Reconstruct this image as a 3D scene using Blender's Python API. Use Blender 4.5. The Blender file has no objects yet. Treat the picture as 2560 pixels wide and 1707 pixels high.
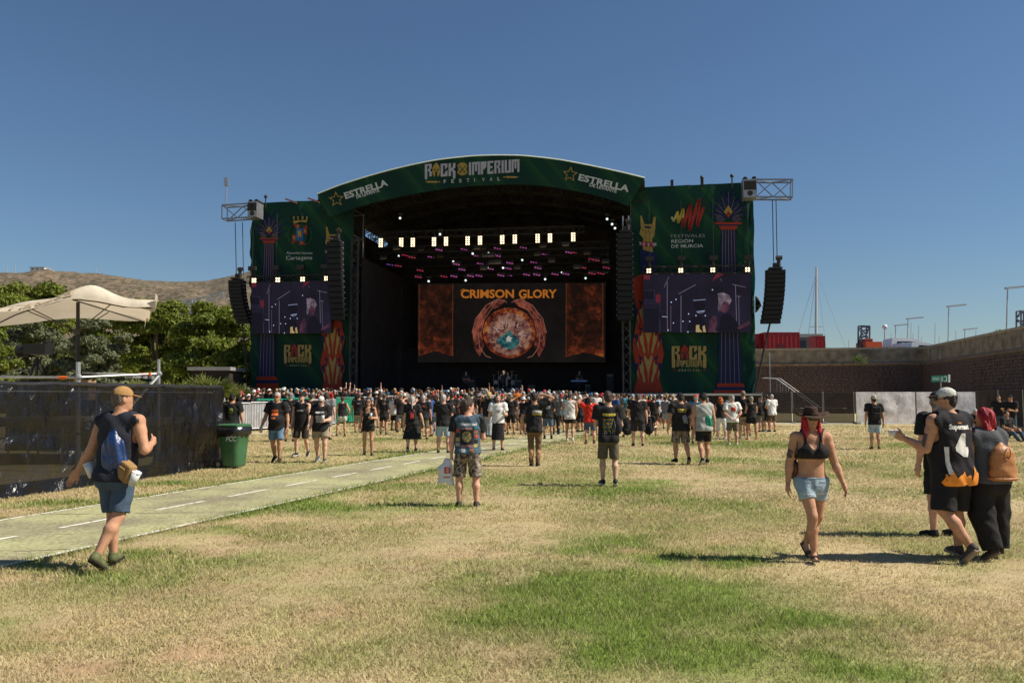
import bpy, bmesh, math, random
import numpy as np
from mathutils import Vector, Matrix
from mathutils.bvhtree import BVHTree

R = math.radians
rnd = random.Random(7)
scene = bpy.context.scene
col = scene.collection

# ------------------------------------------------------------------ camera
F = 2000.0                       # focal length in photo pixels (2560 wide)
CAM_H = 1.72
PITCH = math.atan((990 - 853.5) / F)
cam_data = bpy.data.cameras.new('camera')
cam_data.sensor_width = 36
cam_data.lens = 36 * F / 2560
cam_data.clip_end = 6000
cam = bpy.data.objects.new('camera', cam_data)
col.objects.link(cam)
cam.location = (0, 0, CAM_H)
cam.rotation_euler = (math.pi / 2 + PITCH, 0, 0)
scene.camera = cam

# ------------------------------------------------------------------ light
SUN_EL, SUN_AZ = R(47), R(97)    # azimuth clockwise from +Y
SUN_DIR = Vector((math.sin(SUN_AZ) * math.cos(SUN_EL), math.cos(SUN_AZ) * math.cos(SUN_EL), math.sin(SUN_EL)))
world = bpy.data.worlds.new('World')
scene.world = world
world.use_nodes = True
wn = world.node_tree.nodes
sky = wn.new('ShaderNodeTexSky')
sky.sky_type = 'NISHITA'
sky.sun_disc = False
sky.sun_elevation = SUN_EL
sky.sun_rotation = SUN_AZ
sky.altitude = 0
sky.air_density = 1.2
sky.dust_density = 0.1
sky.ozone_density = 7.5
bgn = wn['Background']
bgn.inputs[1].default_value = 0.056
world.node_tree.links.new(sky.outputs[0], bgn.inputs[0])
sd = bpy.data.lights.new('sun', 'SUN')
sd.energy = 5.0
sd.angle = R(0.53)
sd.color = (1.0, 0.92, 0.78)
sun = bpy.data.objects.new('sun', sd)
col.objects.link(sun)
sun.rotation_euler = SUN_DIR.to_track_quat('Z', 'Y').to_euler()
sun.location = SUN_DIR * 100

scene.view_settings.view_transform = 'Standard'
scene.view_settings.look = 'None'
scene.view_settings.exposure = 0.5
scene.view_settings.gamma = 1.0
scene.view_settings.use_curve_mapping = False
scene.cycles.max_bounces = 6
scene.cycles.transparent_max_bounces = 12

# ------------------------------------------------------------------ picture geometry
FWD = Vector((0, math.cos(PITCH), math.sin(PITCH)))
UP = Vector((0, -math.sin(PITCH), math.cos(PITCH)))
CAM = Vector((0, 0, CAM_H))
def ray(px, py):
    return Vector((1, 0, 0)) * ((px - 1280) / F) + UP * ((853.5 - py) / F) + FWD
def at(px, py, Y):
    d = ray(px, py); return CAM + d * (Y / d.y)
def gnd(px, py, z=0.0):
    d = ray(px, py); return CAM + d * ((z - CAM_H) / d.z)
def onx(px, Y, z=0.0):           # a point at depth Y and height z below picture column px
    d = ray(px, 990); return Vector((d.x / d.y * Y, Y, z))

# stage frame: s along the front (right end nearer), off = metres behind the front plane
ST_D, ST_A = 58.0, math.atan(0.165)
ST_P = Vector((0, ST_D, 0))
ST_U = Vector((math.cos(ST_A), -math.sin(ST_A), 0))
ST_B = Vector((math.sin(ST_A), math.cos(ST_A), 0))
def SL(s, z, off=0.0):
    return ST_P + ST_U * s + ST_B * off + Vector((0, 0, z))
def SP(px, py, off=0.0):
    d = ray(px, py); p0 = ST_P + ST_B * off
    return CAM + d * ((p0 - CAM).dot(ST_B) / d.dot(ST_B))
def SS(px, py, off=0.0):
    p = SP(px, py, off) - ST_P
    return p.dot(ST_U), p.z

# ------------------------------------------------------------------ helpers
def wl(o):
    v = Vector((0, 0, 0))
    while o is not None:
        v = v + o.location; o = o.parent
    return v
def tag(o, label=None, cat=None, group=None, kind=None):
    if label: o['label'] = label
    if cat: o['category'] = cat
    if group: o['group'] = group
    if kind: o['kind'] = kind
    return o
def empty(name, loc, label=None, cat=None, group=None):
    o = bpy.data.objects.new(name, None); col.objects.link(o)
    o.location = loc; o.empty_display_size = .2
    return tag(o, label, cat, group)
def link_mesh(name, me, m, parent=None):
    o = bpy.data.objects.new(name, me); col.objects.link(o)
    if m is not None and len(me.materials) == 0: me.materials.append(m)
    if parent is not None: o.parent = parent
    return o
def np_mesh(name, V, Fq, smooth=True):
    me = bpy.data.meshes.new(name)
    V = np.asarray(V, dtype=np.float32); Fq = np.asarray(Fq, dtype=np.int32)
    n = Fq.shape[1]
    me.vertices.add(len(V)); me.vertices.foreach_set('co', V.ravel())
    me.loops.add(Fq.size); me.loops.foreach_set('vertex_index', Fq.ravel())
    me.polygons.add(len(Fq)); me.polygons.foreach_set('loop_start', np.arange(len(Fq), dtype=np.int32) * n)
    me.polygons.foreach_set('loop_total', np.full(len(Fq), n, dtype=np.int32))
    me.polygons.foreach_set('use_smooth', np.full(len(Fq), smooth))
    me.update(calc_edges=True)
    return me
def copy_tree(o, parent=None):
    c = o.copy(); col.objects.link(c); c.parent = parent
    for ch in list(o.children): copy_tree(ch, c)
    return c
def frame_of(d, up=Vector((0, 0, 1))):
    d = Vector(d).normalized(); up = Vector(up)
    if abs(d.dot(up.normalized())) > .98: up = Vector((0, 1, 0))
    x = d.cross(up).normalized(); z = x.cross(d)
    return x, d, z

class MB:
    """collects simple shapes in world coordinates; build() links them as one mesh"""
    def __init__(s): s.v = []; s.f = []
    def add(s, vs, fs):
        b = len(s.v); s.v += [tuple(v) for v in vs]; s.f += [tuple(i + b for i in f) for f in fs]; return s
    def box(s, lo, hi):
        x0, y0, z0 = lo; x1, y1, z1 = hi
        return s.add([(x0,y0,z0),(x1,y0,z0),(x1,y1,z0),(x0,y1,z0),(x0,y0,z1),(x1,y0,z1),(x1,y1,z1),(x0,y1,z1)],
                     [(3,2,1,0),(4,5,6,7),(0,1,5,4),(1,2,6,5),(2,3,7,6),(3,0,4,7)])
    def obox(s, c, ax, half, taper=1.0):
        c = Vector(c); x, y, z = [Vector(a) for a in ax]; hx, hy, hz = half; vs = []
        for k in (-1, 1):
            t = taper if k > 0 else 1
            for i, j in ((-1,-1),(1,-1),(1,1),(-1,1)): vs.append(c + x*(hx*i*t) + y*(hy*j*t) + z*(hz*k))
        return s.add(vs, [(3,2,1,0),(4,5,6,7),(0,1,5,4),(1,2,6,5),(2,3,7,6),(3,0,4,7)])
    def bar(s, p0, p1, w, h=None):
        p0, p1 = Vector(p0), Vector(p1); h = h or w
        x, d, z = frame_of(p1 - p0)
        return s.obox((p0+p1)/2, (x, d, z), (w/2, (p1-p0).length/2, h/2))
    def cyl(s, p0, p1, r0, r1=None, n=8):
        p0, p1 = Vector(p0), Vector(p1); r1 = r0 if r1 is None else r1
        x, d, z = frame_of(p1 - p0); vs = []
        for p, r in ((p0, r0), (p1, r1)):
            for i in range(n):
                a = 2*math.pi*i/n; vs.append(p + x*(math.cos(a)*r) + z*(math.sin(a)*r))
        return s.add(vs, [tuple(range(n)), tuple(range(2*n-1, n-1, -1))] + [(i, i+n, (i+1) % n + n, (i+1) % n) for i in range(n)])
    def tube(s, pts, r, n=6):
        pts = [Vector(p) for p in pts]; vs = []; m = len(pts)
        rr = r if isinstance(r, (list, tuple)) else [r]*m
        for k, p in enumerate(pts):
            d = pts[min(k+1, m-1)] - pts[max(k-1, 0)]
            x, d, z = frame_of(d)
            for i in range(n):
                a = 2*math.pi*i/n; vs.append(p + x*(math.cos(a)*rr[k]) + z*(math.sin(a)*rr[k]))
        fs = [tuple(range(n)), tuple(range(m*n-1, (m-1)*n-1, -1))]
        for k in range(m-1):
            fs += [(k*n+i, (k+1)*n+i, (k+1)*n+(i+1) % n, k*n+(i+1) % n) for i in range(n)]
        return s.add(vs, fs)
    def prism(s, pts, off):
        off = Vector(off); n = len(pts); a = [Vector(p) for p in pts]; b = [p + off for p in a]
        return s.add(a + b, [tuple(range(n)), tuple(range(2*n-1, n-1, -1))] + [(i, i+n, (i+1) % n + n, (i+1) % n) for i in range(n)])
    def face(s, pts): return s.add(pts, [tuple(range(len(pts)))])
    def ball(s, c, r, n=8, m=6):
        c = Vector(c); r = (r, r, r) if not isinstance(r, (tuple, list)) else r; vs = []; fs = []
        for j in range(m+1):
            t = math.pi*j/m
            for i in range(n):
                a = 2*math.pi*i/n
                vs.append(c + Vector((math.sin(t)*math.cos(a)*r[0], math.sin(t)*math.sin(a)*r[1], math.cos(t)*r[2])))
        for j in range(m):
            for i in range(n): fs.append((j*n+i, (j+1)*n+i, (j+1)*n+(i+1) % n, j*n+(i+1) % n))
        return s.add(vs, fs)
    def lathe(s, c, prof, n=16, ax=(Vector((1,0,0)), Vector((0,1,0)), Vector((0,0,1)))):
        c = Vector(c); vs = []; fs = []; m = len(prof)
        for r, h in prof:
            for i in range(n):
                a = 2*math.pi*i/n; vs.append(c + ax[0]*(math.cos(a)*r) + ax[1]*(math.sin(a)*r) + ax[2]*h)
        for k in range(m-1):
            fs += [(k*n+i, k*n+(i+1) % n, (k+1)*n+(i+1) % n, (k+1)*n+i) for i in range(n)]
        fs += [tuple(range(n-1, -1, -1)), tuple(range((m-1)*n, m*n))]
        return s.add(vs, fs)
    def truss(s, p0, p1, w, h, step=None, r=.025, up=(0,0,1), rd=None):
        p0, p1 = Vector(p0), Vector(p1); L = (p1-p0).length; x, d, z = frame_of(p1-p0, up)
        step = step or h; n = max(1, round(L/step)); rd = rd or r*.65
        cor = [(-w/2, -h/2), (w/2, -h/2), (w/2, h/2), (-w/2, h/2)]
        for a, b in cor: s.bar(p0 + x*a + z*b, p1 + x*a + z*b, r*1.7)
        for k in range(n+1):
            q = p0 + d*(L*k/n)
            for i in range(4):
                a, b = cor[i], cor[(i+1) % 4]
                if k in (0, n): s.bar(q + x*a[0] + z*a[1], q + x*b[0] + z*b[1], rd*1.7)
                if k < n:
                    q2 = p0 + d*(L*(k+1)/n)
                    if (k+i) % 2: a, b = b, a
                    s.bar(q + x*a[0] + z*a[1], q2 + x*b[0] + z*b[1], rd*1.7)
        return s
    def mesh(s, name, origin=Vector((0,0,0)), smooth=False):
        me = bpy.data.meshes.new(name)
        o = Vector(origin)
        me.from_pydata([(v[0]-o.x, v[1]-o.y, v[2]-o.z) for v in s.v], [], s.f)
        if smooth: me.polygons.foreach_set('use_smooth', [True]*len(me.polygons))
        me.update(); return me
    def build(s, name, m, parent=None, smooth=False, origin=None):
        o = wl(parent) if parent is not None else (Vector(origin) if origin is not None else Vector((0,0,0)))
        ob = link_mesh(name, s.mesh(name, o, smooth), m, parent)
        if parent is None: ob.location = o
        return ob

# ------------------------------------------------------------------ materials
MATS = {}
def mat(name, c, rough=.65, metal=0.0, var=.12, scale=6.0, bump=0.0, bscale=40.0, emit=None, spec=.4, alpha=None, trans=None, coat=0):
    if name in MATS: return MATS[name]
    m = bpy.data.materials.new(name); m.use_nodes = True; MATS[name] = m
    nt = m.node_tree; N = nt.nodes; L = nt.links; b = N['Principled BSDF']
    b.inputs['Roughness'].default_value = rough; b.inputs['Metallic'].default_value = metal
    b.inputs['Specular IOR Level'].default_value = spec
    if coat: b.inputs['Coat Weight'].default_value = coat
    tc = N.new('ShaderNodeTexCoord')
    c4 = (c[0], c[1], c[2], 1)
    b.inputs['Base Color'].default_value = c4
    if var > 0:
        nz = N.new('ShaderNodeTexNoise'); nz.inputs['Scale'].default_value = scale; nz.inputs['Detail'].default_value = 5
        L.new(tc.outputs['Object'], nz.inputs['Vector'])
        rp = N.new('ShaderNodeValToRGB'); e = rp.color_ramp.elements
        e[0].position = .3; e[1].position = .72
        e[0].color = tuple(max(0, x*(1-var)) for x in c) + (1,); e[1].color = tuple(min(1, x*(1+var)) for x in c) + (1,)
        L.new(nz.outputs['Fac'], rp.inputs[0]); L.new(rp.outputs[0], b.inputs['Base Color'])
    if bump > 0:
        n2 = N.new('ShaderNodeTexNoise'); n2.inputs['Scale'].default_value = bscale; n2.inputs['Detail'].default_value = 3
        L.new(tc.outputs['Object'], n2.inputs['Vector'])
        bp = N.new('ShaderNodeBump'); bp.inputs['Strength'].default_value = bump; bp.inputs['Distance'].default_value = .02
        L.new(n2.outputs['Fac'], bp.inputs['Height']); L.new(bp.outputs[0], b.inputs['Normal'])
    if emit is not None:
        b.inputs['Emission Color'].default_value = tuple(emit[:3]) + (1,); b.inputs['Emission Strength'].default_value = emit[3]*.62
        m.cycles.emission_sampling = 'NONE' if emit[3] < 100 else 'AUTO'
    if trans:
        b.inputs['Transmission Weight'].default_value = trans
    if alpha is not None: b.inputs['Alpha'].default_value = alpha
    return m
def emat(name, c, strength):
    return mat(name, (.006, .006, .006), .7, var=0, emit=(c[0], c[1], c[2], strength), spec=.05)

# value noise on arrays
def _h(ix, iy, s):
    n = (ix.astype(np.int64)*374761393 + iy.astype(np.int64)*668265263 + s*1274126177) & 0x7fffffff
    n = ((n ^ (n >> 13)) * 1103515245) & 0x7fffffff
    return ((n ^ (n >> 16)) & 0xffff) / 65535.0
def vnoise(x, y, s=0):
    x = np.asarray(x, float); y = np.asarray(y, float)
    ix = np.floor(x); iy = np.floor(y); fx = x-ix; fy = y-iy
    fx = fx*fx*(3-2*fx); fy = fy*fy*(3-2*fy)
    a = _h(ix, iy, s); b = _h(ix+1, iy, s); c = _h(ix, iy+1, s); d = _h(ix+1, iy+1, s)
    return (a*(1-fx)+b*fx)*(1-fy) + (c*(1-fx)+d*fx)*fy
def fbm(x, y, s=0, o=4):
    t = 0; a = .5; n = 0
    for k in range(o):
        t = t + a*vnoise(x*2**k, y*2**k, s+k*17); n += a; a *= .5
    return t/n

# ------------------------------------------------------------------ flat print: pixel outlines laid on a real plane
def text_tris(s, weight=0.0, shear=0.0, spacing=1.0):
    cu = bpy.data.curves.new('txt', 'FONT'); cu.body = s; cu.offset = weight; cu.shear = shear; cu.space_character = spacing
    cu.resolution_u = 3
    ob = bpy.data.objects.new('txt', cu); col.objects.link(ob)
    bpy.context.view_layer.update()
    me = bpy.data.meshes.new_from_object(ob)
    V = [(v.co.x, v.co.y) for v in me.vertices]; Fc = [tuple(p.vertices) for p in me.polygons]
    bpy.data.objects.remove(ob); bpy.data.curves.remove(cu); bpy.data.meshes.remove(me)
    return V, Fc
def text_px(s, x0, y0, x1, y1, hpx, weight=0.0, shear=0.0, spacing=1.0):
    """text whose baseline runs from pixel (x0,y0) to (x1,y1), capitals hpx tall"""
    V, Fc = text_tris(s, weight, shear, spacing)
    a = min(v[0] for v in V); b = max(v[0] for v in V); L = math.hypot(x1-x0, y1-y0)
    ux, uy = (x1-x0)/L, (y1-y0)/L; sx = L/(b-a); sy = hpx/.7
    out = []
    for vx, vy in V:
        t = (vx-a)*sx; w = vy*sy
        out.append((x0 + ux*t + uy*w, y0 + uy*t - ux*w))
    return out, Fc
def art_mesh(V2, Fc, fn):
    mb = MB(); mb.add([fn(x, y) for x, y in V2], Fc); return mb
def polys_mb(polys, fn):
    mb = MB()
    for p in polys: mb.face([fn(x, y) for x, y in p])
    return mb
def stroke(pts, w):
    """a thick line through pixel points as quads"""
    out = []
    for (x0, y0), (x1, y1) in zip(pts, pts[1:]):
        L = math.hypot(x1-x0, y1-y0) or 1; nx, ny = -(y1-y0)/L*w/2, (x1-x0)/L*w/2
        ex, ey = (x1-x0)/L*w*.25, (y1-y0)/L*w*.25
        out.append([(x0+nx-ex, y0+ny-ey), (x1+nx+ex, y1+ny+ey), (x1-nx+ex, y1-ny+ey), (x0-nx-ex, y0-ny-ey)])
    return out
def ell2(cx, cy, rx, ry, n=20, a0=0, a1=360):
    return [(cx+rx*math.cos(R(a0+(a1-a0)*i/n)), cy+ry*math.sin(R(a0+(a1-a0)*i/n))) for i in range(n if a1-a0 >= 360 else n+1)]
def rect2(x0, y0, x1, y1): return [(x0, y0), (x1, y0), (x1, y1), (x0, y1)]
# ================================================================== ground, path
def near_edge(y): return -4.88 + 0.305*(y-8.96)
def far_edge(y): return -6.88 + 0.335*(y-11.66)
def curve_add(y): return 0.006*max(0, y-30)**2
PATCH = [  # green patches on the dry grass: pixel centre, metre radii, strength
    (1440,1470,1.1,.8,.85),(1640,1640,1.0,.45,1.0),(1540,1370,1.0,.6,.8),(1760,1390,.9,.55,.85),(1320,1560,.75,.5,.8),(1900,1570,1.0,.5,.6),
    (1560,1540,1.3,.8,1.0),(1750,1500,.9,.6,.9),(1850,1650,.9,.4,.8),(1480,1640,.7,.35,.8),(1250,1420,.9,.5,.5),(2120,1660,1.0,.4,.5),(1800,1108,2.6,1.6,1.0),(1650,1095,2.5,1.5,.7),(1450,1095,2,1.6,.8),(1900,1115,2.2,1.2,.7),
    (560,1330,1.6,.5,.75),(760,1270,1.4,.5,.75),(330,1400,1.2,.45,.8),(60,1430,1.4,.5,.8),(1000,1215,1.5,.6,.6),(1500,1230,1.3,.9,.6),(1590,1210,1.4,1.0,.45),
    (1850,1150,2.5,1.2,.5),(2280,1115,2.2,1.4,.6),(1960,1155,1.6,.8,.45),(150,1260,1.5,.5,.9),(450,1210,2,.5,.7),(800,1185,2,.7,.5),(30,1590,.6,.3,.5),
    (1700,1250,1.2,.8,.4),(2000,1190,1.6,.7,.4),(1060,1100,3,1.6,.6),(1300,1420,.8,.5,.5),(1050,1270,.9,.5,.35),(2330,1190,1.2,.6,.4)]
DIRT = [(1610,1376,.5,.28,1.0),(2060,1250,.6,.35,.6),(1790,1190,.8,.35,.7),(160,1670,.45,.2,.9),(1290,1600,.4,.22,.8),(1570,1035,.5,.5,0),(1250,1240,.6,.4,.5),(1930,1320,.7,.3,.5),(520,1480,1.2,.5,.35),(900,1420,1.0,.5,.35),(1380,1330,.5,.3,.4)]
_PG = [(gnd(a, b), rx, ry, s) for a, b, rx, ry, s in PATCH]
_PD = [(gnd(a, b), rx, ry, s) for a, b, rx, ry, s in DIRT]
def ground_color(x, y):
    x = np.asarray(x, float); y = np.asarray(y, float)
    wx = x + (fbm(x*1.3, y*1.3, 3)-.5)*1.3; wy = y + (fbm(x*1.3, y*1.3, 9)-.5)*1.3
    g = np.zeros_like(x); d = np.zeros_like(x)
    for p, rx, ry, s in _PG: g = np.maximum(g, s*np.exp(-((wx-p.x)/rx)**2-((wy-p.y)/ry)**2))
    for p, rx, ry, s in _PD: d = np.maximum(d, s*np.exp(-((wx-p.x)/rx)**2-((wy-p.y)/ry)**2))
    edge = np.minimum(np.abs(x-near_edge(y)), np.abs(x-far_edge(y)))
    g = np.maximum(g, .75*np.exp(-(edge/.35)**2)*(fbm(x*.8, y*.8, 41) > .42))
    n = fbm(x*.55, y*.55, 21, 5); n2 = fbm(x*3.2, y*3.2, 31, 3)
    brk = fbm(x*2.4, y*2.4, 61, 3); g = np.clip(g*(.55+1.25*brk) + (n-.5)*1.35 + (n2-.5)*.75 + .165, 0, 1)
    far = np.clip((y-18)/20, 0, 1); g = g*(1-.2*far)
    d = np.clip(d*1.2 + (fbm(x*.9+7, y*.9, 51)-.55)*2.2 + (fbm(x*3.1, y*3.1, 57, 3)-.62)*1.6, 0, 1)*(1-g*.75)
    straw = np.array([.50, .40, .225]); green = np.array([.185, .255, .05]); dirt = np.array([.43, .27, .155])
    dry = fbm(x*.35, y*.35, 71)
    straw = straw*(0.86+.3*dry)[..., None]
    c = straw*(1-g)[..., None] + green*g[..., None]
    c = c*(1-d*.9)[..., None] + dirt*(d*.9)[..., None]
    return np.clip(c*(.70+.36*n2+.22*fbm(x*7, y*7, 33, 2))[..., None], 0, 1), g, d
def color_attr(me, C):
    a = me.color_attributes.new('gcol', 'FLOAT_COLOR', 'POINT')
    a.data.foreach_set('color', np.concatenate([C, np.ones((len(C), 1))], 1).astype(np.float32).ravel())
def attr_mat(name, rough=.9, bump=0, trans=0, bscale=60):
    m = mat(name, (.5, .5, .5), rough, var=0, bump=bump, bscale=bscale, spec=.2)
    N = m.node_tree.nodes; L = m.node_tree.links
    a = N.new('ShaderNodeAttribute'); a.attribute_name = 'gcol'; b = N['Principled BSDF']
    L.new(a.outputs['Color'], b.inputs['Base Color'])
    if trans:
        t = N.new('ShaderNodeBsdfTranslucent'); mx = N.new('ShaderNodeMixShader'); mx.inputs[0].default_value = trans
        L.new(a.outputs['Color'], t.inputs[0]); L.new(b.outputs[0], mx.inputs[1]); L.new(t.outputs[0], mx.inputs[2])
        L.new(mx.outputs[0], N['Material Output'].inputs[0])
    return m
def rise(x, y):          # the field climbs gently towards the left front of the stage
    t = np.clip((np.asarray(y, float)-37)/15, 0, 1); u = np.clip((8-np.asarray(x, float))/9, 0, 1); return .42*t*t*(3-2*t)*u*u*(3-2*u)
def build_ground():
    xs = np.concatenate([[-4000, -1500, -600, -250, -120, -70, -45], np.linspace(-32, 32, 330), [45, 70, 120, 250, 600, 1500, 4000]])
    ys = np.concatenate([[-4000, -800, -100, -20, 0], np.linspace(2.5, 24, 180), np.linspace(24.4, 66, 110), [75, 90, 120, 180, 300, 700, 1500, 5000]])
    X, Y = np.meshgrid(xs, ys); C, g, d = ground_color(X.ravel(), Y.ravel())
    Z = (fbm(X*.5, Y*.5, 5)-.5)*.05 + (fbm(X*4, Y*4, 6)-.5)*.02
    on = (X > far_edge(Y)) & (X < near_edge(Y))
    Z = np.where(on, -.02, np.maximum(Z, -.012)) ; Z = np.where((np.abs(X) > 40) | (Y > 70) | (Y < 2), 0, Z)
    Z = Z+np.where(Y < 72, rise(X, Y), 0)
    nx, ny = len(xs), len(ys)
    i = np.arange(nx-1)[None, :] + np.arange(ny-1)[:, None]*nx
    Q = np.stack([i, i+1, i+1+nx, i+nx], -1).reshape(-1, 4)
    me = np_mesh('ground', np.stack([X.ravel(), Y.ravel(), Z.ravel()], 1), Q)
    color_attr(me, C)
    o = link_mesh('ground', me, attr_mat('ground_turf', .95, .9, bscale=90)); o['kind'] = 'structure'
build_ground()

def strip(fl, fr, y0, y1, z, n=60):
    mb = MB(); P = []
    for k in range(n+1):
        y = y0 + (y1-y0)*k/n; P.append((fl(y), fr(y), y))
    for a, b in zip(P, P[1:]):
        mb.face([(a[0], a[2], z), (a[1], a[2], z), (b[1], b[2], z), (b[0], b[2], z)])
    return mb
def path_mat():
    m = mat('path_paint', (.36, .375, .21), .85, var=0, bump=.5, bscale=120)
    N = m.node_tree.nodes; L = m.node_tree.links; b = N['Principled BSDF']
    tc = N.new('ShaderNodeTexCoord')
    def nz(sc, det=6):
        q = N.new('ShaderNodeTexNoise'); q.inputs['Scale'].default_value = sc; q.inputs['Detail'].default_value = det
        L.new(tc.outputs['Object'], q.inputs['Vector']); return q
    r = N.new('ShaderNodeValToRGB'); e = r.color_ramp.elements
    e[0].position = .36; e[0].color = (.27, .245, .16, 1); e[1].position = .6; e[1].color = (.42, .41, .225, 1)
    L.new(nz(.7, 9).outputs[0], r.inputs[0])
    r2 = N.new('ShaderNodeValToRGB'); e = r2.color_ramp.elements
    e[0].position = .36; e[0].color = (.6, .56, .5, 1); e[1].position = .56; e[1].color = (1.05, 1.05, 1.0, 1)
    L.new(nz(26, 8).outputs[0], r2.inputs[0])
    mx = N.new('ShaderNodeMix'); mx.data_type = 'RGBA'; mx.blend_type = 'MULTIPLY'; mx.inputs[0].default_value = 1
    L.new(r.outputs[0], mx.inputs[6]); L.new(r2.outputs[0], mx.inputs[7]); L.new(mx.outputs[2], b.inputs['Base Color'])
    return m
pth = strip(lambda y: far_edge(y)-.02, lambda y: near_edge(y)+.06, 1.5, 56, .02).build('cycle_path', path_mat()); pth['kind'] = 'structure'
def worn_white():
    m = mat('line_paint', (.72, .70, .60), .7, var=0)
    N = m.node_tree.nodes; L = m.node_tree.links; b = N['Principled BSDF']
    q = N.new('ShaderNodeTexNoise'); q.inputs['Scale'].default_value = 9; q.inputs['Detail'].default_value = 8
    tc = N.new('ShaderNodeTexCoord'); L.new(tc.outputs['Object'], q.inputs['Vector'])
    r = N.new('ShaderNodeValToRGB'); e = r.color_ramp.elements
    e[0].position = .36; e[0].color = (.36, .35, .22, 1); e[1].position = .47; e[1].color = (.75, .73, .62, 1)
    L.new(q.outputs[0], r.inputs[0]); L.new(r.outputs[0], b.inputs['Base Color']); return m
WW = worn_white()
strip(lambda y: near_edge(y)-.04, lambda y: near_edge(y)+.045, 1.5, 56, .0245).build('edge_line', WW, pth)
strip(lambda y: far_edge(y)+.0, lambda y: far_edge(y)+.075, 1.5, 56, .0245).build('edge_line', WW, pth)
mid = lambda y: (near_edge(y)+far_edge(y))/2
y = 4.0
while y < 44:
    strip(lambda t: mid(t)-.04, lambda t: mid(t)+.04, y, y+1.02, .0245, 2).build('lane_dash', WW, pth)
    y += 1.62
crk = random.Random(9)
for k in range(9):     # cracks across the old surface
    y0 = 6+k*2.9+crk.uniform(-.8, .8); pts_ = []
    for i in range(14):
        t = i/13; yy = y0+crk.uniform(-.05, .05)+.25*t; pts_.append((far_edge(yy)+.1+(near_edge(yy)-far_edge(yy)-.15)*t, yy))
    mb = MB()
    for (xa, ya), (xb, yb) in zip(pts_, pts_[1:]):
        w_ = crk.uniform(.006, .016); mb.face([(xa, ya-w_, .0235), (xb, yb-w_, .0235), (xb, yb+w_*.6, .0235), (xa, ya+w_*.6, .0235)])
    mb.build('crack', mat('crack_dark', (.12, .105, .07), .95, var=.3), pth)
# pale concrete strips at the foot of the fences
MB().box((-14, 36.0, 0), (-8, 36.6, .03)).build('pavement', mat('concrete', (.5, .46, .38), .9, var=.15, bump=.3), None)['kind'] = 'structure'
MB().box((12, 49.2, 0), (36, 50.6, .03)).build('pavement', MATS['concrete'], None)['kind'] = 'structure'

# ================================================================== hills
def hill_mat():
    m = mat('scrub_hill', (.2, .16, .12), .95, var=0)
    N = m.node_tree.nodes; L = m.node_tree.links; b = N['Principled BSDF']; tc = N.new('ShaderNodeTexCoord')
    def ramp(sc, det, p0, c0, p1, c1, rough=.6):
        q = N.new('ShaderNodeTexNoise'); q.inputs['Scale'].default_value = sc; q.inputs['Detail'].default_value = det; q.inputs['Roughness'].default_value = rough
        L.new(tc.outputs['Object'], q.inputs['Vector'])
        r = N.new('ShaderNodeValToRGB'); e = r.color_ramp.elements
        e[0].position = p0; e[0].color = c0+(1,); e[1].position = p1; e[1].color = c1+(1,)
        L.new(q.outputs[0], r.inputs[0]); return r
    a = ramp(.012, 6, .35, (.11, .09, .062), .65, (.20, .152, .112))
    s = ramp(.16, 8, .44, (.38, .42, .30), .56, (1.1, 1.05, 1.0), .75)
    mx = N.new('ShaderNodeMix'); mx.data_type = 'RGBA'; mx.blend_type = 'MULTIPLY'; mx.inputs[0].default_value = 1
    L.new(a.outputs[0], mx.inputs[6]); L.new(s.outputs[0], mx.inputs[7]); L.new(mx.outputs[2], b.inputs['Base Color'])
    return m
RIDGE = [(-900, 705), (-300, 690), (0, 685), (84, 681), (140, 685), (196, 690), (281, 693), (365, 697), (421, 700), (519, 702), (561, 693), (626, 676), (760, 660), (900, 690), (1100, 800), (1350, 960), (1500, 985), (1700, 990)]
def build_hill():
    pxs = np.linspace(-900, 1700, 420); rz = np.interp(pxs, [p[0] for p in RIDGE], [p[1] for p in RIDGE])
    ts = np.linspace(0, 1.35, 90); D0, D1 = 420.0, 1150.0
    P, T = np.meshgrid(pxs, ts); Yd = D0 + (D1-D0)*T
    X = (P-1280)/F*Yd; H = (990-rz)/F*D1
    s = np.clip(T, 0, 1); s = s*s*(3-2*s); s = .35*np.clip(T, 0, 1)+.65*s
    ridg = 1-np.abs(2*fbm(X*.006, Yd*.006, 13, 5)-1)
    Z = H[None, :]*s*(.80+.2*np.clip(T, 0, 1)) + (ridg-.55)*55*np.sin(np.pi*np.clip(T, 0, 1))*np.clip(H/60, 0, 1)[None, :]
    Z += (fbm(X*.05, Yd*.05, 77, 4)-.5)*7*np.clip(H/60, 0, 1)[None, :]*np.clip(1.15-T, .2, 1)
    Z = np.where(T > 1, Z*np.clip(1-(T-1)*1.5, 0, 1), Z) - 2*(T < .02)
    nx, ny = len(pxs), len(ts); i = np.arange(nx-1)[None, :]+np.arange(ny-1)[:, None]*nx
    Q = np.stack([i, i+1, i+1+nx, i+nx], -1).reshape(-1, 4)
    o = link_mesh('hills', np_mesh('hills', np.stack([X.ravel(), Yd.ravel(), Z.ravel()], 1), Q), hill_mat()); o['kind'] = 'structure'
build_hill()
white_wall = mat('white_render', (.72, .69, .64), .8)
dark_glass = mat('dark_glass', (.02, .025, .03), .15, var=0)
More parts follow.
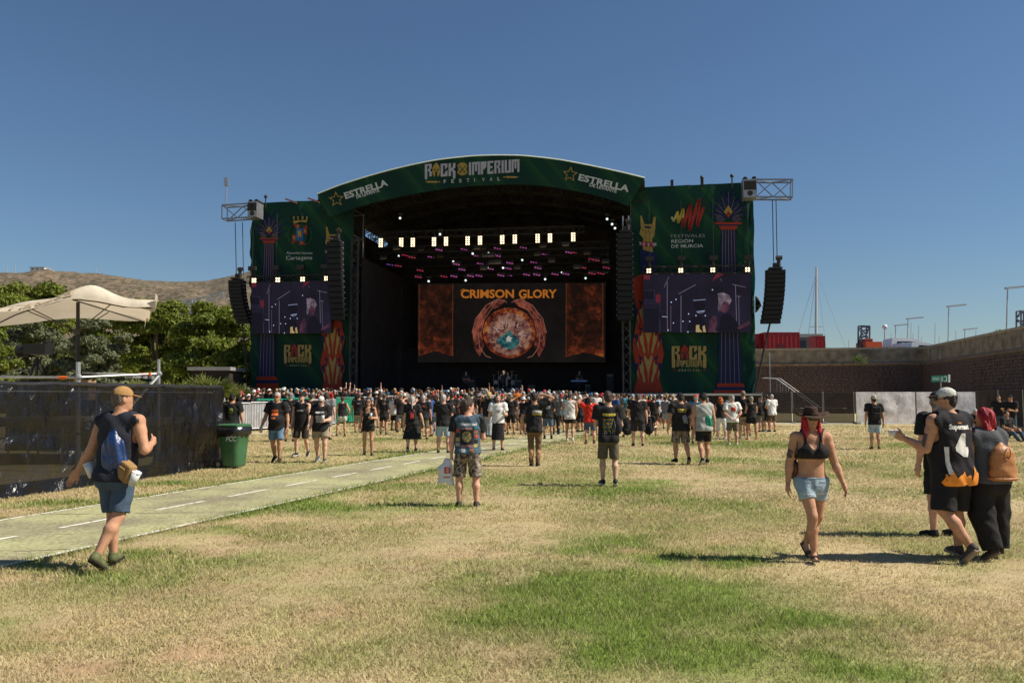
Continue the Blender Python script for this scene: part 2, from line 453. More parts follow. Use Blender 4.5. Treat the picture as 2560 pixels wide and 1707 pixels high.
def hilltop(px, py, w, h, label, Y=1140):
    p = at(px, py, Y); e = empty('hilltop_building', p, label, 'building', 'buildings on the ridge')
    MB().box((p.x-w/2, p.y-8, p.z-6), (p.x+w/2, p.y+8, p.z+h)).build('wall', white_wall, e)
    MB().box((p.x-w/2-.6, p.y-8.6, p.z+h), (p.x+w/2+.6, p.y+8.6, p.z+h+.9)).build('roof', mat('roof_grey', (.3, .27, .24), .8), e)
    for k in range(3):
        x = p.x-w/2+w*(k+.5)/3
        MB().box((x-1, p.y-8.15, p.z+h*.3), (x+1, p.y-8.02, p.z+h*.7)).build('window', dark_glass, e)
hilltop(101, 679, 20, 4.5, 'white flat-roofed house at the top of the brown ridge')
hilltop(120, 681, 11, 2.5, 'small low annex beside the white ridge house')
hilltop(178, 692, 30, 2, 'long low pale building just below the ridge line')
hilltop(240, 692, 9, 3, 'small hut under a thin aerial on the ridge')
antm = mat('aerial_grey', (.35, .3, .3), .6, .3)
for px, y0, y1, lb in ((18, 686, 664, 'leftmost thin radio mast on the ridge'), (38, 686, 661, 'red and white radio mast next to the leftmost one'), (241, 694, 668, 'radio mast on the ridge right of the white house')):
    a, b = at(px, y0, 1145), at(px, y1, 1145)
    MB().cyl(a - Vector((0, 0, 8)), b, .8, .3, 6).build('radio_mast', antm).update_tag()
    o = bpy.data.objects[-1] if False else col.objects[-1]; tag(o, lb, 'mast', 'radio masts on the ridge')
# tower crane in front of the hill
def crane():
    Y = 330; e = empty('tower_crane', at(474, 790, Y), 'blue-grey tower crane with a long jib before the brown hill', 'crane')
    m = mat('crane_paint', (.25, .29, .33), .5, .3)
    MB().truss(at(474, 870, Y), at(474, 752, Y), 3, 3, 4, .3).build('mast', m, e)
    MB().truss(at(474, 757, Y), at(560, 738, Y), 1.6, 2.0, 3, .18).build('jib', m, e)
    MB().truss(at(474, 757, Y), at(450, 757, Y), 1.6, 1.6, 3, .16).build('counter_jib', m, e)
    a = at(452, 759, Y); MB().box((a.x-2, a.y-1, a.z-2.5), (a.x+2, a.y+1, a.z+.5)).build('counterweight', mat('crane_weight', (.4, .38, .36)), e)
crane()

# ================================================================== trees
def leaf_mat(name, c0, c1, tr=.3):
    m = mat(name, c0, .6, var=0, spec=.3); N = m.node_tree.nodes; L = m.node_tree.links; b = N['Principled BSDF']
    a = N.new('ShaderNodeAttribute'); a.attribute_name = 'leafv'
    r = N.new('ShaderNodeValToRGB'); e = r.color_ramp.elements
    e[0].position = 0; e[0].color = c0+(1,); e[1].position = 1; e[1].color = c1+(1,)
    L.new(a.outputs['Fac'], r.inputs[0]); L.new(r.outputs[0], b.inputs['Base Color'])
    t = N.new('ShaderNodeBsdfTranslucent'); L.new(r.outputs[0], t.inputs[0])
    mx = N.new('ShaderNodeMixShader'); mx.inputs[0].default_value = tr
    L.new(b.outputs[0], mx.inputs[1]); L.new(t.outputs[0], mx.inputs[2]); L.new(mx.outputs[0], N['Material Output'].inputs[0])
    return m
bark = mat('bark', (.12, .085, .06), .9, var=.3, bump=.6, bscale=14)
LM = {'ficus': leaf_mat('leaf_ficus', (.075, .11, .012), (.21, .24, .03)), 'olive': leaf_mat('leaf_olive', (.085, .105, .05), (.19, .20, .105), .2),
      'palm': leaf_mat('leaf_palm', (.09, .12, .02), (.24, .25, .06)), 'ivy': leaf_mat('leaf_ivy', (.07, .12, .015), (.2, .27, .04))}
def crown_mesh(name, lobes, n, size, seed, flat=.7):
    """many small leaf faces spread over the lobes' outer shells; lobes = (centre, radii)"""
    rg = np.random.default_rng(seed); A = np.array([r[0]*r[1]+r[0]*r[2] for _, r in lobes]); A = A/A.sum()
    cnt = rg.multinomial(n, A); Vs = []; Ls = []
    for (c, r), k in zip(lobes, cnt):
        d = rg.normal(size=(k, 3)); d /= np.linalg.norm(d, axis=1)[:, None]
        d[:, 2] = np.where(d[:, 2] < -.35, -d[:, 2]*.8, d[:, 2])
        rr = np.where(rg.random(k) < .3, rg.uniform(.45, .8, k), rg.uniform(.78, 1.04, k))
        rr *= 1+.16*np.sin(d[:, 0]*7+seed)*np.cos(d[:, 2]*6+d[:, 1]*5)
        p = np.array(c)+d*np.array(r)*rr[:, None]
        nrm = d + rg.normal(size=(k, 3))*.75; nrm /= np.linalg.norm(nrm, axis=1)[:, None]
        t = np.cross(nrm, rg.normal(size=(k, 3))); t /= np.linalg.norm(t, axis=1)[:, None]; b = np.cross(nrm, t)
        s = (size*rg.uniform(.6, 1.3, k))[:, None]
        q = np.stack([p-t*s, p-b*s*.42, p+t*s, p+b*s*.42], 1)
        Vs.append(q.reshape(-1, 3)); Ls.append(np.repeat(np.clip(.5*rg.random(k)+.5*vnoise(p[:, 0]*.9, p[:, 2]*.9+p[:, 1], seed), 0, 1), 4))
    V = np.concatenate(Vs); me = np_mesh(name, V, np.arange(len(V)).reshape(-1, 4), False)
    at_ = me.attributes.new('leafv', 'FLOAT', 'POINT'); at_.data.foreach_set('value', np.concatenate(Ls).astype(np.float32))
    return me
def tree(px0, px1, ytop, ybot, Y, kind, label, n=9000, seed=1, size=.3, nl=22, group='trees behind the fence', name='broadleaf_tree', z0=0):
    rg = random.Random(seed); a, b = at(px0, ytop, Y), at(px1, ybot, Y)
    cx, W, zt, zb = (a.x+b.x)/2, b.x-a.x, a.z, max(b.z, z0+.8)
    base = Vector((cx, Y, z0)); e = empty(name, base, label, 'tree', group)
    lobes = []; dep = W*.42; nl = int(nl*1.5)
    for k in range(nl):
        u, v = rg.uniform(-1, 1), rg.uniform(-1, 1)
        if u*u+v*v > 1.1: u *= .6; v *= .6
        hz = math.sqrt(max(0, 1-min(1, u*u*.85+v*v*.6)))
        r = W*rg.uniform(.10, .15); z = zb + (zt-zb)*(rg.uniform(.05, 1)**.8)*(.45+.55*hz) - r*.4
        lobes.append(((u*W*.42, v*dep*.8, max(z, zb)-z0), (r*1.15, r*1.05, r*.8)))
    tr = MB(); tr.tube([base, base+Vector((.1*W*.1, 0, (zb-z0)*.6)), base+Vector((-.02*W, 0, (zb-z0)+(zt-zb)*.3))], [W*.035, W*.028, W*.018], 8)
    for k in range(6):
        c = lobes[k*3 % nl][0]; tr.tube([base+Vector((0, 0, (zb-z0)*.8)), base+Vector((c[0]*.5, c[1]*.5, c[2]*.72)), base+Vector(c)], [W*.018, W*.012, W*.004], 5)
    tr.build('trunk', bark, e, True)
    link_mesh('crown', crown_mesh('crown', lobes, int(n*2.6), size*.62, seed), LM[kind], e)
    return e
tree(-110, 175, 676, 975, 78, 'ficus', 'tall bright green tree at the far left above the parasol', 12000, 3, .34, 26)
tree(140, 345, 725, 975, 84, 'ficus', 'green tree straight behind the beige parasol', 8000, 4, .34)
tree(290, 500, 738, 955, 80, 'ficus', 'round bright green tree left of the hanging speaker column', 13000, 5, .34, 28)
tree(425, 640, 760, 970, 74, 'ficus', 'bright green tree touching the left edge of the stage', 13000, 6, .32, 28)
tree(20, 215, 775, 985, 46, 'olive', 'grey-green olive tree behind the black camera', 11000, 7, .17, 26)
tree(175, 325, 790, 980, 44, 'olive', 'grey-green olive tree right of the parasol pole', 11000, 8, .17, 24)
tree(-90, 60, 830, 990, 40, 'ficus', 'low yellow-green tree at the left picture edge', 6000, 9, .17, 18)
tree(855, 960, 835, 970, 100, 'ficus', 'sunlit tree glimpsed through the gap left of the stage', 5000, 10, .34, 16)
tree(540, 680, 835, 980, 66, 'ficus', 'lower green tree close behind the left stage wing', 7000, 11, .3, 18)

tree(330, 640, 815, 985, 96, 'ficus', 'wide dense tree filling the gap behind the speaker column', 15000, 12, .36, 30)
def palm_mesh(nf, L, fan, seed, droop=.6):
    rg = random.Random(seed); V = []; Fc = []; lv = []
    for k in range(nf):
        az = 2*math.pi*k/nf*2.4+rg.uniform(-.3, .3); el = rg.uniform(-.3, 1.25)
        d = Vector((math.cos(az)*math.cos(el), math.sin(az)*math.cos(el), math.sin(el))); side = d.cross(Vector((0, 0, 1))).normalized()
        up = side.cross(d); val = rg.random()
        def quad(a, b, w):
            i = len(V); s = (b-a).cross(up).normalized()*w
            V.extend([a-s*.3, a+s*.3, b+s*.15, b-s*.15]); Fc.append((i, i+1, i+2, i+3)); lv.extend([val]*4)
        if fan:
            c = d*L*.55
            quad(Vector((0, 0, 0)), c, .03)
            for j in range(13):
                t = (j-6)/6*1.5; q = d*math.cos(t)+side*math.sin(t); e2 = c+q*L*.5*rg.uniform(.85, 1.1)+Vector((0, 0, -.12*L*rg.random()))
                quad(c, e2, L*.10)
        else:
            pts = [d*L*s+Vector((0, 0, -droop*L*s*s)) for s in (0, .25, .5, .75, 1)]
            for a, b in zip(pts, pts[1:]):
                quad(a, b, .06*L)
                for s in (-1, 1):
                    for w in (0, .5):
                        p = a.lerp(b, w); quad(p, p+side*s*L*.24+(b-a)*.5+Vector((0, 0, -.1*L)), L*.06)
    me = bpy.data.meshes.new('fronds'); me.from_pydata([tuple(v) for v in V], [], Fc)
    a = me.attributes.new('leafv', 'FLOAT', 'POINT'); a.data.foreach_set('value', lv); me.update(); return me
fanm = [palm_mesh(26, 1.5, True, s) for s in (1, 2, 3)]; feam = [palm_mesh(26, 2.3, False, s) for s in (4, 5)]
def palm(p, th, me, s, label, group):
    e = empty('palm_tree', p, label, 'palm', group)
    MB().tube([p, p+Vector((.05, 0, th*.5)), p+Vector((0, 0, th))], [.16*s, .13*s, .13*s], 7).build('trunk', bark, e)
    o = link_mesh('fronds', me, LM['palm'], e); o.location = (0, 0, th); o.scale = (s,)*3
for k, (px, Y, th, s, lb) in enumerate([(452, 42, .9, 1.0, 'low fan palm under the round tree, leftmost of the row'), (492, 44, 1.0, 1.15, 'fan palm second from the left beneath the trees'),
        (528, 43, 1.1, 1.1, 'fan palm in the middle of the low row'), (560, 46, .9, 1.0, 'fan palm next to the hanging speaker cable'), (590, 48, 1.0, .9, 'fan palm nearest the left stage wing'),
        (360, 40, 1.1, .9, 'small fan palm behind the scaffold rail'), (325, 42, .9, .8, 'fan palm behind the orange clamp of the rail')]):
    palm(onx(px, Y), th+.2, fanm[k % 3], s*1.08, lb, 'low fan palms')
# ================================================================== stage
black_cloth = mat('black_cloth', (.026, .020, .019), .95, var=.3, scale=1.5, bump=.3, bscale=6)
black_paint = mat('black_paint', (.022, .019, .018), .55, var=.15)
truss_dark = mat('truss_dark', (.026, .023, .021), .6, .2)
alu = mat('aluminium', (.42, .43, .45), .38, .9, var=.1)
def green_fabric():
    """printed canvas: broad lighter and darker green rays fanning out over the cloth"""
    m = mat('green_banner', (.02, .12, .06), .75, var=0, spec=.25)
    N = m.node_tree.nodes; L = m.node_tree.links; b = N['Principled BSDF']; tc = N.new('ShaderNodeTexCoord')
    mp = N.new('ShaderNodeMapping'); mp.inputs['Rotation'].default_value = (0, R(38), 0); L.new(tc.outputs['Object'], mp.inputs[0])
    w = N.new('ShaderNodeTexWave'); w.inputs['Scale'].default_value = .085; w.inputs['Distortion'].default_value = .6; w.inputs['Detail'].default_value = 1
    L.new(mp.outputs[0], w.inputs[0])
    r = N.new('ShaderNodeValToRGB'); r.color_ramp.interpolation = 'CONSTANT'; e = r.color_ramp.elements
    e[0].position = 0; e[0].color = (.005, .037, .028, 1); e[1].position = .5; e[1].color = (.010, .056, .027, 1)
    for p, c in ((.28, (.006, .044, .033, 1)), (.72, (.014, .070, .030, 1)), (.9, (.007, .048, .031, 1))):
        q = r.color_ramp.elements.new(p); q.color = c
    L.new(w.outputs['Fac'], r.inputs[0])
    n = N.new('ShaderNodeTexNoise'); n.inputs['Scale'].default_value = .5; n.inputs['Detail'].default_value = 4
    L.new(tc.outputs['Object'], n.inputs[0])
    bp = N.new('ShaderNodeBump'); bp.inputs['Strength'].default_value = .5; bp.inputs['Distance'].default_value = .25
    L.new(n.outputs[0], bp.inputs['Height']); L.new(bp.outputs[0], b.inputs['Normal'])
    L.new(r.outputs[0], b.inputs['Base Color'])
    t = N.new('ShaderNodeBsdfTranslucent'); L.new(r.outputs[0], t.inputs[0])
    mx = N.new('ShaderNodeMixShader'); mx.inputs[0].default_value = .3
    L.new(b.outputs[0], mx.inputs[1]); L.new(t.outputs[0], mx.inputs[2]); L.new(mx.outputs[0], N['Material Output'].inputs[0])
    return m
GREEN = green_fabric()
def ink(name, c, rough=.7):
    c = tuple(x*.72 for x in c); return mat('print_'+name, c, rough, var=.06, scale=2, spec=.25)
I_GOLD = ink('gold', (.42, .29, .075)); I_RED = ink('red', (.34, .035, .03)); I_NAVY = ink('navy', (.008, .022, .095)); I_WHITE = ink('white', (.62, .66, .68))
I_SILVER = ink('silver', (.46, .47, .56)); I_ORANGE = ink('orange', (.40, .045, .018)); I_CREAM = ink('cream', (.45, .33, .11)); I_BLUE = ink('blue', (.01, .13, .36))
I_DARK = ink('dark_green', (.012, .05, .035)); I_YEL = ink('yellow', (.55, .42, .05)); I_LINE = ink('line', (.32, .2, .12)); I_GREY = ink('pale', (.36, .40, .42)); I_LEAF = ink('leaf', (.02, .10, .045))
I_PALE = ink('paleyellow', (.50, .48, .2))

stage = empty('concert_stage', (0, ST_D, 0), 'big festival stage with green arched roof banner and two green side wings', 'stage')
DECK = 1.9
sLo, _ = SS(622, 980); sRo, _ = SS(1888, 980)
sLi, _ = SS(878, 900); sRi, _ = SS(1572, 900)
def sbox(mb, s0, s1, z0, z1, o0, o1):
    c = SL((s0+s1)/2, (z0+z1)/2, (o0+o1)/2)
    return mb.obox(c, (ST_U, ST_B, Vector((0, 0, 1))), (abs(s1-s0)/2, abs(o1-o0)/2, abs(z1-z0)/2))
sbox(MB(), sLo-.3, sRo+.4, DECK-.16, DECK, -2.2, 17).build('deck', mat('deck_ply', (.16, .145, .13), .6, var=.25), stage)
sbox(MB(), sLo-.2, sRo+.3, 0, DECK-.16, -2.1, -2.0).build('front_skirt', black_cloth, stage)
for k in range(26):
    s = sLo + (sRo-sLo)*k/25; sbox(MB(), s-.03, s+.03, 0, DECK-.2, -2.16, -2.11).build('skirt_post', truss_dark, stage)

sbox(MB(), sLo-.3, sRo+.4, DECK-.13, DECK-.01, -2.26, -2.205).build('deck_edge', mat('deck_edge_sunlit', (.55, .54, .52), .5, .2), stage)  # pale strip: sun on the deck's front edge put into its colour
# fascia arch
TOPA = [(793,486),(846,465),(905,446),(968,428),(1030,413),(1091,401),(1140,395),(1183,391),(1240,389),(1306,390),(1356,395),(1406,401.5),(1456,411),(1505,421),(1560,433),(1612,446)]
BOTA = [(822,544),(886,520),(940,505),(999,492),(1060,480),(1121,470),(1190,464),(1259,461),(1320,462),(1372,466),(1420,474),(1472,484),(1522,498),(1572,514)]
FO = -1.3
def lerp_curve(cv, n):
    L = [0]
    for a, b in zip(cv, cv[1:]): L.append(L[-1]+math.hypot(b[0]-a[0], b[1]-a[1]))
    ts = np.linspace(0, L[-1], n); return list(zip(np.interp(ts, L, [c[0] for c in cv]), np.interp(ts, L, [c[1] for c in cv])))
NA = 40
topc, botc = lerp_curve(TOPA, NA), lerp_curve(BOTA, NA)
mb = MB(); vs = []; fs = []
for (a, b) in zip(topc, botc):
    p, q = SP(*a, FO), SP(*b, FO)
    for k in range(5): vs.append(p.lerp(q, k/4))
    for k in range(5): vs.append(p.lerp(q, k/4) + ST_B*.12)
for i in range(NA-1):
    o, o2 = i*10, (i+1)*10
    for k in range(4): fs += [(o+k, o+k+1, o2+k+1, o2+k), (o+5+k, o2+5+k, o2+6+k, o+6+k)]
    fs += [(o, o2, o2+5, o+5), (o+4, o+9, o2+9, o2+4)]
fs += [(0, 5, 6, 1), (1, 6, 7, 2), (2, 7, 8, 3), (3, 8, 9, 4)]
mb.add(vs, fs); fascia = mb.build('roof_banner', GREEN, stage)
# pale tube along the fascia's upper edge: its sunlit line put into colour
mb = MB(); mb.tube([SP(a[0], a[1], FO-.02)+Vector((0, 0, .03)) for a in topc], .05, 5); mb.build('hem', mat('hem_white', (.5, .58, .55), .7), fascia)
# roof shell behind the fascia
prof = [SS(a[0], a[1]+4, FO) for a in topc]
mb = MB(); vs = []; fs = []
for s, z in prof:
    for off in (-1.15, 16):
        vs += [SL(s, z, off), SL(s, z-.35, off)]
n = len(prof)
for i in range(n-1):
    a, b = i*4, (i+1)*4
    fs += [(a, a+2, b+2, b), (a+1, b+1, b+3, a+3), (a, b, b+1, a+1), (a+2, a+3, b+3, b+2)]
fs += [(0, 1, 3, 2), ((n-1)*4, (n-1)*4+2, (n-1)*4+3, (n-1)*4+1)]
mb.add(vs, fs).build('roof', mat('roof_canvas', (.035, .031, .028), .85), stage)
# roof trusses under the canvas
for off in (.3, 3.5, 7, 10.5, 14):
    mb = MB(); pr = prof[::3]
    for (s0, z0), (s1, z1) in zip(pr, pr[1:]): mb.truss(SL(s0, z0-1.0, off), SL(s1, z1-1.0, off), .6, .7, .7, .04)
    mb.build('roof_truss', truss_dark, stage)
for j in (6, 11, 16, 20, 24, 29, 34):
    s, z = prof[j]; mb = MB(); mb.truss(SL(s, z-1.2, -.6), SL(s, z-1.2, 15.5), .5, .6, .8, .035); mb.build('roof_purlin', truss_dark, stage)

# wings
def wing(pTL, pTR, pBR, pBL, rightw):
    """canvas sheet stretched on the wing scaffold, crumpled towards its outer edge"""
    nx, nz = 70, 60; V = []
    TL, TR, BR, BL = [np.array(SP(*p)) for p in (pTL, pTR, pBR, pBL)]
    rg = np.random.default_rng(5)
    for j in range(nz+1):
        for i in range(nx+1):
            u, v = i/nx, j/nz
            p = (TL*(1-u)+TR*u)*(1-v)+(BL*(1-u)+BR*u)*v
            e = u if rightw else 1-u
            edge = max(0, (e-.87)/.13)
            d = .65*edge*(vnoise(u*40, v*26+u*30, 3)-.5) - .10*edge*edge + .06*(vnoise(u*8, v*2.2, 8)-.5)+.05*(vnoise(u*17+v*5, v*5, 18)-.5)*(1+1.2*(v < .25))
            bot = max(0, (v-.93)/.07); d += .12*bot*(vnoise(u*22, v*5, 9)-.5)
            V.append(Vector(p)+ST_B*d)
    Q = [(j*(nx+1)+i, j*(nx+1)+i+1, (j+1)*(nx+1)+i+1, (j+1)*(nx+1)+i) for j in range(nz) for i in range(nx)]
    mb = MB(); mb.add(V, Q); o = mb.build('wing_banner', GREEN, stage, True)
    return o
wL = wing((630, 509), (884, 496), (880, 985), (624, 985), False)
wR = wing((1578, 470), (1883, 455), (1889, 988), (1574, 988), True)
wL['label'] = 'left green wing canvas with coat of arms and flames'; wR['label'] = 'right green wing canvas with squiggle logo and flames'
# scaffolding tower behind each wing, clad at the back in black cloth
for (pa, pb, ptop, r) in ((628, 880, 520, 0), (1574, 1884, 475, 1)):
    s0, _ = SS(pa, 900); s1, _ = SS(pb, 900); _, zt = SS((pa+pb)/2, ptop)
    mb = MB()
    for s in np.linspace(s0+.2, s1-.2, 5):
        for off in (.35, 2.6): mb.cyl(SL(s, 0, off), SL(s, zt, off), .045, n=6)
    for z in np.arange(2, zt, 2.0):
        for off in (.35, 2.6): mb.cyl(SL(s0+.1, z, off), SL(s1-.1, z, off), .035, n=6)
        for s in (s0+.2, s1-.2): mb.cyl(SL(s, z, .35), SL(s, z, 2.6), .035, n=6)
    mb.build('wing_scaffold', alu, stage)
    sbox(MB(), s0+.1, s1-.1, .1, zt-.2, 2.75, 2.85).build('wing_backcloth', black_cloth, stage)
    # rolled clamps and strut ends poking over the top edge
for px, py in ((664, 503), (1755, 456), (1830, 452)):
    p = SP(px, py, -.05); MB().cyl(p-Vector((0, 0, .5)), p+Vector((0, 0, .35)), .05, n=6).ball(p+Vector((0, 0, .35)), .14).build('top_clamp', black_paint, stage)
for px, py in ((729, 505), (785, 503)):
    p = SP(px, py, -.05); MB().bar(p+ST_U*-.5+Vector((0, 0, .25)), p+ST_U*.45-Vector((0, 0, .1)), .12).build('strut_end', mat('strut_red', (.3, .12, .1), .6), stage)
for px, py in ((1680, 460), (1755, 455)):
    p = SP(px, py, -.05); MB().obox(p, (ST_U, ST_B, Vector((0,0,1))), (.1, .1, .28)).build('top_clamp', black_paint, stage)

# inner dark returns, drapes, back wall, columns
sbox(MB(), sLi-.1, sLi+.1, DECK, 11.3, .1, 1.2).build('leg_drape', black_cloth, stage)
for (s, o0, o1, z0) in ((sLi+.25, 1.4, 8.4, DECK), (sRi+.1, .1, 15, DECK)):
    sbox(MB(), s-.06, s+.06, z0, 12.4, o0, o1).build('side_drape', black_cloth, stage)
sbox(MB(), sLi+.19, sLi+.31, 6.2, 12.4, 8.4, 15).build('side_drape', black_cloth, stage)
sbx, _ = SS(921, 900, 14.6)
sbox(MB(), sbx, sRi+4.5, DECK, 14, 15.0, 15.15).build('back_drape', black_cloth, stage)
sbox(MB(), sLi-1.5, sbx, 5.6, 14, 15.2, 15.3).build('back_drape', black_cloth, stage)
mb = MB()
for (s0, z0), (s1, z1) in zip(prof, prof[1:]): mb.add([SL(s0, 11.5, 15.4), SL(s1, 11.5, 15.4), SL(s1, z1, 15.4), SL(s0, z0, 15.4)], [(0, 1, 2, 3)])
mb.build('back_gable', black_cloth, stage)
for so in (sLi-2.2, sRi+1.6):
    sbox(MB(), so-.05, so+.05, 9.0, 15.6, 2.9, 15.4).build('side_gable', black_cloth, stage)
for px in (905, 1000):
    sbox(MB(), SS(px, 900, 11)[0]-.25, SS(px, 900, 11)[0]+.25, DECK, 11.5, 10.8, 11.0).build('leg_drape', black_cloth, stage)
for px in (884, 1566):
    s, _ = SS(px, 900, -.3); mb = MB(); mb.truss(SL(s, 0, -.3), SL(s, 13.5, -.3), .5, .5, .6, .03, up=(0, 1, 0)); mb.build('column_truss', mat('truss_mid', (.07, .068, .065), .5, .5), stage)
s, _ = SS(1561, 900, -.3)
mb = MB(); mb.cyl(SL(s, 9.5, -.9), SL(s, 14.4, -.9), .05, n=6); mb.cyl(SL(s+.4, 9.5, -.9), SL(s+.4, 14.4, -.9), .05, n=6)
for z in np.arange(10, 14.4, .9): mb.cyl(SL(s, z, -.9), SL(s+.4, z, -.9), .03, n=5)
mb.build('roof_ladder', alu, stage)

# ------------------------------------------------------------------ printed art, laid 2 cm in front of the cloth
def art(name, polys, m, parent, off=-.03, label=None):
    if parent in (wL, wR): off -= .07
    o = polys_mb(polys, lambda x, y: SP(x, y, off)).build(name, m, parent)
    if label: o['label'] = label
    return o
def art_text(s, a, b, h, m, parent, off=-.03, weight=0, shear=0, spacing=1):
    V, Fc = text_px(s, a[0], a[1], b[0], b[1], h, weight, shear, spacing)
    if parent in (wL, wR): off -= .07
    o = art_mesh(V, Fc, lambda x, y: SP(x, y, off)).build('lettering', m, parent); return o
def helmet(cx, cy, w, h, slope=0):
    def P(pts): return [(cx+x*w, cy+y*h+slope*x*w) for x, y in pts]
    body = P([(-.12,-.58),(.12,-.58),(.14,-.5),(.3,-.42),(.45,-.22),(.5,.02),(.48,.25),(.38,.42),(.16,.55),(.12,.3),(.14,.12),(-.14,.12),(-.12,.3),(-.16,.55),(-.38,.42),(-.48,.25),(-.5,.02),(-.45,-.22),(-.3,-.42),(-.14,-.5)])
    eyes = [P([(-.36,-.12),(-.08,-.02),(-.12,.06),(-.3,.02)]), P([(.36,-.12),(.08,-.02),(.12,.06),(.3,.02)])]
    return body, eyes
GL = {  # block capitals on a 0..1 box (x right, y down)
 'R': [[(0,0),(.92,0),(.92,.34),(.70,.52),(.95,.64),(.95,1),(.62,1),(.62,.66),(.40,.55),(.40,.44),(.60,.36),(.60,.14),(.34,.14),(.34,1.14),(.17,1.28),(0,1.14)]],
 'r': [[(0,0),(.95,0),(.95,.36),(.72,.5),(.95,.62),(.95,1),(.62,1),(.62,.64),(.42,.55),(.42,.44),(.6,.36),(.6,.14),(.34,.14),(.34,1),(0,1)]],
 'C': [[(0,0),(.95,0),(.95,.28),(.6,.46),(.6,.14),(.34,.14),(.34,.82),(.6,.82),(.6,.66),(.95,.5),(.95,1),(0,1)]],
 'K': [[(0,0),(.34,0),(.34,.40),(.6,.28),(.6,0),(.95,0),(.95,.34),(.66,.5),(.95,.64),(.95,1.14),(.78,1.28),(.6,1.14),(.6,.68),(.34,.58),(.34,1),(0,1)]],
 'I': [[(.1,0),(.9,0),(.9,1),(.1,1)]],
 'M': [[(0,0),(1,0),(1,1),(.74,1),(.74,.16),(.62,.16),(.62,.66),(.5,.76),(.38,.66),(.38,.16),(.26,.16),(.26,1),(0,1)]],
 'P': [[(0,0),(.95,0),(.95,.42),(.55,.62),(.4,.62),(.4,1),(0,1)],],
 'E': [[(0,0),(.95,0),(.95,.16),(.42,.16),(.42,.4),(.8,.4),(.8,.56),(.42,.56),(.42,.84),(.58,.84),(.95,.7),(.95,1),(0,1)]],
 'U': [[(0,0),(.36,0),(.36,.84),(.64,.84),(.64,0),(1,0),(1,1),(0,1)]]}
def glyphs(word, x0, y0, w, h, slope=0, gap=.1, wid=None):
    wid = wid or {}; ws = [wid.get(c, .45 if c == 'I' else 1.25 if c == 'M' else 1.0) for c in word]
    unit = w/(sum(ws)+gap*(len(ws)-1)); x = x0; out = []
    for c, k in zip(word, ws):
        for g in GL[c]: out.append([(x+gx*k*unit, y0+gy*h+slope*(x+gx*k*unit-x0)) for gx, gy in g])
        x += (k+gap)*unit
    return out
def z8(ox, oy, sc, pts): return [(ox+x/sc, oy+y/sc) for x, y in pts]
# --- fascia: central festival logo
FOF = FO-.03
sl = -(28)/(240)*.42
art('lettering', glyphs('R', 1062, 411, 18.5, 31, -.06), I_SILVER, fascia, FOF)
hb, he = helmet(1090.5, 425.5, 19.5, 31); art('helmet_emblem', [hb], I_GOLD, fascia, FOF); art('helmet_eyes', he, I_DARK, fascia, FOF-.02)
art('lettering', glyphs('CK', 1101.5, 410, 38, 32, -.06), I_SILVER, fascia, FOF)
art('shield_emblem', [[(1143,414),(1149,408),(1156,406.3),(1163,408),(1169,413.5),(1166,421),(1166,426),(1169,432),(1163,437),(1156,439),(1149,437.5),(1142.5,432),(1146,426),(1146,420)]], I_GOLD, fascia, FOF)
art('crossed_swords', stroke([(1147,414.5),(1163,432)], 1.8)+stroke([(1165,414),(1148,433)], 1.8)+stroke([(1159,431),(1164,428)], 1.4)+stroke([(1150,428),(1155,431)], 1.4), I_DARK, fascia, FOF-.02)
art('lettering', glyphs('IMPErIUM', 1171.5, 406.5, 127, 32, -.0655), I_SILVER, fascia, FOF)
for i, c in enumerate('FESTIVAL'):
    x = 1109.5+i*19.2; art_text(c, (x, 458.5-i*.98), (x+(1.6 if c == 'I' else 6.2), 458.2-i*.98), 8.8, I_WHITE, fascia, FOF, .012)
for x0, x1, yy in ((1062, 1100, 455), (1297, 1257, 443)):
    d = 1 if x1 > x0 else -1
    art('sword_emblem', [[(x0, yy), (x0+8*d, yy-2.2), (x0+28*d, yy-2), (x0+28*d, yy+2), (x0+8*d, yy+2.2)], [(x0+28*d, yy-3.4), (x0+30*d, yy-3.4), (x0+30*d, yy+3.4), (x0+28*d, yy+3.4)], [(x0+30*d, yy-1), (x0+36*d, yy-1), (x0+36*d, yy+1), (x0+30*d, yy+1)], ell2(x0+37*d, yy, 1.8, 1.8, 8)], I_GOLD, fascia, FOF)
def star(cx, cy, r, rot, k=.46, w=.2):
    o = [(cx+(r if i % 2 == 0 else r*k)*math.sin(R(rot+36*i)), cy-(r if i % 2 == 0 else r*k)*math.cos(R(rot+36*i))) for i in range(10)]
    n = [(cx+(x-cx)*(1-w*1.25), cy+(y-cy)*(1-w*1.25)) for x, y in o]
    return [[o[i], o[(i+1) % 10], n[(i+1) % 10], n[i]] for i in range(10)]
def slabs(word, a, b, h):
    """small slab serifs under and over each capital"""
    return []
for (sx, sy, rot, e0, e1, d0, d1) in ((841, 498.5, -6, (864, 497.5), (970.5, 463), (891.5, 496.5), (949, 479)), (1425.5, 436, 6, (1445, 450), (1571, 480), (1473, 465.5), (1541, 482.5))):
    art('star_emblem', star(sx, sy, 20, rot), I_GOLD, fascia, FOF)
    art_text('ESTRELLA', e0, e1, 15.5, I_WHITE, fascia, FOF, .035, 0, 1.02)
    art_text('DE LEVANTE', d0, d1, 8, I_WHITE, fascia, FOF, .03)
